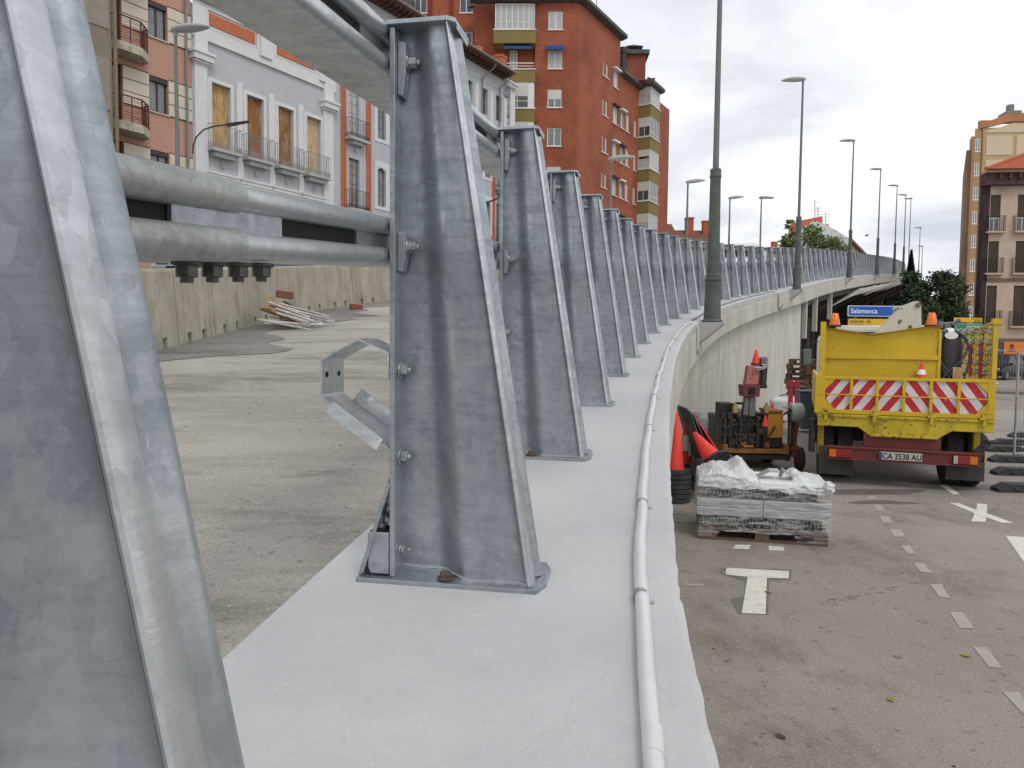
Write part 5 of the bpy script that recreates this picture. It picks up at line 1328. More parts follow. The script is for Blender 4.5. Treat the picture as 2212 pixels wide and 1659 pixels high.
# balcony stack on the street side
px0, px1 = Lb[2]+.1, FB.t(1423, 400, -1.15)
for k in range(7):
    zb_ = FB.z(1400, 247, -1.1)-storey*k*.985
    m_ = MB(); m_.box(px0, px1, -1.15, 0, zb_-.02, zb_+1.02); o = m_.build('balcony', OLIVE, bt_, bevel=.02); o.rotation_euler = (0, 0, FB.a)
    m_ = MB(); m_.box(px0-.06, px1+.06, -1.22, 0, zb_+1.021, zb_+1.10); m_.build('ledge', WHITEW, o)
    if k < 7:
        h2 = storey-1.1
        z_ = zb_+1.1
        m2_ = frame_mb(px0+.05, px1-.05, z_, z_+h2-.06, -1.12, .06, 5, (.25,)); fo = m2_.build('glazed_front', WFRAME, o)
        m2_ = MB(); m2_.box(px0+.07, px1-.07, -1.09, -1.08, z_, z_+h2-.08); m2_.box(px0+.05, px0+.07, -1.05, -.02, z_+.05, z_+h2*.5); m2_.build('pane', GLASS if k % 2 else CURT, fo)
        m2_ = MB(); m2_.box(px0+.035, px0+.048, -1.06, -.02, z_+h2*(.5 if k != 2 else .62), z_+h2-.06); m2_.box(px0+.02, px0+.05, -1.12, -1.06, z_, z_+h2); m2_.box(px0+.02, px0+.05, -.06, -.0, z_, z_+h2); m2_.box(px0+.02, px0+.05, -1.06, -.06, z_, z_+.08); m2_.box(px0+.02, px0+.05, -.58, -.53, z_, z_+h2*.5); m2_.build('glazed_side', BLIND, fo)
eb = MB(); zz = FB.z(1400, 247, -1.1)+storey-.12; eave(eb, [B_(px0-.1, -.1), B_(px0-.1, -1.15), B_(px1, -1.15)], zz, .35, .6); eb.build('slate_eave', SLATE, bt_, bevel=.03)
# chimney stacks and roof box
cu = FB.t(1372); cb0 = FB.t(1352, 200, 2.2); cb1 = FB.t(1392, 200, 2.2)
FR = Facade(0, 67.5, FA.a); fx0, _z = FR.tz(1356, 150); fx1, zt = FR.tz(1395, 118)
rbx = Matrix.Translation((-bt_.location.x, 67.5-YA, 0)) @ Matrix.Rotation(FA.a, 4, 'Z')
m_ = MB(); m_.box(fx0, fx1, 0, 2.6, zst, zt, rbx); o = m_.build('roof_box', BRICKR, bt_)
m_ = MB(); m_.box(fx0-.3, fx1+.3, -.3, 2.9, zt, zt+.35, rbx); m_.build('slab_cap', SLATE, o)
cb0 = fx0; cb1 = fx1; m_ = MB(); xx = fx0+.15; 
for dx in (0, .9):
    for dy in (.4, 1.2): m_.bar((xx+dx, dy, zt+.35), (xx+dx, dy, zt+.8), .12, .12, rbx)
m_.add([(xx-.3, .1, zt+.8), (xx+1.2, .1, zt+.8), (xx+1.2, 1.5, zt+.8), (xx-.3, 1.5, zt+.8), (xx+.45, .8, zt+1.2)], [(0, 1, 2, 3), (0, 1, 4), (1, 2, 4), (2, 3, 4), (3, 0, 4)], rbx); m_.build('chimney_hood', SLATE, o)
m_ = MB(); fl_ = FR.tz(1344, 110); m_.lathe([(.36, zst), (.36, fl_[1]-.5), (.42, fl_[1]-.48), (.42, fl_[1]), (.34, fl_[1]+.02)], 14, rbx @ Matrix.Translation((fl_[0], -.6, 0))); o = m_.build('flue', mat('dark_flue', (.035, .035, .035), .6), bt_, smooth=True)
m_ = MB(); p = B_(FB.t(1297), .6); m_.tube([(p[0], p[1], zroof), (p[0], p[1], zroof+3.4)], .03, 5)
for dz in (2.4, 2.7, 3.0, 3.2): m_.tube([(p[0]-.5, p[1], zroof+dz), (p[0]+.5, p[1], zroof+dz+.05)], .015, 4)
m_.build('antenna', GREYM, bt_)
m_ = MB(); a = B_(px1+.6, -.1); m_.tube([(a[0], a[1], zst-8.5), (a[0]+.9, a[1]-.9, zst-9.3)], .03, 5); m_.build('awning_arm', mat('dark_red_rib'), bt_)

# ================================================================ low houses in the gap, far white house
def gable_house(name, label, u0, u1, Y, veave, vridge, wallm, roofm, gl=None, chim=()):
    p0 = onY(u0, veave, Y); p1 = onY(u1, veave, Y); zr_ = onY((u0+u1)/2, vridge, Y).z; ze_ = p0.z
    W_ = p1.x-p0.x; root = empty(name, (p0.x, Y, 0)); tag(root, label, 'building')
    m_ = MB(); m_.box(0, W_, 0, 7, 0, ze_); m_.build('wall', wallm, root)
    m_ = MB(); m_.prism([(-.4, ze_-.15), (3.5, zr_), (7.4, ze_-.15), (7.2, ze_-.35), (3.5, zr_-.25), (-.2, ze_-.35)], -.2, W_+.2, 'x'); m_.build('roof', roofm, root)
    for x in (0, W_-.12): 
        m_ = MB(); m_.prism([(0, ze_), (7, ze_), (3.5, zr_-.26)], x, x+.12, 'x'); m_.build('gable', gl or wallm, root)
    for (u, vt, w_) in chim:
        x = onY(u, vt, Y+3).x-p0.x; zt_ = onY(u, vt, Y+3).z; m_ = MB(); m_.box(x-w_/2, x+w_/2, 2.4, 3.2, ze_, zt_); m_.box(x-w_/2-.06, x+w_/2+.06, 2.34, 3.26, zt_+.001, zt_+.15); m_.build('chimney', mat('chimney_brick', (.42, .12, .06), .9, vary=.2, scale=4), root)
    return root
gable_house('house', 'low house with a mossy brown roof and brick chimneys, left of the near lamp post', 1466, 1536, 82, 530, 487, mat('pale_gable_wall', (.50, .38, .28), .9, vary=.2, scale=.8), TILEB, mat('pale_gable_wall'), ((1488, 474, .85), (1524, 481, .8)))
gable_house('house', 'small green-gabled house at the foot of the red brick tower block', 1440, 1461, 78, 512, 472, GREENW, TILEB, GREENW)
gable_house('house', 'low orange roof with two chimneys showing over the posts, left of the slender poplar', 1662, 1700, 110, 541, 530, mat('pale_gable_wall'), TILE, mat('chimney_brick'), ((1671, 525, .7), (1694, 523, .9)))
# white gable house
Yw = 125
root = empty('house', (*onY(1740, 540, Yw).xy, 0)); tag(root, 'tall white gable-end house with a brick roof box and aerials, right of the leafy tree', 'building')
a = onY(1737, 500, Yw); bx = onY(1835, 500, Yw); W_ = bx.x-a.x
zA = onY(1735, 492, Yw).z; zP = onY(1762, 477, Yw).z; zQ = onY(1788, 487, Yw).z; zR = onY(1834, 515, Yw).z
o0 = root.location.x
m_ = MB(); m_.prism([(a.x-o0, 0), (a.x-o0, zA), (onY(1762, 477, Yw).x-o0, zP), (onY(1788, 487, Yw).x-o0, zQ), (bx.x-o0, zR), (bx.x-o0, 0)], 0, 10, 'y'); m_.build('wall', WHITEW, root)
m_ = MB(); p = onY(1737, 485, Yw).x-o0; q = onY(1787, 485, Yw).x-o0; z1_ = onY(1760, 462, Yw).z; m_.prism([(p, zA-1), (p, z1_-.8), (q, z1_), (q, zA-1.5)], 2, 7, 'y'); m_.box(onY(1804, 485, Yw).x-o0, onY(1822, 485, Yw).x-o0, 2, 5, zR-1, onY(1812, 497, Yw).z); m_.box(onY(1789, 485, Yw).x-o0, onY(1796, 485, Yw).x-o0, 1, 3, zR-1, onY(1790, 482, Yw).z); m_.build('roof_box', mat('far_brick', (.48, .15, .075), .9, vary=.12, scale=.5), root)
FW = Facade(bx.x, Yw, ROW.a)
m_ = MB(); Lw = 34
zt_ = zR; m_.prism([(0, 0), (0, zt_-.5), (Lw, zt_-.5), (Lw, 0)], 0, 8, 'y', Matrix.Translation((bx.x-o0, 0, 0)) @ Matrix.Rotation(ROW.a, 4, 'Z')); m_.build('street_wall', mat('pinkish_wall', (.40, .22, .18), .9, vary=.3, scale=.3), root)
m_ = MB(); m_.prism([(0, zt_-.5), (0, zt_-.1), (Lw, zt_-.1), (Lw, zt_-.5)], -.5, 8, 'y', Matrix.Translation((bx.x-o0, 0, 0)) @ Matrix.Rotation(ROW.a, 4, 'Z')); m_.build('eave', TILEB, root)
for k in range(12):
    for z in (zt_-3, zt_-6):
        m_ = MB(); m_.box(1.2+k*2.7, 2.4+k*2.7, -.06, -.005, z, z+1.6, Matrix.Translation((bx.x-o0, 0, 0)) @ Matrix.Rotation(ROW.a, 4, 'Z')); m_.build('window', CURT if k % 2 else GLASS, root)
for u, vt, vb in ((1776, 423, 470), (1783, 440, 472), (1800, 452, 490)):
    p = onY(u, vb, Yw); q = onY(u, vt, Yw); m_ = MB(); m_.tube([(p.x-o0, 3, p.z), (q.x-o0, 3, q.z)], .05, 5)
    for j in range(4): zz = q.z-.3-j*.5; m_.tube([(p.x-o0-.7, 3, zz), (p.x-o0+.7, 3, zz)], .03, 4)
    m_.build('antenna', GREYM, root)

# ================================================================ right side: tall block and old corner house
# tall tan/brick block behind
YT = 88.0
cT = onY(2095, 400, YT)
FT = Facade(cT.x, YT, -0.12)
bT = empty('apartment_building', (cT.x, YT, 0), -0.12); tag(bT, 'tall tan apartment block with cream wall panels and a brick edge, at the right border', 'building')
zt_ = FT.z(2095, 258)
def P_(mb, name, mt, par=None): 
    return mb.build(name, mt, par or bT)
x_r = FT.t(2330, 400)
xb1 = FT.t(2115)       # end of the brick edge bay
m_ = MB(); 
wz = [FT.z(2102, v) for v in (317, 367, 425)]
st2 = 2.78; zw0 = FT.z(2107, 380)
ops = []
for k in range(-2, 8): 
    z = zw0-st2*k
    if z > 3 and z+1.6 < FT.z(2100, 284): ops.append((FT.t(2103), FT.t(2114), z, z+1.5))
m_.wall(FT.t(2101), FT.t(2116.5), 0, FT.z(2108, 278), ops, 0, .12); P_(m_, 'brick_bay', mat('tan_bay', (.40, .27, .14), .9, vary=.1, obj=True))
for (a, b, c, d) in ops: window(bT, a, b, c, d, .02, WFRAME, GLASSB, 1, (.3,), w=.09, sill=.05)
m_ = MB()
for (a, b, tp) in ((FT.t(2095), FT.t(2100.8), 298), (FT.t(2116.7), FT.t(2119), 277)):
    m_ = MB(); m_.box(a, b, -.15, .5, 0, FT.z(2100, tp)); P_(m_, 'brick_rib', BRICKT)
m_ = MB(); m_.prism([(FT.t(2119.2), 0), (x_r, 0), (x_r, 14), (FT.t(2119.2)+9.5, 14)], 0, zt_-1.0, 'z'); P_(m_, 'wall', TANW)
m_ = MB(); a_, b_ = FT.t(2095), FT.t(2117); m_.prism([(a_, .2), (b_, .2), (b_+9.5, 14), (a_+9.5, 14)], 0, FT.z(2100, 292)-.1, 'z'); P_(m_, 'core', BRICKT)
z_t = zt_
m_ = MB(); m_.prism([FT.tz(u, v, -.2) for (u, v) in ((2118, 277), (2118, 260), (2142, 259.5), (2178, 245), (2203, 243.5), (2340, 244), (2340, 262), (2182, 262), (2142, 272))], -.2, .4, 'y'); P_(m_, 'brick_parapet', mat('orange_tan_brick', (.42, .19, .10), .9, vary=.15, scale=.5))
# panels on a tan grid
zp = [FT.z(2150, 293)]
xa = [FT.t(2126), FT.t(2183), FT.t(2191), FT.t(2260)]
for k in range(9):
    z1_ = zp[0]-k*st2; 
    for (a, b) in ((xa[0], xa[1]), (xa[2], xa[3])):
        m_ = MB(); m_.box(a, b, -.06, -.001, z1_-2.25, z1_); P_(m_, 'wall_panel', BALCW)
m_ = MB(); m_.prism([FT.tz(u, v, -.06) for (u, v) in ((2128, 284), (2160, 275), (2190, 265), (2260, 265), (2260, 285), (2128, 286))], -.06, -.003, 'y'); P_(m_, 'wall_panel', BALCW)
m_ = MB(); a = FT.t(2194); ztc = FT.z(2200, 244); m_.box(a-.8, a+.8, 1, 3, ztc-.4, ztc+.6); m_.lathe([(.42, ztc+.6), (.42, ztc+1.5)], 10, None, (a, 2, 0)); P_(m_, 'chimney', mat('grey_chimney', (.22, .2, .19), .9))
# narrow receding side with balconies
m_ = MB(); s0 = FT.t(2095)
Ms = Matrix.Translation((s0, 0, 0)) @ Matrix.Rotation(R(60+6.9), 4, 'Z')
for k in range(10):
    z = zt_-5-k*st2
    if z < 4: break
    m_.box(1.5, 5, -.5, 0, z-1, z, Ms)
P_(m_, 'side_balconies', mat('purple_grey', (.20, .16, .17), .8)); m_ = MB(); m_.box(0, 16, 0, .5, 0, zt_-3.5, Ms); P_(m_, 'side_wall', mat('brown_side_wall', (.20, .115, .08), .9, vary=.3, scale=.4))

# old corner house, tiled roof, shops below
YO = 50.0
cO = onY(2131, 600, YO); FO = Facade(cO.x, YO, -0.13); bO = empty('corner_house', (cO.x, YO, 0), -0.13)
tag(bO, 'old pinkish-beige corner house with dark shutters, iron balconies, shops and a terracotta roof', 'building')
xr = FO.t(2310); ze_ = FO.z(2150, 402)
cA = [(FO.t(2141.5), FO.t(2164)), (FO.t(2200.5), FO.t(2226)), (FO.t(2262), FO.t(2286))]
rowz_ = [(FO.z(2150, 496), FO.z(2150, 424)), (FO.z(2150, 590), FO.z(2150, 521)), (FO.z(2150, 704), FO.z(2150, 617))]
rowz_[0] = (FO.z(2150, 500), FO.z(2150, 421))
ops = [(a, b, c, d) for (a, b) in cA for (c, d) in rowz_]
shopz = FO.z(2150, 735)
sops = [(FO.t(2136), FO.t(2165), 0.02, shopz-1.0), (FO.t(2186), FO.t(2215), 0.02, shopz-1.0), (FO.t(2225), FO.t(2290), .02, shopz-1.0)]
m_ = MB(); m_.wall(0, xr, 0, ze_, ops+sops, 0, .22); m_.add([(0, 0, 0), (7.5, 9, 0), (7.5, 9, ze_), (0, 0, ze_)], [(0, 1, 2, 3)]); m_.add([(xr, 0, 0), (xr, 9, 0), (xr, 9, ze_), (xr, 0, ze_)], [(0, 1, 2, 3)])
m_.build('wall', OLDW, bO)
m_ = MB(); m_.box(-.36, -.002, -.02, .6, 0, ze_+.1); m_.build('dark_corner', mat('torn_dark_facing', (.045, .028, .03), .95, vary=.4, scale=2), bO)
for i, (a, b, c, d) in enumerate(ops):
    m_ = MB(); 
    top_row = (i % 3 == 0)
    m_.box(a, b, .10, .14, c+(.95 if top_row else 0), d); n_ = 24
    for j in range(n_): 
        zz = c+(d-c)*j/n_
        if top_row and zz < c+.95: continue
        m_.box(a+.03, b-.03, .08, .10, zz, zz+(d-c)/n_*.6)
    s_ = m_.build('shutter', SHUTD, bO)
    if top_row: window(bO, a, b, c, c+.94, .12, WFRAME, GLASSB, 1, w=.07)
    m_ = MB(); m_.box(a-.25, b+.25, -.32, -.001, c-.12, c-.01); ba = m_.build('balcony', OLDW, bO)
    m_ = MB(); railing(m_, [(a-.22, -.02, 0), (a-.22, -.29, 0), (b+.22, -.29, 0), (b+.22, -.02, 0)], c-.01, 1.0, .11, .014, 4); m_.build('railing', WROUGHT, ba)
for (zc_, h1, h2) in ((FO.z(2150, 604), .12, .08), (shopz-.05, .1, .18)): m_ = MB(); m_.box(0, xr, -.09, -.001, zc_-h1, zc_+h2); m_.build('string_course', mat('sooty_course', (.16, .12, .10), .9, vary=.3), bO)
m_ = MB(); m_.box(FO.t(2131.5), FO.t(2180), -.14, -.002, shopz-.95, shopz-.20); sg = m_.build('shop_sign', mat('dark_sign_board', (.07, .07, .075), .5), bO)
m_ = MB(); m_.box(FO.t(2150), FO.t(2168), -.16, -.141, shopz-.85, shopz-.35); m_.build('sign_panel', mat('grey_sign_panel', (.32, .33, .34), .5), sg)
m_ = MB(); m_.box(FO.t(2182), xr, -.16, -.002, shopz-.90, shopz-.10); sg2 = m_.build('shop_sign', mat('orange_sign_board', (.75, .22, .015), .45, vary=.05), bO)
m_ = MB(); xx = FO.t(2199); m_.prism([(xx+.14*math.cos(k*math.pi/6), shopz-.38+.14*math.sin(k*math.pi/6)) for k in range(12)], -.17, -.161, 'y'); m_.box(xx-.25, xx+.25, -.17, -.161, shopz-.75, shopz-.6); m_.box(xx-.04, xx+.04, -.17, -.161, shopz-.6, shopz-.52); m_.build('emblem', mat('brown_emblem', (.16, .04, .01), .6), sg2)
for (a, b, c, d) in sops:
    m_ = MB(); m_.box(a, b, .15, .2, c, d); m_.build('shopfront', mat('dark_shopfront', (.02, .018, .017), .35), bO)
m_ = MB(); m_.prism([(-.55, ze_+.001), (-.55, ze_+.75), (xr+.5, ze_+.75), (xr+.5, ze_+.001)], -.5, .3, 'y'); 
for k in range(int(xr/.6)): m_.box(.2+k*.6, .36+k*.6, -.72, -.497, ze_+.35, ze_+.7)
m_.build('cornice', mat('sooty_purple_cornice', (.085, .045, .045), .9, vary=.35, scale=3), bO)
m_ = MB(); m_.box(-.6, xr+.5, -.8, .3, ze_+.751, ze_+.9); m_.build('eave_board', mat('pale_eave_board', (.35, .28, .2), .9), bO)
# hipped roof with rolls of tile
m_ = MB(); zr0 = ze_+.9; hx = 7.5; hz = 3.2; ex = -.75; ey = -.95
n_ = 40; vs = []; fs = []
for k in range(n_*4+1):
    x = ex+(xr+1-ex)*k/(n_*4); tr = min(1.0, max(0.0, (x-ex)/hx)); rr_ = .06*abs(math.sin(math.pi*k/4))
    vs += [(x, ey, zr0+rr_), (x, ey+7*tr+.01, zr0+hz*tr+rr_)]
for k in range(n_*4): fs.append((2*k, 2*k+2, 2*k+3, 2*k+1))
m_.add(vs, fs); vs = []; fs = []
for k in range(81):
    y = ey+7*k/80; tr = k/80; rr_ = .06*abs(math.sin(math.pi*k/4)); vs += [(ex+.85*(y-ey), y, zr0+rr_-.0), (ex+hx*tr+.01, y, zr0+hz*tr+rr_)]
for k in range(80): fs.append((2*k, 2*k+1, 2*k+3, 2*k+2))
m_.add(vs, fs); m_.tube([(ex, ey, zr0+.05), (ex+hx, ey+7, zr0+hz+.05)], .12, 8); m_.add([(ex, ey, zr0-.01), (xr+1, ey, zr0-.01), (xr+1, 7, zr0-.01), (ex+6.5, 7, zr0-.01)], [(0, 1, 2, 3)]); m_.build('roof', TILE, bO)
# ================================================================ road markings on the lower road
def C5(x, y): return (1469+.4168*x, 967.8+.4168*y)
def marking(polys, mt, name='road_marking'):
    m_ = MB()
    for P in polys:
        pts = [onZ(*C5(x, y), .004) for (x, y) in P]; m_.add(pts, [tuple(range(len(pts)))])
    tag(m_.build(name, mt), kind='structure')
marking([[(240, 620), (565, 638), (563, 675), (450, 672), (350, 667), (235, 655)], [(350, 667.6), (450, 672.6), (443, 860), (320, 855)]], PAINT)
marking([[(290, 500), (368, 502), (355, 525), (273, 520)], [(458, 507), (535, 510), (543, 532), (460, 530)]], PAINT)
marking([[(965, 245), (1010, 246), (1022, 268), (975, 268)], [(1005, 295), (1042, 295), (1056, 325), (1016, 325)], [(1035, 352), (1085, 352), (1103, 388), (1050, 388)], [(1085, 420), (1145, 420), (1165, 460), (1110, 460)],
         [(1145, 503), (1190, 505), (1222, 548), (1175, 548)], [(1210, 595), (1265, 598), (1305, 648), (1245, 640)], [(1295, 705), (1355, 705), (1400, 777), (1345, 772)], [(1398, 850), (1465, 850), (1525, 935), (1450, 932)],
         [(1520, 1030), (1590, 1030), (1670, 1140), (1600, 1135)], [(1670, 1262), (1755, 1265), (1850, 1400), (1790, 1390)], [(20, 700), (130, 705), (120, 716), (20, 713)]], PAINTW)
marking([[(1395, 283), (1445, 285), (1535, 320), (1526, 338)], [(1540, 288), (1592, 290), (1590, 338), (1583, 382), (1510, 380), (1526, 338.5), (1535.5, 320)], [(1590.5, 338), (1728, 388), (1665, 387), (1587, 358)]], PAINT)
marking([[(1688, 455), (1840, 465), (1860, 700), (1783, 592)], [(1340, 190), (1385, 195), (1452, 240), (1415, 240)]], PAINT)
# darker asphalt repair frames round the T and damp stains are part of the ground: thin sheets
STAIN = mat('damp_asphalt', (.155, .14, .12), .85, vary=.15, scale=3)
def stain(polys): 
    m_ = MB()
    for P in polys: m_.add([onZ(*C5(x, y), .002) for (x, y) in P], [tuple(range(len(P)))])
    tag(m_.build('asphalt_patch', STAIN), kind='structure')
stain([[(205, 618), (580, 630), (575, 682), (462, 690), (458, 862), (300, 858), (262, 780), (330, 770), (335, 690), (210, 650)]])
# oil and damp marks: irregular thin films on the asphalt
OIL = mat('oil_marked_asphalt', (.135, .12, .105), .7, vary=.25, scale=5)
orr = random.Random(9)
def blotch(u, v, rx, ry, seed):
    c = onZ(u, v, .0025); rg = random.Random(seed); n = 26; ph = [rg.uniform(0, 6.28) for _ in range(4)]; P = []
    for k in range(n):
        a = 2*math.pi*k/n; q = 1+.22*math.sin(2*a+ph[0])+.16*math.sin(3*a+ph[1])+.10*math.sin(5*a+ph[2])+.07*math.sin(9*a+ph[3]); P.append((c.x+rx*q*math.cos(a), c.y+ry*q*math.sin(a), .0025+.00002*seed))
    return P
m_ = MB()
for i_, (u, v, rx, ry) in enumerate(((1850, 1062, .9, .22), (2100, 1052, .5, .2), (1905, 1085, .35, .14))):
    P = blotch(u, v, rx, ry, i_+1); m_.add(P, [tuple(range(len(P)))])
tag(m_.build('asphalt_stain', OIL), kind='structure')
# kerb, island and pavement at the right
def zrect(name, mt, P, h): 
    pts = [onZ(u, v, 0) for (u, v) in P]; m_ = MB(); n_ = len(pts)
    m_.add([(p.x, p.y, -.02) for p in pts]+[(p.x, p.y, h) for p in pts], [tuple(range(n_)), tuple(range(2*n_-1, n_-1, -1))]+[(i, (i+1) % n_, n_+(i+1) % n_, n_+i) for i in range(n_)])
    o = m_.build(name, mt, bevel=.01); tag(o, kind='structure'); return o
zrect('kerb', mat('brown_kerb', (.22, .17, .13), .9, vary=.2), [(2080, 848), (2330, 858), (2330, 850), (2085, 842)], .13)
zrect('pavement', mat('paved_island', (.27, .24, .21), .9, vary=.15, scale=1.2, speck=.5, speck_scale=6, speckcol=(.18, .15, .13)), [(2085, 841.8), (2330, 849.8), (2330, 838), (2090, 836)], .12)
zrect('pavement', mat('paved_island'), [(2040, 810), (2400, 812), (2400, 806), (2050, 804)], .12)
marking([[(1560, -340), (1655, -341), (1640, -331), (1530, -330)]], PAINT)

# ================================================================ cars
def car(name, label, loc, rz, body, L_=4.2, W_=1.78, H_=1.5, kind='suv', group=None, plate=None):
    root = empty(name, loc, rz); tag(root, label, 'car' if kind != 'van' else 'van', group)
    gl = mat('car_glass', (.012, .014, .016), .2, vary=.1, spec=.3); 
    zb = .25; hb = H_*.60 if kind != 'van' else H_*.52
    if kind == 'van': side = [(-L_/2, zb), (L_/2, zb), (L_/2, H_-.15), (L_/2-.1, H_), (-L_/2+1.2, H_), (-L_/2+.75, hb+.15), (-L_/2+.1, hb-.1), (-L_/2, .6)]
    else: side = [(-L_/2+.08, zb), (L_/2-.08, zb), (L_/2, .55), (L_/2-.05, hb-.05), (L_/2-.35, hb+.02), (-L_/2+1.0, hb), (-L_/2+.25, hb-.16), (-L_/2, .58)]
    m_ = MB(); m_.prism(side, -W_/2, W_/2, 'x', None) if False else None
    vs = []; n_ = len(side)
    secs = [(-W_/2, .10, .03), (-W_/2+.06, 0, 0), (W_/2-.06, 0, 0), (W_/2, .10, .03)]
    cy = sum(p[0] for p in side)/n_; cz = sum(p[1] for p in side)/n_
    for (x, s1, s2) in secs:
        for (y, z) in side: vs.append((x, y-(y-cy)*s1*.3, z-(z-cz)*s1*.5))
    fs = [tuple(range(n_)), tuple(range(3*n_+n_-1, 3*n_-1, -1))]
    for k in range(3):
        for j in range(n_): fs.append((k*n_+j, k*n_+(j+1) % n_, (k+1)*n_+(j+1) % n_, (k+1)*n_+j))
    m_ = MB(); m_.add(vs, fs); m_.build('body', body, root, smooth=True, bevel=.04, sharp=50)
    if kind != 'van':
        g0, g1, g2, g3 = -L_/2+1.05, -L_/2+1.75, L_/2-.9, L_/2-.28
        for nm, mt, sc, zt_ in (('cabin', gl, 1.0, H_-.04), ('roof', body, .99, H_)):
            m_ = MB(); w0 = W_/2-.08; w1 = W_/2-.27
            if nm == 'cabin':
                P = [(g0, hb-.01), (g3, hb-.01), (g2, zt_), (g1, zt_)]; vs = [(-w0, P[0][0], P[0][1]), (-w0, P[1][0], P[1][1]), (-w1, P[2][0], P[2][1]), (-w1, P[3][0], P[3][1])]; vs += [(-x, y, z) for (x, y, z) in vs]
                m_.add(vs, [(0, 1, 2, 3), (4, 5, 6, 7), (0, 1, 5, 4), (1, 2, 6, 5), (2, 3, 7, 6), (3, 0, 4, 7)]); m_.build(nm, mt, root, bevel=.03)
            else:
                m_.box(-w1-.02, w1+.02, g1-.04, g2+.04, H_-.07, H_)
                for s_ in (-1, 1):
                    m_.bar((s_*w0, g0, hb), (s_*(w1+.01), g1, H_-.04), .07, .05); m_.bar((s_*w0, g3, hb), (s_*(w1+.01), g2, H_-.04), .10, .06); m_.bar((s_*w0, (g0+g3)/2, hb), (s_*(w1+.01), (g1+g2)/2, H_-.04), .06, .04)
                m_.build(nm, mt, root, bevel=.012)
        for s_ in (-1, 1):
            m_ = MB(); m_.box(s_*(W_/2+.02)-.09, s_*(W_/2+.02)+.09, g0+.15, g0+.28, hb, hb+.15); m_.build('mirror', body, root, bevel=.03)
    else:
        m_ = MB(); a = -L_/2; w0 = W_/2-.12
        m_.add([(-w0, a+.76, hb+.20), (w0, a+.76, hb+.20), (w0-.1, a+1.10, H_-.2), (-w0+.1, a+1.10, H_-.2)], [(0, 1, 2, 3)]); 
        o = m_.build('windscreen', gl, root); o.location = (0, -.025, .01)
        for s_ in (-1, 1):
            m_ = MB(); m_.box(s_*(W_/2+.004)-.006, s_*(W_/2+.004)+.006, a+1.15, a+1.9, hb+.15, H_-.25); m_.build('side_window', gl, root)
    for y in (-L_/2+.8, L_/2-.8):
        for s_ in (-1, 1):
            m_ = MB(); m_.tube([(s_*(W_/2-.2), y, .32), (s_*(W_/2+.01), y, .32)], [.32, .32], 20); w_ = m_.build('wheel', TYRE, root, bevel=.02)
            m_ = MB(); m_.tube([(s_*(W_/2-.02), y, .32), (s_*(W_/2+.02), y, .32)], .2, 12); m_.build('rim', GREYM, w_)
    for s_ in (-1, 1):
        m_ = MB(); m_.box(s_*.62-.16, s_*.62+.16, -L_/2-.01, -L_/2+.1, .62, .75); m_.build('headlight', LGLASS, root, bevel=.02)
        m_ = MB(); m_.box(s_*.68-.12, s_*.68+.12, L_/2-.1, L_/2+.005, .7, .88); m_.build('tail_light', SRED, root, bevel=.02)
    m_ = MB(); m_.box(-.5, .5, -L_/2-.005, -L_/2+.05, .40, .56); m_.build('grille', BLACK, root)
    m_ = MB(); m_.box(-.26, .26, -L_/2-.035, -L_/2-.02, .44, .55); pl_ = m_.build('number_plate', SWHT, root)
    if plate:
        m_ = MB(); m_.box(-.26, -.22, -L_/2-.038, -L_/2-.0355, .441, .549); m_.build('blue_strip', BLUE, pl_)
        text(plate, 'plate_text', .115, SBLK, pl_, (.015, -L_/2-.036, .457), (R(90), 0, 0), .001, .003, 'CENTER', .9)
    return root
CARB = mat('black_car_paint', (.008, .009, .011), .35, vary=.05, spec=.25); CARW = mat('white_car_paint', (.72, .73, .74), .3, vary=.03); CARBL = mat('dark_blue_car_paint', (.03, .04, .08), .25, vary=.05)
CARG = mat('silver_car_paint', (.32, .33, .34), .3, .4, vary=.04)
sr = lambda y: (1.24+.0937*y)+RD+.36
p = onZ(2187, 821, 0); car('parked_car', 'black car standing before the shops at the right border', (p.x, p.y+1.2, 0), -.95, CARB, 4.4, 1.85, 1.55)
car('parked_car', 'dark blue car behind the barriers, its number plate showing under the lower rail', (-5.25, 19.6, sr(17.3)+.12), .02, CARBL, plate='5763 MJH')
car('parked_car', 'silver car behind the barriers, left of the dark blue one', (-7.6, 19.5, sr(17.3)+.1), 0.0, CARG)
car('parked_car', 'white car behind the barriers, between the blue car and the foreground post', (-3.5, 23.5, sr(20)+.1), -.3, CARW)
p = at(37.5, -4.6, RD); car('van', 'white van on the viaduct seen through the gaps right of the near lamp post', (p.x, p.y, p.z), -.5, CARW, 4.8, 1.9, 2.0, 'van')
p = at(46, -4.2, RD); car('moving_car', 'white car on the viaduct beyond the van, seen through the posts', (p.x, p.y, p.z), -.5, CARW, 4.2, 1.8, 1.5)
p = at(31.5, -5.6, RD); car('moving_car', 'silver car on the viaduct, seen through the posts left of the near lamp post', (p.x, p.y, p.z), -.45, CARG, 4.2, 1.8, 1.5)

# ================================================================ yellow works truck
TK = Facade(5.62, 10.6, -math.atan(.38))
tk = empty('works_truck', (5.62, 10.6, 0), TK.a); tag(tk, 'yellow works truck seen from behind with a red and white chevron tailgate', 'truck')
HW = 1.13
def tb(name, mt, *boxes, par=None, bevel=.006):
    m_ = MB()
    for b in boxes: m_.box(*b)
    return m_.build(name, mt, par or tk, bevel=bevel)
tg0, tg1 = 1.07, 1.60
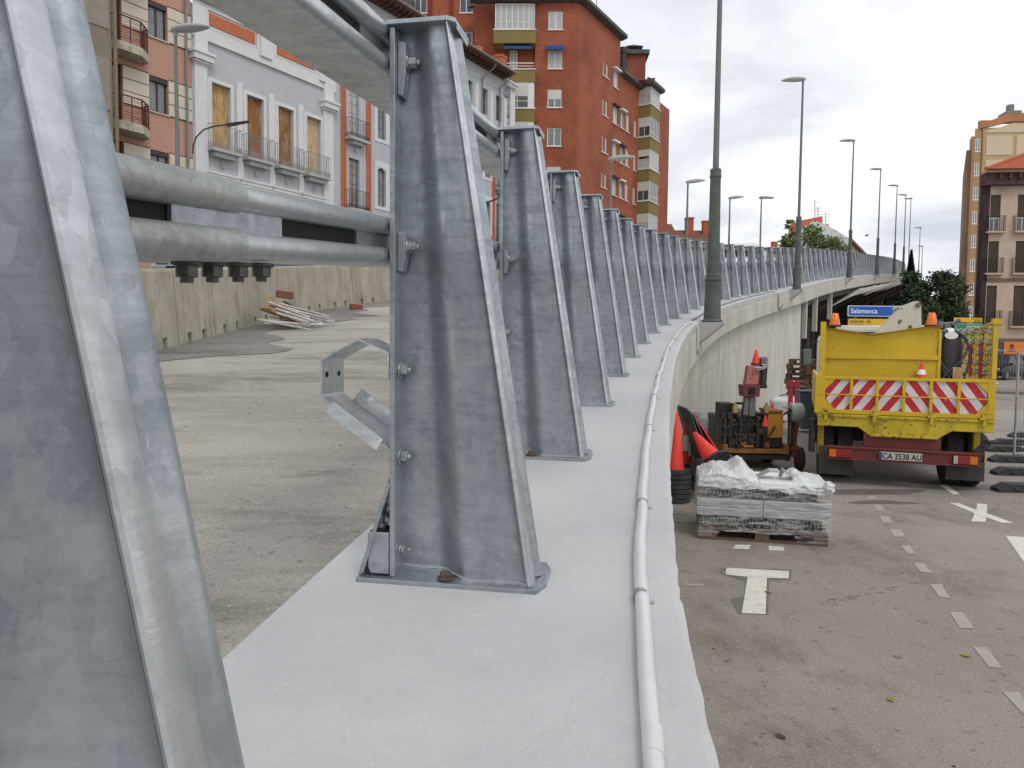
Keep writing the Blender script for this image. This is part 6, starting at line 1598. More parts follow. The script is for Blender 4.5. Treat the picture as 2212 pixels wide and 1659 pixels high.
# chevron board with cut corners
def chev():
    M = bpy.data.materials.new('chevron_board'); M.use_nodes = True; t = M.node_tree; n = t.nodes; l = t.links; b = n['Principled BSDF']; b.inputs['Roughness'].default_value = .4
    g = n.new('ShaderNodeTexCoord'); s = n.new('ShaderNodeSeparateXYZ'); l.new(g.outputs['Object'], s.inputs[0])
    a = n.new('ShaderNodeMath'); a.operation = 'ABSOLUTE'; ax = n.new('ShaderNodeMath'); ax.operation = 'ADD'; ax.inputs[1].default_value = .03; l.new(s.outputs[0], ax.inputs[0]); l.new(ax.outputs[0], a.inputs[0])
    z = n.new('ShaderNodeMath'); z.operation = 'MULTIPLY_ADD'; z.inputs[1].default_value = .72; l.new(s.outputs[2], z.inputs[0]); l.new(a.outputs[0], z.inputs[2])
    d = n.new('ShaderNodeMath'); d.operation = 'DIVIDE'; d.inputs[1].default_value = .238; l.new(z.outputs[0], d.inputs[0])
    f = n.new('ShaderNodeMath'); f.operation = 'FRACT'; l.new(d.outputs[0], f.inputs[0])
    c = n.new('ShaderNodeMath'); c.operation = 'GREATER_THAN'; c.inputs[1].default_value = .5; l.new(f.outputs[0], c.inputs[0])
    m = n.new('ShaderNodeMix'); m.data_type = 'RGBA'; m.inputs[6].default_value = (.50, .012, .03, 1); m.inputs[7].default_value = (.66, .64, .65, 1); l.new(c.outputs[0], m.inputs[0])
    ns = n.new('ShaderNodeTexNoise'); ns.inputs['Scale'].default_value = 5; ns.inputs['Detail'].default_value = 8; l.new(g.outputs['Object'], ns.inputs['Vector'])
    r = n.new('ShaderNodeMapRange'); r.inputs[1].default_value = .55; r.inputs[2].default_value = .75; r.inputs[4].default_value = .35; l.new(ns.outputs['Fac'], r.inputs[0])
    m2 = n.new('ShaderNodeMix'); m2.data_type = 'RGBA'; l.new(r.outputs[0], m2.inputs[0]); l.new(m.outputs[2], m2.inputs[6]); m2.inputs[7].default_value = (.25, .2, .17, 1); l.new(m2.outputs[2], b.inputs['Base Color'])
    return M
m_ = MB(); cc = .13; x0, x1 = -1.03, 1.03; z0, z1 = tg0+.04, tg1-.045
m_.prism([(x0+cc, z0), (x1-cc, z0), (x1, z0+cc*1.2), (x1, z1-cc*1.2), (x1-cc, z1), (x0+cc, z1), (x0, z1-cc*1.2), (x0, z0+cc*1.2)], .03, .04, 'y'); m_.build('chevron_board', chev(), tk)
fr = MB()
for (z_a, z_b) in ((tg1-.045, tg1), (tg0-.02, tg0+.04)): fr.box(-HW, HW, -.01, .05, z_a, z_b)
for s_ in (-1, 1): fr.box(min(s_*HW, s_*(HW-.09)), max(s_*HW, s_*(HW-.09)), -.008, .048, tg0+.041, tg1-.046)
for k in range(1, 6): x = -1.03+2.06*k/6; fr.box(x-.02, x+.02, -.012, .028, tg0+.041, tg1-.046)
fr.box(-1.03, 1.03, .045, .07, tg0+.03, tg1-.03)
fr.build('tailgate', YEL, tk, bevel=.005)
for s_ in (-1, 1):
    for (za, zb) in ((z0, z0+cc*1.2), (z1, z1-cc*1.2)):
        m_ = MB(); m_.prism([(s_*1.04, za), (s_*(1.03-cc), za), (s_*1.04, zb)], .0, .028, 'y'); m_.build('corner_plate', YEL, tk)
m_ = MB(); m_.tube([(-1.03, -.02, 1.335), (1.03, -.02, 1.325)], .009, 6)
for k in range(6): x = -.86+k*.345; m_.tube([(x, -.02, 1.33), (x, -.03, 1.29)], .007, 5)
m_.build('tailgate_rod', YEL, tk)
# lower beam with the sloping middle
m_ = MB(); m_.prism([(-HW, 1.045), (HW, 1.045), (HW, .86), (.62, .86), (.45, .74), (-.42, .74), (-.58, .86), (-HW, .86)], .0, .10, 'y'); m_.build('rear_beam', YELD, tk, bevel=.008)
tb('beam_lip', YELD, (-.42, .45, -.03, -.001, .735, .77), (-HW, HW, -.02, -.001, 1.0, 1.04))
for x in (-1.02, -.37, .36, 1.0): 
    m_ = MB(); m_.box(x-.025, x+.025, -.045, -.013, .95, 1.13); m_.tube([(x-.05, -.03, 1.05), (x+.05, -.03, 1.05)], .02, 8); m_.build('hinge', YELD, tk)
tb('body_floor', YELD, (-HW, HW, .12, 4.2, .95, 1.04))
# side boards and corner posts
for s_ in (-1, 1):
    a, b = sorted((s_*HW, s_*(HW-.05)))
    tb('side_board', YEL, (a, b, .1, 4.2, 1.045, 1.56))
m_ = MB(); m_.box(-HW, -HW+.075, -.005, .09, 1.605, 2.40); m_.box(-HW-.05, -HW+.02, -.03, .06, 1.05, 1.62); m_.build('corner_post', YEL, tk, bevel=.006)
m_ = MB(); m_.box(HW-.06, HW, -.005, .06, 1.605, 2.42); m_.box(HW-.08, HW+.03, -.02, .08, 2.36, 2.44); m_.build('corner_post', YEL, tk, bevel=.006)
# tall dented loading board
ylb = .22; xr_ = TK.tz(2031, 720, ylb)[0]
ztp = TK.tz(1900, 712, ylb)[1]; zsm = TK.tz(1900, 771, ylb)[1]
def dent(x): 
    t = (x+HW)/(xr_+HW); return -.115*max(0, 1-abs(t-.44)/.44)**1.0
m_ = MB(); vs = []; fs = []; nx, nz = 26, 10
for i in range(nx+1):
    x = -HW+.06+(xr_+HW-.06)*i/nx
    for j in range(nz+1):
        t = j/nz; z = 1.0+(ztp+.02+dent(x)*t**4-1.0)*t; y = ylb-.10*max(0, t-.55)*abs(dent(x))/.115+.01*math.sin(x*5)*t; vs.append((x, y, z))
    vs.append((x, ylb-.10*.45*abs(dent(x))/.115-.075, ztp+.045+dent(x)*1.0))
st = nz+2
for i in range(nx):
    for j in range(nz+1): a = i*st+j; fs.append((a, a+st, a+st+1, a+1))
m_.add(vs, fs); m_.build('loading_board', YEL, tk, smooth=True, sharp=40)
m_ = MB(); m_.box(-HW+.06, xr_, ylb-.03, ylb-.005, zsm-.035, zsm+.03); m_.box(xr_-.02, xr_+.02, ylb-.02, ylb+.05, 1.0, ztp); m_.build('board_rib', YEL, tk, bevel=.006)
# right stake side with straps
m_ = MB(); xs = HW-.02
for (y, z) in ((.85, 2.31), (1.35, 2.27), (1.7, 2.24), (2.4, 2.2), (3.2, 2.15)): m_.box(xs-.035, xs+.0, y-.025, y+.025, 1.56, z)
m_.bar((xs-.02, .03, 2.40), (xs-.02, 2.4, 2.2), .04, .03); m_.bar((xs-.02, 2.4, 2.2), (xs-.02, 3.2, 2.15), .04, .03)
for y in (.15, .3, .45, .6, 1.05, 1.2): m_.box(xs-.03, xs-.01, y-.02, y+.02, 1.57, 2.3)
m_.build('stake_side', YEL, tk, bevel=.004)
m_ = MB()
for k in range(5):
    z = 1.66+k*.15
    m_.tube([(xs-.045, .05+i*.12, z+.022*math.sin(i*1.3+k)) for i in range(26)], .022, 5); m_.tube([(xs-.045, .05+i*.12, z+.05+.022*math.sin(i*1.3+k+.4)) for i in range(26)], .012, 5)
m_.build('webbing', mat('dirty_webbing', (.33, .30, .20), .8, vary=.3, scale=9), tk)
m_ = MB()
for k, y in enumerate((.5, 1.15)): m_.box(xs-.09, xs-.07, y-.06, y+.05, 1.6, 2.1)
m_.build('red_banner', mat('red_banner', (.42, .02, .04), .6), tk)
tb('loose_board', WOODL, (.62, .74, .11, .13, 1.58, 1.76)); 
# chassis, bumper, lights, plate
tb('chassis', mat('dark_chassis', (.022, .02, .019), .7, vary=.3), (-.42, -.30, .15, 6.6, .55, .95), (.30, .42, .15, 6.6, .55, .95), (-.9, .9, .5, .7, .6, .9), (-.95, .95, 1.4, 1.6, .5, .95))
tb('cross_member', MAROON, (-.50, .50, .02, .08, .575, .80), bevel=.01)
m_ = MB(); m_.box(-.98, .97, -.06, .02, .385, .575); m_.box(-1.0, .99, -.085, -.061, .545, .58); m_.box(-1.0, .99, -.085, -.061, .38, .405); bp_ = m_.build('bumper', MAROON, tk, bevel=.006)
for s_ in (-1, 1):
    c0 = -.81 if s_ < 0 else .78
    m_ = MB(); m_.box(c0-.15, c0+.15, -.10, -.062, .415, .535); lt = m_.build('tail_light', mat('dirty_red_lens', (.25, .02, .02), .25), bp_, bevel=.008)
    e0_ = c0+s_*.105
    m_ = MB(); m_.box(e0_-.045, e0_+.045, -.105, -.101, .42, .53); m_.build('indicator', mat('amber_lens', (.62, .16, .01), .25), lt)
    if s_ > 0: m_ = MB(); m_.box(.64, .69, -.105, -.101, .42, .53); m_.build('reversing_light', mat('grey_lens', (.42, .42, .40), .3), lt)
m_ = MB(); m_.box(-.30, .25, -.095, -.08, .415, .530); pl_ = m_.build('number_plate', mat('dirty_plate', (.45, .43, .38), .6, vary=.06), bp_, bevel=.003)
m_ = MB(); m_.box(-.30, -.26, -.098, -.0955, .417, .528); m_.build('blue_strip', mat('dirty_blue', (.03, .06, .17), .5), pl_)
text('CA 3538 AU', 'plate_text', .118, SBLK, pl_, (-.005, -.0958, .432), (R(90), 0, 0), .001, .0022, 'CENTER', .80)
# wheels and flaps
for s_ in (-1, 1):
    for (a, b) in ((.62, .84), (.88, 1.10)):
        m_ = MB(); x0_, x1_ = s_*a, s_*b; prof_ = [(.02, .36), (.0, .44), (.05, .475), (.5, .485), (.95, .475), (1.0, .44), (.98, .36)]
        n_ = 28; vs = []; fs = []
        for (f, r) in prof_:
            for k in range(n_): tt_ = 2*math.pi*k/n_; vs.append((x0_+(x1_-x0_)*f, .75+r*math.cos(tt_), .485+r*math.sin(tt_)))
        for i in range(len(prof_)-1):
            for k in range(n_): fs.append((i*n_+k, i*n_+(k+1) % n_, (i+1)*n_+(k+1) % n_, (i+1)*n_+k))
        fs.append(tuple(range(n_))); fs.append(tuple((len(prof_)-1)*n_+k for k in range(n_-1, -1, -1)))
        m_.add(vs, fs); w_ = m_.build('wheel', TYRE, tk, smooth=True, sharp=40)
        m_ = MB(); m_.tube([(s_*(a+.02), .75, .485), (s_*(b-.02), .75, .485)], .25, 16); m_.build('rim', GREYM, w_)
    c0 = -.86 if s_ < 0 else .82
    tb('mudflap', mat('flap_rubber', (.055, .052, .045) if True else None, .85, vary=.3, scale=7), (c0-.24, c0+.24, .10, .115, .12 if s_ < 0 else .16, .42 if s_ > 0 else .55))
    for (a, b) in ((.80, 1.05),):
        m_ = MB(); m_.tube([(s_*a, 5.2, .48), (s_*b, 5.2, .48)], .48, 26); m_.build('wheel', TYRE, tk, smooth=True, bevel=.03)
tb('side_panel', YELD, (-HW+.02, -HW+.10, .2, .5, .40, .92), (HW-.20, HW-.12, .2, 1.2, .42, .92))
m_ = MB(); m_.tube([(1.0, .0, .83), (1.03, -.02, .80), (1.05, -.03, .74)], .02, 6)
for k in range(12): a = math.pi*2*k/12
m_.tube([(1.03+.05*math.cos(2*math.pi*k/12), -.03, .72+.05*math.sin(2*math.pi*k/12)) for k in range(13)], .016, 6); m_.build('tow_ring', DARKM, tk, smooth=True)
m_ = MB(); m_.prism([(.86, .56), (.95, .56), (1.05, .70), (1.12, .71), (1.12, .76), (1.02, .75)], -.02, .02, 'y'); m_.build('tow_arm', DARKM, tk)
m_ = MB(); m_.tube([(-1.2, .1, .95), (-1.2, .1, .45)], .05, 8); m_.build('stabiliser_leg', DARKM, tk)
# cab, beacons, mirror, crane bracket
tb('cab', WHITEP, (-1.0, 1.02, 4.6, 6.6, .75, 2.30), bevel=.12)
tb('cab_roof_rack', WHITEP, (-.95, 1.0, 4.5, 4.7, 2.34, 2.46), (-.95, 1.0, 5.2, 5.4, 2.34, 2.46), bevel=.02)
tb('rear_window', mat('car_glass'), (-.7, .7, 4.585, 4.60, 1.6, 2.1))
m_ = MB(); m_.tube([(-.72, 4.45, 2.40), (-.95, 4.45, 2.37)], .09, 10); m_.build('rolled_sheet', RUBBER, tk)
for u in (1803, 2012):
    yb = 3.6 if False else 4.3; x, z = TK.tz(u, 706, yb)
    m_ = MB(); m_.lathe([(.125, 0), (.125, .03), (.10, .04)], 16, None, (x, yb, z)); bb_ = m_.build('beacon_base', RUBBER, tk)
    m_ = MB(); m_.lathe([(.105, .04), (.10, .06), (.062, .255), (.045, .27), (0.001, .272)], 18, None, (x, yb, z)); m_.build('beacon', mat('amber_beacon', (.80, .17, .01), .25, vary=.12, scale=20), bb_, smooth=True, sharp=50)
yc_ = 3.3
P = [TK.tz(u, v, yc_) for (u, v) in ((1893, 720), (1938, 672), (1934, 665), (1938, 660), (1946, 662), (1974, 651), (1984, 651), (1990, 657), (1991, 722))]
m_ = MB(); m_.prism(P, yc_, yc_+.06, 'y'); m_.prism(P, yc_+.42, yc_+.48, 'y'); cbk = m_.build('crane_bracket', mat('chipped_cream_paint', (.60, .57, .50), .5, vary=.05, scale=3, speck=.9, speck_scale=9, speckcol=(.12, .10, .08)), tk, bevel=.012)
for nd in bpy.data.materials['chipped_cream_paint'].node_tree.nodes:
    if nd.type == 'MAP_RANGE' and abs(nd.inputs[1].default_value-0.56) < 1e-4: nd.inputs[1].default_value = .66; nd.inputs[2].default_value = .69
for (u, v, r) in ((1983, 659, .045), (1966, 706, .03), (1940, 666, .018)):
    x, z = TK.tz(u, v, yc_); m_ = MB(); m_.tube([(x, yc_-.03, z), (x, yc_+.5, z)], r, 14); m_.tube([(x, yc_-.05, z), (x, yc_-.03, z)], r*.6, 10); m_.build('pivot_pin', mat('rusty_pin', (.20, .15, .11), .5, .5), cbk, smooth=True)
m_ = MB(); P = [TK.tz(u, v, 3.55) for (u, v) in ((1945, 672), (1958, 658), (1984, 648), (1990, 654), (1992, 700), (1975, 690))]; m_.prism(P, yc_+.1, yc_+.38, 'y'); m_.build('crane_boom', DARKM, tk)
ym = 4.3; P = [TK.tz(u, v, ym) for (u, v) in ((1734, 754), (1753, 754), (1752, 787), (1736, 790))]
m_ = MB(); m_.prism(P, ym, ym+.05, 'y'); mi_ = m_.build('mirror', mat('greenish_mirror_shell', (.12, .16, .145), .4), tk, bevel=.02)
m_ = MB(); pa = [TK.tz(u, v, ym) for (u, v) in ((1740, 756), (1740, 748), (1745, 743), (1768, 737))]; m_.tube([(a, ym+.03, b) for (a, b) in pa], .012, 6); m_.build('mirror_arm', DARKM, mi_)
# things carried
def cone(loc, H_=.5, r=.13, bands=(.45, .75), label='', rot=(0, 0, 0), group=None, base=True, top=None, bs=.19, sleeve=True, cat='traffic cone', bth=.035):
    root = empty('traffic_cone', loc); root.rotation_euler = rot; tag(root, label, cat, group)
    rt = r*.22
    rad = lambda t: r*.86+(rt-r*.86)*t
    m_ = MB(); m_.lathe([(r, .03), (r*.9, .04), (rad(0), .06), (rt, H_-.01), (rt*.8, H_), (rt*.6, H_-.01)], 22); m_.build('body', ORANGE, root, smooth=True, sharp=50)
    if sleeve:
        t0_, t1_ = bands; m_ = MB(); m_.lathe([(rad(t0_)+.001, .06+(H_-.06)*t0_), (rad(t0_)+.004, .06+(H_-.06)*t0_+.002), (rad(t1_)+.004, .06+(H_-.06)*t1_-.002), (rad(t1_)+.001, .06+(H_-.06)*t1_)], 22); m_.build('white_sleeve', WHITEP, root, smooth=True, sharp=50)
    if base:
        m_ = MB(); pts_ = []
        for k in range(8): a = math.pi*(k+.5)/4; pts_.append((bs*1.12*math.cos(a), bs*1.12*math.sin(a)))
        m_.prism(pts_, 0, bth, 'z'); m_.build('base', RUBBER, root, bevel=.008)
    return root
w2 = lambda x, y, z: TK.o+TK.x*x+TK.n*y+Vector((0, 0, z))
x, z = TK.tz(1991, 815, .12); cone(w2(x, .15, 1.585), .235, .068, (.0, .42), 'small red and white cone standing behind the chevron tailgate', base=False, rot=(0, 0, 0))
# gas cylinder with hoses
xg, _ = TK.tz(2049, 760, .42); g_ = empty('gas_cylinder', w2(xg, .42, 1.04), TK.a); tag(g_, 'dark gas cylinder with a white top and coiled hoses, standing in the truck', 'gas cylinder')
m_ = MB(); m_.lathe([(.16, 0), (.168, .02), (.168, 1.05), (.160, 1.13), (.135, 1.2), (.09, 1.235)], 24); m_.build('body', mat('dark_cylinder', (.028, .026, .028), .45, vary=.4, scale=6, dirt=.5, dirtcol=(.09, .06, .05)), g_, smooth=True)
m_ = MB(); m_.lathe([(.112, 1.215), (.09, 1.245), (.05, 1.275), (.02, 1.285)], 20); m_.build('shoulder', WHITEP, g_, smooth=True)
m_ = MB(); P = [(.085*math.cos(2*math.pi*k/18), -.15, 1.17+.052*math.sin(2*math.pi*k/18)) for k in range(18)]; m_.prism([(p[0], p[2]) for p in P], -.174, -.16, 'y'); m_.build('white_label', WHITEP, g_)
m_ = MB(); m_.tube([(0, 0, 1.28), (0, 0, 1.36)], .022, 10); m_.tube([(-.10, 0, 1.34), (.06, 0, 1.35)], .022, 10); m_.tube([(-.12, 0, 1.28), (-.12, 0, 1.38)], .045, 12); m_.box(-.06, .0, -.03, .03, 1.28, 1.34); m_.tube([(.03, -.02, 1.33), (.12, -.02, 1.40)], .03, 8); m_.build('regulator', GREYM, g_, bevel=.003)
for pts_ in ([(-.05, -.1, 1.25), (-.2, -.16, 1.15), (-.19, -.17, .85), (0, -.18, .55), (.05, -.18, .4), (.0, -.18, .3)], [(.05, -.1, 1.25), (.2, -.16, 1.1), (.16, -.17, .85), (-.05, -.18, .62), (-.12, -.18, .45), (-.25, -.15, .32)],
             [(-.04, -.12, 1.24), (-.17, -.18, 1.0), (-.1, -.19, .75), (.1, -.18, .5), (.1, -.17, .35)], [(.08, -.1, 1.22), (.24, -.1, 1.0), (.2, -.12, .6), (.05, -.17, .42), (-.2, -.15, .5)]):
    pp = [Vector(p_) for p_ in pts_]; sm = []
    for i in range(len(pp)-1):
        a = pp[max(0, i-1)]; b = pp[i]; c = pp[i+1]; d = pp[min(len(pp)-1, i+2)]
        for k in range(5):
            t = k/5; sm.append(.5*((2*b)+(c-a)*t+(2*a-5*b+4*c-d)*t*t+(3*b-a-3*c+d)*t**3))
    m_ = MB(); m_.tube(sm+[pp[-1]], .013, 6); m_.build('hose', mat('blue_grey_hose', (.045, .06, .085), .5, vary=.2), g_, smooth=True)

# ================================================================ trailer machine with the red mast
YM = 12.0
MF = Facade((1635-1106)/1600*YM, YM, -.06)
mc = empty('drilling_trailer', tuple(MF.o), MF.a); tag(mc, 'rusty towed machine with a faded red mast and a cone on top, beside the truck', 'machine')
def mq(u, v, y=0): return MF.tz(u, v, y)
def mbox(mb, u0_, u1_, v0_, v1_, y0_, y1_):
    a, z1_ = mq(u0_, v0_, y0_); b, z0_ = mq(u1_, v1_, y0_); mb.box(a, b, y0_, y1_, z0_, z1_)
def mp(name, mt, *bs, par=None, bevel=.008):
    m_ = MB()
    for b in bs: mbox(m_, *b)
    return m_.build(name, mt, par or mc, bevel=bevel)
mp('chassis', RUST, (1562, 1703, 968, 981, -.02, .08), (1562, 1572, 960, 982, -.03, 1.6), (1694, 1703, 960, 982, -.03, 1.6), (1600, 1612, 955, 968, .0, .05), (1650, 1662, 955, 968, 0, .05))
mp('light_bar', mat('amber_lens'), (1607, 1628, 962, 966.5, -.035, -.021))
mp('under_tray', DARKM, (1593, 1701, 981.5, 994, .05, 1.4), (1700, 1708, 981.5, 996, .02, .3))
mp('engine_block', DARKM, (1560, 1690, 905, 967, .12, 1.3), (1575, 1655, 893, 905, .2, 1.2), (1598, 1640, 940, 967, .03, .11))
mp('battery_box', mat('matt_black_box', (.018, .017, .016), .6, vary=.2), (1555, 1585, 871, 902, .15, .5), (1590, 1606, 869, 874, .12, .2))
mp('ochre_tank', OCHRE, (1659, 1691, 893, 946, .02, .5)); mp('tank_lid', RUST, (1658, 1692, 886, 892.5, .0, .52))
fr = MB()
for (u, v0_, v1_) in ((1567, 900, 970), (1578, 905, 970), (1600, 900, 965), (1637, 905, 965), (1653, 895, 968), (1549, 893, 960)):
    a, z1_ = mq(u, v0_); b, z0_ = mq(u, v1_); fr.bar((a, .0, z0_), (a, .0, z1_), .035, .035)
for (u0_, u1_, v) in ((1549, 1660, 893), (1555, 1655, 938), (1567, 1655, 917)):
    a, z1_ = mq(u0_, v); b, z0_ = mq(u1_, v); fr.bar((a, .01, z1_), (b, .01, z0_), .03, .03)
fr.build('pipe_frame', DARKM, mc)
hz = MB(); rh = random.Random(4)
for k in range(16):
    u0_ = rh.uniform(1560, 1650); v0_ = rh.uniform(893, 950); u1_ = u0_+rh.uniform(-30, 30); v1_ = v0_+rh.uniform(-15, 25)
    a = mq(u0_, v0_); b = mq(u1_, v1_); mid = ((a[0]+b[0])/2+rh.uniform(-.05, .05), (a[1]+b[1])/2-rh.uniform(.03, .12))
    hz.tube([(a[0], -.02, a[1]), ((a[0]*.5+mid[0]*.5), -.05, a[1]*.4+mid[1]*.6), (mid[0], -.06, mid[1]), ((b[0]*.5+mid[0]*.5), -.05, b[1]*.4+mid[1]*.6), (b[0], -.02, b[1])], rh.uniform(.008, .018), 6)
hz.build('hoses', RUBBER, mc, smooth=True)
m_ = MB()
for k in range(9):
    a = mq(rh.uniform(1562, 1652), rh.uniform(895, 960)); s_ = rh.uniform(.03, .07); m_.box(a[0]-s_, a[0]+s_, -.01, .1, a[1]-s_*.7, a[1]+s_*.7)
m_.build('valve_block', mat('brown_grease_metal', (.10, .055, .03), .6, .2, vary=.4, scale=9), mc, bevel=.01)
for u in (1588, 1656):
    a = mq(u, 892); m_ = MB(); m_.lathe([(.045, 0), (.045, .10), (.02, .14), (.02, .17)], 12, None, (a[0], .02, a[1])); m_.build('oil_bottle', WOODL, mc, smooth=True)
mp('fender', mat('grey_fender', (.23, .25, .25), .5, vary=.2, scale=5), (1506, 1532, 897, 934, .1, .75), bevel=.06)
# arm, head, mast
def slab(name, mt, P, y0_, y1_, bevel=.006):
    m_ = MB(); m_.prism([mq(u, v, y0_) for (u, v) in P], y0_, y1_, 'y'); return m_.build(name, mt, mc, bevel=bevel)
slab('lower_arm', GREYM, [(1611, 858), (1633, 858), (1631, 899), (1605, 897)], -.06, .10)
m_ = MB(); a = mq(1619, 858, -.06); b = mq(1617, 898, -.06); m_.bar((a[0], -.065, a[1]), (b[0], -.065, b[1]), .012, .01); m_.build('arm_groove', BLACK, mc)
slab('head_box', mat('dark_red_box', (.15, .03, .03), .55, vary=.2), [(1604, 832), (1643, 832), (1641, 857), (1606, 857)], -.12, .18)
slab('box_opening', BLACK, [(1617, 838), (1632, 838), (1631, 853), (1615, 853)], -.123, -.1205)
slab('mast', PINK, [(1611, 831), (1638, 831), (1643, 790), (1617, 790)], -.08, .12)
m_ = MB()
for (u, v, r) in ((1626, 809, .012), (1621, 817, .010), (1628, 816, .008)):
    a = mq(u, v, -.08); m_.tube([(a[0], -.084, a[1]), (a[0], -.0805, a[1])], r, 10)
m_.build('bolt_hole', BLACK, mc)
slab('mast_guide', DARKM, [(1638.5, 831), (1642, 838), (1646, 795), (1643.5, 789)], -.08, .12)
slab('hydraulic_motor', mat('dark_motor', (.05, .05, .05), .4, .5, vary=.3), [(1645, 832), (1656, 832), (1659, 790), (1647, 788)], -.06, .06, .012)
slab('motor_cap', GREYM, [(1644, 786), (1659, 786), (1659, 773), (1654, 770), (1645, 773)], -.07, .07, .01)
slab('motor_foot', DARKM, [(1643, 839), (1657, 839), (1658, 831), (1641, 831)], -.06, .06, .01)
m_ = MB(); pts_ = [mq(u, v) for (u, v) in ((1626, 794), (1638, 794), (1647, 792), (1651, 786), (1651, 781))]; m_.tube([(a, -.13, b) for a, b in pts_], .016, 8); pts_ = [mq(u, v) for (u, v) in ((1630, 798), (1643, 797), (1650, 793), (1654, 784))]; m_.tube([(a, -.14, b) for a, b in pts_], .010, 8); m_.build('chrome_pipe', BOLT, mc, smooth=True)
# wheels with guard
a, zc_ = mq(1724, 950)
m_ = MB(); m_.tube([(a-.09, .18, 1.06-.12), (a+.11, .18, 1.06-.12)], .165, 24); m_.build('cable_drum', mat('pale_grey_drum', (.33, .37, .36), .5, vary=.12), mc, smooth=True, bevel=.02)
aw, _ = mq(1733.5, 1000)
m_ = MB(); m_.tube([(aw-.045, .15, .19), (aw+.045, .15, .19)], .19, 24); w_ = m_.build('wheel', TYRE, mc, smooth=True, bevel=.02)
m_ = MB(); m_.tube([(aw-.05, .15, .19), (aw+.05, .15, .19)], .09, 14); m_.build('rim', RUST, w_)
m_ = MB(); m_.box(aw-.16, aw-.05, .08, .22, .22, .42); m_.bar((aw-.1, .15, .4), (aw-.08, .15, .8), .09, .07); m_.bar((mq(1700, 972)[0], .1, .36), (aw, .1, .36), .08, .06); m_.build('wheel_bracket', mat('rust_red_bracket', (.16, .045, .025), .7, vary=.3), mc, bevel=.01)
fr = MB(); a, z1_ = mq(1696, 900); b, _z = mq(1716, 903); fr.bar((b, .1, 1.05), (b, .1, .35), .04, .04); fr.bar((b-.05, .1, 1.02), (b-.05, .1, .35), .03, .03); fr.bar((a-.05, .1, z1_), (b+.05, .1, 1.02), .03, .03); fr.build('drum_frame', DARKM, mc)
for u in (1573, 1690):
    a, _ = mq(u, 985); m_ = MB(); m_.tube([(a-.08, .9, .27), (a+.08, .9, .27)], .27, 22); m_.build('wheel', TYRE, mc, smooth=True, bevel=.03)
p = MF.o+MF.x*mq(1634, 785)[0]+Vector((0, 0, mq(1634, 789)[1])); cone(p+Vector((0, .02, 0)), .255, .075, (.1, .2), 'small all-red cone crowning the mast of the machine', sleeve=False, bs=.075)
x, z = mq(1653, 921, -.1); 
cone(MF.o+MF.x*x+MF.n*-.1+Vector((0, 0, mq(1653, 924, -.1)[1])), .2, .06, (.0, .0001), 'little red cone tucked beside the ochre tank of the machine', sleeve=False, base=False)
pg = onY(1668, 888, 13.2); cone(pg-Vector((0, 0, .2)), .34, .09, (.4, .7), 'red cone tip just showing over the ochre tank', sleeve=False)
# ================================================================ cones and signs by the wall
NB = 7
for k in range(NB):
    p = onZ(1462, 1086, 0); lab = ('tall plain red cone on top of the left stack of cones' if k == NB-1 else 'nested cone in the left stack, its black base %s from the ground' % ORD[k])
    o = cone(Vector((p.x+.01*((k*7) % 3-1), p.y+.1, .062*k)), .80, .12, (.5, .7), lab, group='cones nested in the left stack' if k < NB-1 else None, bs=.185, sleeve=False, rot=(0, 0, .1*k), bth=.056)
for k in range(5):
    p = onZ(1489, 1062, 0); lab = ('slimmer red cone with a white band on the right stack of cones' if k == 4 else 'nested cone in the right stack, its black base %s from the ground' % ORD[k])
    cone(Vector((p.x-.01*((k*5) % 3-1), p.y+.22, .075*k)), .72, .10, (.28, .62), lab, group='cones nested in the right stack' if k < 4 else None, bs=.15, rot=(0, 0, .3+.25*k), bth=.066)
p = onY(1546, 1000, 9.35); cone(p, .52, .15, (.3, .5), 'red cone lying tilted with its octagonal black base towards the camera', rot=Vector((-.36, .62, .62)).to_track_quat('Z', 'Y').to_euler(), sleeve=False, bs=.20)
for nm_, (ua, va, Ya, s_) in (('rubber_base', (1512, 1015, 9.7, .16)),): 
    p = onY(ua, va, Ya); m_ = MB(); m_.prism([(s_*math.cos(math.pi*(k+.5)/4), s_*math.sin(math.pi*(k+.5)/4)) for k in range(8)], 0, .04, 'z'); o = m_.build('rubber_base', RUBBER, None, bevel=.008); o.location = p; o.rotation_euler = (R(60), R(20), 0); tag(o, 'loose black rubber base leaning behind the tilted cone', 'rubber base')
def leaning(P0, P1, w, mt, name, label, cat, tri=False, parts=None, yb=.0, th_=.02):
    # board whose upper edge P0 leans on the wall and lower edge P1 stands on the ground; w = extent in depth
    a = Vector(P0); b = Vector(P1); mid = b; m_ = MB(); d_ = a-b; yv = Vector((0, 1, 0)); n_ = d_.cross(yv).normalized()*th_
    A = [Vector((0, 0, 0))-yv*w/2, Vector((0, 0, 0))+yv*w/2]
    q = [A[0], A[1]]+([d_] if tri else [d_+yv*w/2, d_-yv*w/2]); k = len(q)
    m_.add(q+[p_+n_ for p_ in q], [tuple(range(k)), tuple(range(2*k-1, k-1, -1))]+[(i, (i+1) % k, k+(i+1) % k, k+i) for i in range(k)])
    o = m_.build(name, mt, None); o.location = mid; tag(o, label, cat); return o, d_, n_
def onYv(u, v, Y): p = onY(u, v, Y); return (p.x, p.y, p.z)
GREYS = mat('sign_back_grey', (.10, .10, .105), .5, .4, vary=.2)
leaning(onYv(1474, 878, 10.4), onYv(1520, 1035, 10.2), .7, GREYS, 'road_sign', 'grey back of the leftmost sign board leaning on the wall', 'road sign')
leaning(onYv(1480, 884, 10.2), onYv(1532, 1030, 10.0), .65, mat('dark_board', (.03, .03, .032), .6), 'road_sign', 'black sign board second from left leaning on the wall', 'road sign')
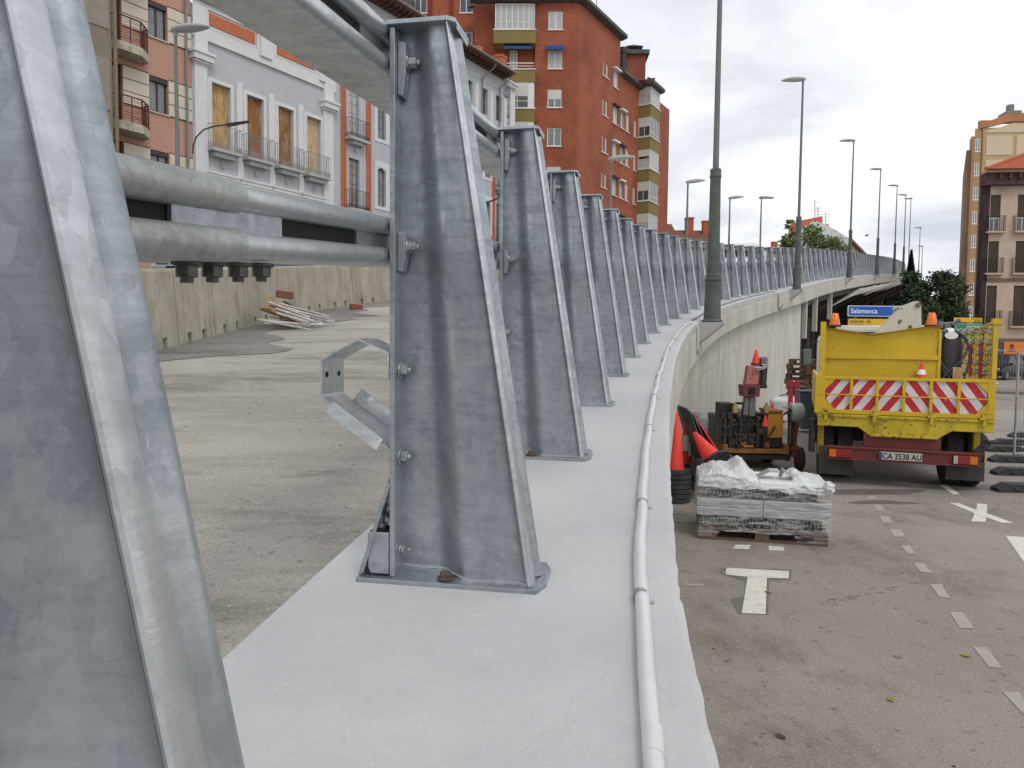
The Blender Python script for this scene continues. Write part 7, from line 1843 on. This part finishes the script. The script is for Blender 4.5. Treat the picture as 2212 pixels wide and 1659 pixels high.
leaning(onYv(1488, 892, 10.3), onYv(1542, 1020, 10.1), .7, GREYS, 'road_sign', 'grey-backed sign board leaning between the black and the crimson ones', 'road sign')
leaning(onYv(1494, 895, 10.2), onYv(1550, 1012, 10.0), .8, mat('crimson_edge', (.30, .01, .05), .5), 'road_sign', 'crimson-edged triangular sign leaning beside the yellow one', 'road sign', tri=True)
o, d_, n_ = leaning(onYv(1499, 893, 10.0), onYv(1562, 1006, 9.9), .85, SRED, 'warning_sign', 'red-edged yellow triangular works sign leaning on the others', 'road sign', tri=True)
m_ = MB(); yv = Vector((0, 1, 0)); off = n_*1.06 if n_.x > 0 else n_*-.06
for s_ in (1.06, -.06):
    m_.add([d_*.10-yv*.30+n_*s_, d_*.10+yv*.30+n_*s_, d_*.80+n_*s_], [(0, 1, 2)])
m_.build('yellow_face', SYEL, o)
m_ = MB()
for s_ in (1.12, -.12): m_.add([d_*.16-yv*.10+n_*s_, d_*.16+yv*.05+n_*s_, d_*.45+yv*.04+n_*s_, d_*.45-yv*.05+n_*s_], [(0, 1, 2, 3)])
m_.build('black_symbol', SBLK, o)
m_ = MB(); a = onZ(1478, 1044, .05); m_.tube([(0, 0, .02), (.32, -.05, .0)], .02, 8); o = m_.build('metal_tube', mat('dull_white_tube'), None, smooth=True); o.location = onYv(1492, 1022, 9.7); tag(o, 'short grey tube poking out of the right cone stack', 'tube')

# ================================================================ wrapped pallet of fittings
PO = onZ(1508, 1163, 0); PE = onZ(1789, 1181, 0); dv = PE-PO; PA = math.atan2(dv.y, dv.x); PW = dv.length; PD = .82
PF = Facade(PO.x, PO.y, PA)
def pw(x, y, z): return PF.o+PF.x*x+PF.n*y+Vector((0, 0, z))
def ptag(name, label, cat, group=None): o = empty(name, pw(0, 0, 0), PA); return tag(o, label, cat, group)
pal = ptag('pallet', 'dark wooden pallet under the film-wrapped stack of steel fittings', 'pallet')
def pallet(root, W_, D_, mt=WOOD, z=0.0):
    for y in (0, D_/2-.05, D_-.1):
        m_ = MB(); m_.box(0, W_, y, y+.10, z, z+.022); m_.build('bottom_board', mt, root, bevel=.002)
        for x in (0, W_/2-.07, W_-.14): m_ = MB(); m_.box(x, x+.14, y+.001, y+.099, z+.022, z+.10); m_.build('block', mt, root, bevel=.002)
        m_ = MB(); m_.box(.001, W_-.001, y+.0, y+.10, z+.1002, z+.118); m_.build('stringer', mt, root, bevel=.002)
    for k in range(7): x = k*(W_-.1)/6; m_ = MB(); m_.box(x, x+.10, -.002, D_+.002, z+.1182, z+.138); m_.build('top_board', mt, root, bevel=.002)
pallet(pal, PW, PD)
m_ = MB()
# layer of bent wire hoops
def hoops(z, h, x0_, x1_, n_, y=.03):
    for k in range(n_):
        x = x0_+(x1_-x0_)*k/n_; w_ = (x1_-x0_)/n_
        for yy in (y, y+.25, y+.5):
            m_.tube([(x+.01, yy, z+.01), (x+w_*.22, yy-.01, z+h-.012), (x+w_*.62, yy-.01, z+h-.012), (x+w_*.86, yy, z+.01), (x+w_*1.0, yy, z+.01)], .0055, 5)
hp = ptag('wire_hoops', 'lower layer of bent grey wire hoops on the wrapped pallet', 'wire hoops'); hoops(.14, .115, .04, PW-.04, 17); m_.build('wires', BOLT, hp); m_ = MB(); m_.box(.05, PW-.05, .08, PD-.05, .141, .245); m_.build('core', mat('dark_steel_core', (.05, .052, .055), .6, .4, vary=.4, scale=14), hp)
m_ = MB(); hp2 = ptag('wire_hoops', 'upper layer of bent grey wire hoops, under the white polythene', 'wire hoops'); hoops(.445, .095, .06, PW-.09, 15, .06); m_.build('wires', BOLT, hp2); m_ = MB(); m_.box(.06, PW-.1, .12, PD-.07, .446, .53); m_.build('core', mat('dark_steel_core'), hp2)
k_ = 0
for (xa_, xb_, zz_, lab) in ((-.02, PW*.50, .258, 'lower left galvanised plate bundle on the wrapped pallet'), (PW*.505, PW+.015, .258, 'lower right galvanised plate bundle on the wrapped pallet'), (-.02, PW*.50, .350, 'upper left galvanised plate bundle on the wrapped pallet'), (PW*.505, PW+.015, .350, 'upper right galvanised plate bundle on the wrapped pallet')):
    b_ = ptag('plate_bundle', lab, 'steel plates', 'plate bundles on the wrapped pallet'); m_ = MB()
    for j in range(1): m_.box(xa_, xb_, .0, PD, zz_, zz_+.088)
    m_.build('stack', GALVE, b_, bevel=.006); m_ = MB(); m_.box(xa_+.02, xb_-.02, -.004, -.001, zz_+.03, zz_+.055); m_.build('lip', GALV, b_)
bx = ptag('carton', 'pale cartons under crumpled white polythene on the wrapped pallet', 'carton'); m_ = MB(); m_.box(.03, PW*.47, .05, PD-.05, .542, .64); m_.box(PW*.48, PW-.05, .05, PD-.08, .542, .62); m_.build('box', WHITEP, bx, bevel=.01)
# crumpled polythene over the top
from mathutils import noise
pc = ptag('polythene_cover', 'crumpled white polythene sheet humped over the left end of the wrapped pallet', 'plastic sheet')
def top(x, y):
    t = x/PW; h = .625+.008*math.sin(t*9)
    h += .165*math.exp(-((t-.345)/.085)**2)*(1 if y > .2 else .35+y*3)+.085*math.exp(-((t-.15)/.11)**2)+.06*math.exp(-((t-.80)/.06)**2)*(1 if y > .2 else .4)+.02*math.exp(-((t-.95)/.1)**2)-.02*math.exp(-((t-.56)/.10)**2)-.04*t
    h += .016*noise.noise(Vector((x*7, y*7, .3)))+.013*(1-2*abs(noise.noise(Vector((x*13, y*9, 2.3)))))+.010*(1-2*abs(noise.noise(Vector((x*27, y*20, 5)))))
    return h
m_ = MB(); vs = []; fs = []; nx, ny = 150, 44
for i in range(nx+1):
    for j in range(ny+1):
        x = -.01+(PW+.03)*i/nx; f = j/ny
        # j runs: front skirt (0..10), top (10..34), back skirt
        if j <= 10: y = -.005-.02*noise.noise(Vector((x*14, j*.3, 1)))-(.018 if x > PW*.9 else 0); zt_ = top(x, .0); zb_ = .56-.03*(x/PW)+.04*noise.noise(Vector((x*6, 3, 0))); z = zb_+(zt_-.02-zb_)*j/10
        elif j >= 34: y = PD+.01; zt_ = top(x, PD); z = zt_-.02-(zt_-.54)*(j-34)/10
        else: y = (j-10)/24*PD; z = top(x, y)-(.02 if j in (11, 33) else 0)
        if i in (0, nx): z = min(z, .62)
        vs.append((x, y, z))
for i in range(nx):
    for j in range(ny): a = i*(ny+1)+j; fs.append((a, a+1, a+ny+2, a+ny+1))
fs.append(tuple(range(ny+1))); fs.append(tuple(nx*(ny+1)+k for k in range(ny, -1, -1)))
m_.add(vs, fs); m_.build('sheet', PLAST, pc, smooth=True, sharp=80)
m_ = MB(); n_ = 14; vs = []; fs = []
for i in range(n_+1):
    for j in range(n_+1):
        a = 2*math.pi*j/n_; b = math.pi*i/n_-math.pi/2; rr_ = .07*(1+.3*noise.noise(Vector((i*.6, j*.6, 1)))); vs.append((PW-.01+rr_*.8*math.cos(b)*math.cos(a), .0+rr_*math.cos(b)*math.sin(a), .60+rr_*math.sin(b)))
for i in range(n_):
    for j in range(n_): a = i*(n_+1)+j; fs.append((a, a+1, a+n_+2, a+n_+1))
m_.add(vs, fs); m_.build('bunched_corner', PLAST, pc, smooth=True)
# bent steel brackets on top
bk = ptag('bent_bracket', 'bent galvanised brackets lying open on top of the wrapped pallet', 'bracket'); m_ = MB()
def plate(P, y0_, y1_): m_.prism(P, y0_, y1_, 'y')
x0_ = PW*.47
plate([(x0_, .63), (x0_+.13, .71), (x0_+.23, .71), (x0_+.23, .703), (x0_+.133, .703), (x0_+.01, .627)], .25, .45)
m_.build('left_plate', GALVE, bk); m_ = MB(); plate([(x0_+.235, .64), (x0_+.265, .727), (x0_+.27, .727), (x0_+.36, .665), (x0_+.36, .63), (x0_+.353, .63), (x0_+.352, .662), (x0_+.268, .717), (x0_+.242, .638)], .22, .42); m_.build('right_plate', GALVE, bk)
# stretch film round everything
fm = ptag('stretch_film', 'clear stretch film wound round the pallet and its load', 'plastic film'); m_ = MB(); vs = []; fs = []
zs_ = [.03, .06, .10, .138, .17, .21, .25, .27, .33, .39, .44, .46, .50, .54, .58]
loop = []; nn_ = 30
for k in range(nn_): loop.append((k/nn_*PW, 0, 0, -1))
for k in range(16): loop.append((PW, k/16*PD, 1, 0))
for k in range(nn_): loop.append((PW-k/nn_*PW, PD, 0, 1))
for k in range(16): loop.append((0, PD-k/16*PD, -1, 0))
for z in zs_:
    for (x, y, nx_, ny_) in loop:
        t = x/PW; sag = .02
        zz_ = z
        if z < .07 and ny_ < 0 and .15 < t < .75: zz_ = .115-.02*math.sin(t*14)-.03*abs(t-.45)
        o_ = .022+.006*noise.noise(Vector((x*11, y*11, z*20))); vs.append((x+nx_*o_, y+ny_*o_, zz_))
n_ = len(loop)
for i in range(len(zs_)-1):
    for k in range(n_): fs.append((i*n_+k, i*n_+(k+1) % n_, (i+1)*n_+(k+1) % n_, (i+1)*n_+k))
m_.add(vs, fs); m_.build('film', FILM, fm, smooth=True)

# ================================================================ big bag, pallets, bin by the wall
bg_ = onZ(1700, 905, 0); br_ = empty('bulk_bag', bg_, -.3); tag(br_, 'white woven bulk bag with a dark print, slumped against the wall', 'bulk bag')
m_ = MB(); vs = []; fs = []; n_ = 36; nz = 18
for i in range(nz+1):
    t = i/nz; z = .62*math.sin(t*math.pi/2*.98)**1.0 if t < .999 else .66
    rr_ = (.50-.06*t)*(1-max(0, t-.62)**1.6*2.2) if t < 1 else .02
    rr_ = max(rr_, .03)
    for k in range(n_):
        a = 2*math.pi*k/n_; sq = 1/max(abs(math.cos(a)), abs(math.sin(a)))**.55; w_ = rr_*sq*(1+.10*noise.noise(Vector((math.cos(a)*2.5, math.sin(a)*2.5, z*5)))); vs.append((w_*math.cos(a), w_*.8*math.sin(a), z+.05*noise.noise(Vector((math.cos(a)*2, math.sin(a)*2, 7)))*t))
for i in range(nz):
    for k in range(n_): fs.append((i*n_+k, i*n_+(k+1) % n_, (i+1)*n_+(k+1) % n_, (i+1)*n_+k))
fs.append(tuple(range(n_))); fs.append(tuple(nz*n_+k for k in range(n_-1, -1, -1))); m_.add(vs, fs); m_.build('body', BAGW, br_, smooth=True, sharp=80)
text('INDUSTA', 'print', .085, mat('faint_print', (.12, .13, .15), .7), br_, (-.16, -.465, .34), (R(72), R(6), R(0)), .001, .002, 'LEFT')
m_ = MB(); m_.tube([(.02+.06*math.cos(2*math.pi*k/12), -.448, .46+.03*math.sin(2*math.pi*k/12)) for k in range(13)], .006, 5); m_.build('emblem', mat('faint_print'), br_)
m_ = MB(); m_.tube([(-.4, -.1, .50), (-.2, -.15, .66), (0.05, -.1, .70), (.3, -.1, .62)], .014, 6); m_.build('strap', RUBBER, br_, smooth=True)
plr = random.Random(2); PALW = mat('brown_pallet_wood', (.12, .065, .045), .85, vary=.35, scale=8)
pb = onZ(1703, 911, 0); pb = Vector((7.62, 20.6, 0))
pproto = empty('pallet', pb, -.4); pallet(pproto, 1.15, .85, PALW)
for k in range(12):
    o = pproto if k == 0 else copy_tree(pproto)
    o.location = (pb.x+plr.uniform(-.05, .07), pb.y+plr.uniform(-.04, .04), .139*k); o.rotation_euler = (0, 0, -.42+plr.uniform(-.05, .05))
    tag(o, 'brown wooden pallet, %s in the stack against the wall' % ('topmost' if k == 11 else 'bottom one' if k == 0 else ORD[k]+' from below'), 'pallet', 'wooden pallets stacked by the wall')
for k, u in enumerate((1757, 1770)):
    p = onY(1719+14*k, 900, 19.2); m_ = MB(); m_.box(-.055, .055, -.03, .03, 0, 1.12); m_.box(-.01, .01, -.034, -.0305, .3, .34); o = m_.build('red_post', mat('red_plastic_post', (.35, .01, .03), .5), None, bevel=.01); o.location = (p.x, 19.6, 0); tag(o, 'upright red plastic post before the pallet stack, %s of two' % ('left' if k == 0 else 'right'), 'post')
p = onY(1748, 900, 17.5); bi = empty('wheelie_bin', (p.x, 17.5, 0), -.2); tag(bi, 'blue-grey bin standing left of the truck', 'bin')
m_ = MB(); vs = [(x*s_, y*s_, z) for z, s_ in ((.08, .78), (.95, 1.0)) for (x, y) in ((-.27, -.3), (.27, -.3), (.27, .3), (-.27, .3))]; m_.add(vs, [(0, 1, 2, 3), (4, 5, 6, 7), (0, 1, 5, 4), (1, 2, 6, 5), (2, 3, 7, 6), (3, 0, 4, 7)]); m_.build('body', mat('blue_grey_plastic', (.075, .095, .12), .55, vary=.1), bi, bevel=.02)
m_ = MB(); m_.box(-.29, .29, -.33, .32, .951, .99); m_.build('lid', mat('blue_grey_plastic'), bi, bevel=.015)
for s_ in (-1, 1): m_ = MB(); m_.tube([(s_*.2, .25, .1), (s_*.26, .25, .1)], .1, 14); m_.build('wheel', RUBBER, bi)

# ================================================================ signs
def sign(name, label, u0_, u1_, v0_, v1_, Y, mt, border, lines, postu, post_to=0.0, cat='road sign'):
    a = onY(u0_, v0_, Y); b = onY(u1_, v1_, Y); W_ = b.x-a.x; H_ = a.z-b.z; root = empty(name, (a.x, Y, b.z)); tag(root, label, cat)
    r_2 = min(.05, H_*.12)
    def rr(m, x0_, x1_, z0_, z1_, y0_, y1_, r):
        P = []
        for (cx, cz, a0) in ((x1_-r, z0_+r, -90), (x1_-r, z1_-r, 0), (x0_+r, z1_-r, 90), (x0_+r, z0_+r, 180)):
            for k in range(4): t = R(a0+30*k); P.append((cx+r*math.cos(t), cz+r*math.sin(t)))
        m.prism(P, y0_, y1_, 'y')
    m_ = MB(); rr(m_, 0, W_, 0, H_, 0, .03, r_2); bd = m_.build('border', border, root)
    m_ = MB(); rr(m_, H_*.06, W_-H_*.06, H_*.06, H_*.94, -.004, -.0005, r_2*.8); m_.build('panel', mt, root)
    for (txt, x, z, s_, c, al) in lines:
        text(txt, 'lettering', s_*H_, c, root, (W_*x, -.0065, H_*z), (R(90), 0, 0), .001, .012*s_*H_, al, 1.0)
    for u in postu:
        x = onY(u, v0_, Y).x-a.x; m_ = MB(); m_.tube([(x, .07, H_*.9), (x, .07, post_to-b.z)], .04, 10); m_.build('post', POLEG, root, smooth=True)
    return root
sign('direction_sign', 'blue direction sign reading Salamanca, behind the crane bracket', 1832, 1986, 660, 684.5, 22, BLUE, SWHT, [('Salamanca', .035, .30, .62, SWHT, 'LEFT')], (1850, 1970))
sign('direction_sign', 'yellow direction sign reading estación de autobuses, under the blue one', 1831, 1986, 687, 712.5, 22, SYEL, SBLK, [('estación  de', .035, .60, .38, SBLK, 'LEFT'), ('autobuses', .035, .18, .52, SBLK, 'LEFT')], (1850, 1970))
sign('direction_sign', 'yellow direction sign reading RENFE at the right, over the green signs', 2060, 2122, 685.5, 697, 33, SYEL, SBLK, [('ESTACION DE', .96, .58, .30, SBLK, 'RIGHT'), ('RENFE', .96, .12, .50, SBLK, 'RIGHT')], (2075, 2112))
sign('direction_sign', 'green direction sign reading plaza España, under the yellow one', 2064, 2122, 699, 710.5, 33, SGRN, SWHT, [('plaza España', .92, .30, .55, SWHT, 'RIGHT')], (2075, 2112))
sign('direction_sign', 'lowest green direction sign with small white lettering', 2064, 2122, 712, 735, 33, SGRN, SWHT, [('centro', .92, .62, .26, SWHT, 'RIGHT'), ('ciudad', .92, .22, .26, SWHT, 'RIGHT')], (2075, 2112))
p = onY(2129, 722, 30); rt = empty('barrier_board', (p.x, 30, 0)); tag(rt, 'small red and white board right of the green signs', 'sign')
m_ = MB(); q = onY(2133, 735, 30); m_.box(-.05, .1, -.01, .01, q.z, p.z); m_.box(-.05, .1, -.012, -.0101, q.z, q.z+.01); m_.build('board', SWHT, rt); m_ = MB(); m_.box(-.05, .1, -.014, -.0125, q.z+.06, p.z-.08); m_.build('red_band', SRED, rt); m_ = MB(); m_.tube([(.02, .02, 0), (.02, .02, q.z+.1)], .02, 8); m_.build('post', POLEG, rt)

# ================================================================ fence panels, feet, orange barrier
def foot(x, y, lab):
    m_ = MB(); m_.prism([(-.36, 0), (.36, 0), (.36, .05), (.22, .12), (-.22, .12), (-.36, .05)], -.11, .11, 'y'); 
    for dx_ in (-.1, .1): m_.box(dx_-.05, dx_+.05, -.125, -.1105, .03, .08)
    o = m_.build('fence_foot', RUBBER, None, bevel=.012); o.location = (x, y, 0); o.rotation_euler = (0, 0, -.1); tag(o, lab, 'fence foot', 'black rubber fence feet')
for (u, v, lab) in ((2198, 1068, 'nearest black rubber fence foot at the right border'), (2189, 1031, 'second nearest black rubber fence foot'), (2178, 1003, 'third black rubber fence foot, under the steel upright'), (2166, 980, 'fourth black rubber fence foot, the leftmost one'), (2179, 965, 'fifth black rubber fence foot'), (2212, 949, 'farthest black rubber fence foot')):
    p = onZ(u, v-3, 0); foot(p.x+.12, p.y+.1, lab)
def fence(x0_, y0_, x1_, y1_, lab, H_=1.95):
    a = Vector((x0_, y0_, 0)); b = Vector((x1_, y1_, 0)); L_ = (b-a).length; root = empty('mesh_fence', a, math.atan2(b.y-a.y, b.x-a.x)); tag(root, lab, 'fence', 'steel mesh fence panels')
    m_ = MB()
    for x in (0, L_): m_.tube([(x, 0, .03), (x, 0, H_)], .021, 10)
    for z in (.12, H_-.02): m_.tube([(0, 0, z), (L_, 0, z)], .018, 8)
    m_.build('frame', GALV, root, smooth=True)
    m_ = MB(); x = .12
    while x < L_: m_.bar((x, 0, .13), (x, 0, H_-.03), .004, .004); x += .12
    z = .3
    while z < H_: m_.bar((0, 0, z), (L_, 0, z), .004, .004); z += .2
    m_.build('mesh', BOLT, root)
fence(9.12, 13.35, 12.2, 14.9, 'steel mesh fence panel at the right border, upright standing on a rubber foot')
fence(18.2, 29.0, 21.6, 29.4, 'faint steel mesh fence panel in front of the brown kerb')
p = onZ(2150, 812, 0); ob = empty('orange_barrier', (p.x, p.y+1, 0), -.2); tag(ob, 'orange pedestrian barrier before the dark shop entrance', 'barrier')
m_ = MB()
for z in (.55, 1.0): m_.bar((-1.1, 0, z), (1.1, 0, z), .06, .05)
for x in (-1.1, -.55, 0, .55, 1.1): m_.bar((x, 0, .55), (x, 0, 1.0), .05, .04)
for x in (-.9, .9): m_.bar((x, 0, 0), (x, 0, .55), .05, .05)
m_.build('frame', mat('orange_plastic', (.55, .20, .04), .6), ob)

# ================================================================ trees and greenery
def tree(name, label, base, H_, rx, rz_, mt, n_leaf, leaf=.16, trunk_h=None, seed=1, cat='tree', shape='round', gaps=.5):
    rg = random.Random(seed); root = empty(name, base); tag(root, label, cat)
    th_ = trunk_h or H_-rz_*1.3; cz = H_-rz_
    m_ = MB(); m_.tube([(0, 0, 0), (.05, .02, th_*.5), (0, 0, th_), (.1, .05, cz+.3*rz_)], [.16*rx/1.8, .12*rx/1.8, .10*rx/1.8, .03], 10); m_.build('trunk', BARK, root, smooth=True)
    clumps = []
    for k in range(34 if shape == 'round' else 40):
        while True:
            x, y, z = rg.uniform(-1, 1), rg.uniform(-1, 1), rg.uniform(-1, 1)
            d_ = math.sqrt(x*x+y*y+z*z)
            if shape == 'round' and .35 < d_ < 1: break
            if shape == 'column' and x*x+y*y < (1-abs(z))*.9+.12: break
            if shape == 'spike' and math.sqrt(x*x+y*y) < (1-(z+1)/2)*.95: break
        clumps.append((x*rx, y*rx, cz+z*rz_, rg.uniform(.22, .42)*rx*(1 if shape == 'round' else .8)))
    m_ = MB()
    for c in clumps[:16]: m_.tube([(0, 0, th_*.8), (c[0]*.5, c[1]*.5, (th_+c[2])/2), c[:3]], [.05, .03, .012], 5)
    m_.build('limbs', BARK, root, smooth=True)
    m_ = MB(); vs = []; fs = []
    for k in range(n_leaf):
        if shape == 'spike':
            h_ = rg.random(); a_ = rg.uniform(0, 6.283); q_ = (1-h_)**1.0*rx*rg.uniform(.4, 1)+.03; p = Vector((q_*math.cos(a_), q_*math.sin(a_), H_-2*rz_+2*rz_*h_)); s_ = leaf*rg.uniform(.5, 1.1); a = Vector((math.cos(a_)*.4, math.sin(a_)*.4, 1)).normalized(); b = a.orthogonal().normalized(); i = len(vs); vs += [p-a*s_*.5, p+b*s_*.28, p+a*s_*.5, p-b*s_*.28]; fs.append((i, i+1, i+2, i+3)); continue
        c = clumps[int(rg.random()*len(clumps))]; u = rg.gauss(0, .55); v = rg.gauss(0, .55); w = rg.gauss(0, .5)
        p = Vector((c[0]+u*c[3], c[1]+v*c[3], c[2]+w*c[3]*.8)); s_ = leaf*rg.uniform(.5, 1.3)
        a = Vector((rg.gauss(0, 1), rg.gauss(0, 1), rg.gauss(0, .7))).normalized(); b = a.orthogonal().normalized(); b = (b*math.cos(u*9)+a.cross(b)*math.sin(u*9)).normalized()
        i = len(vs); vs += [p-a*s_*.5, p+b*s_*.28, p+a*s_*.5, p-b*s_*.28]; fs.append((i, i+1, i+2, i+3))
    m_.add(vs, fs)
    me = bpy.data.meshes.new('crown'); me.from_pydata(m_.v, [], m_.f); me.materials.append(mt); o = bpy.data.objects.new('crown', me); S.collection.objects.link(o); o.parent = root
    return root
def tpx(u, vtop, vbot, Y, zb=0.0): a = onY(u, vtop, Y); return (a.x, Y, zb), a.z-zb
b, H_ = tpx(2008, 572, 700, 50); tree('street_tree', 'dense dark green tree beyond the crane, right of the viaduct', b, H_, 1.9, 2.35, LEAFD, 20000, .24, seed=3)
b, H_ = tpx(1985, 650, 700, 46); tree('street_tree', 'lower dark bushy tree in front of the dense one', (b[0], b[1], 0), H_, 1.2, 1.5, LEAFD, 5000, .2, seed=8)
b, H_ = tpx(2050, 640, 720, 52); tree('street_tree', 'dark tree filling the right flank of the dense one', (b[0], b[1], 0), H_, 1.1, 2.0, LEAFD, 5000, .2, seed=13)
b, H_ = tpx(1969, 541, 600, 62); tree('conifer', 'dark pointed conifer rising behind the last lamp post', b, H_, 1.0, 3.0, LEAFC, 9000, .28, seed=5, shape='spike')
b, H_ = tpx(1757, 490, 545, 72, 0); tree('street_tree', 'fresh green leafy tree showing over the posts before the white gable house', b, H_, 2.7, 3.0, LEAFG, 9500, .30, seed=21, gaps=.8)
b, H_ = tpx(1707, 458, 545, 66, 0); tree('poplar', 'slender green poplar over the posts just left of the second lamp post', b, H_, .62, 3.2, LEAFG, 3600, .24, seed=9, shape='column')
b, H_ = tpx(1689, 505, 545, 70, 0); tree('sapling', 'thin sparse treetop left of the slender poplar', b, H_, .9, 1.3, LEAFG, 160, .22, seed=10)

# ================================================================ leaning slabs under the viaduct edge
sr_ = random.Random(6)
SLM = mat('grey_slab', (.50, .47, .44), .9, vary=.2, scale=2)
for k in range(18):
    f = k/17; Y = 41+f*22
    top_ = at(Y, .95, -.70+sr_.uniform(-.08, .08)); low_ = at(Y-.9, -.25 if k else -.6, (-1.25 if k else -1.65)+sr_.uniform(-.12, .12))
    m_ = MB(); mid = (top_+low_)/2; m_.bar(low_-mid, top_-mid, .42 if k == 0 else sr_.uniform(.16, .30), .07); o = m_.build('leaning_slab', SLM, None); o.location = mid
    tag(o, ('widest grey slab leaning under the viaduct edge, lowest of the row' if k == 0 else 'grey slab leaning under the viaduct edge, %s counted from the lowest wide one' % ORD[k]), 'slab', 'grey slabs leaning under the viaduct edge')
# bird
p = onY(1872, 509, 60); bd = MB(); bd.lathe([(.01, -.14), (.05, -.08), (.06, 0), (.04, .08), (.01, .13)], 8, Matrix.Rotation(R(90), 4, 'Y')); 
bd.add([(-.02, 0, .02), (.08, 0, .02), (.02, -.34, .12), (-.06, -.36, .1), (.02, .34, .02), (-.06, .36, .0)], [(0, 1, 2, 3), (0, 1, 4, 5)]); o = bd.build('bird', BLACK, None); o.location = p; tag(o, 'small dark bird gliding right of the third lamp post', 'bird')
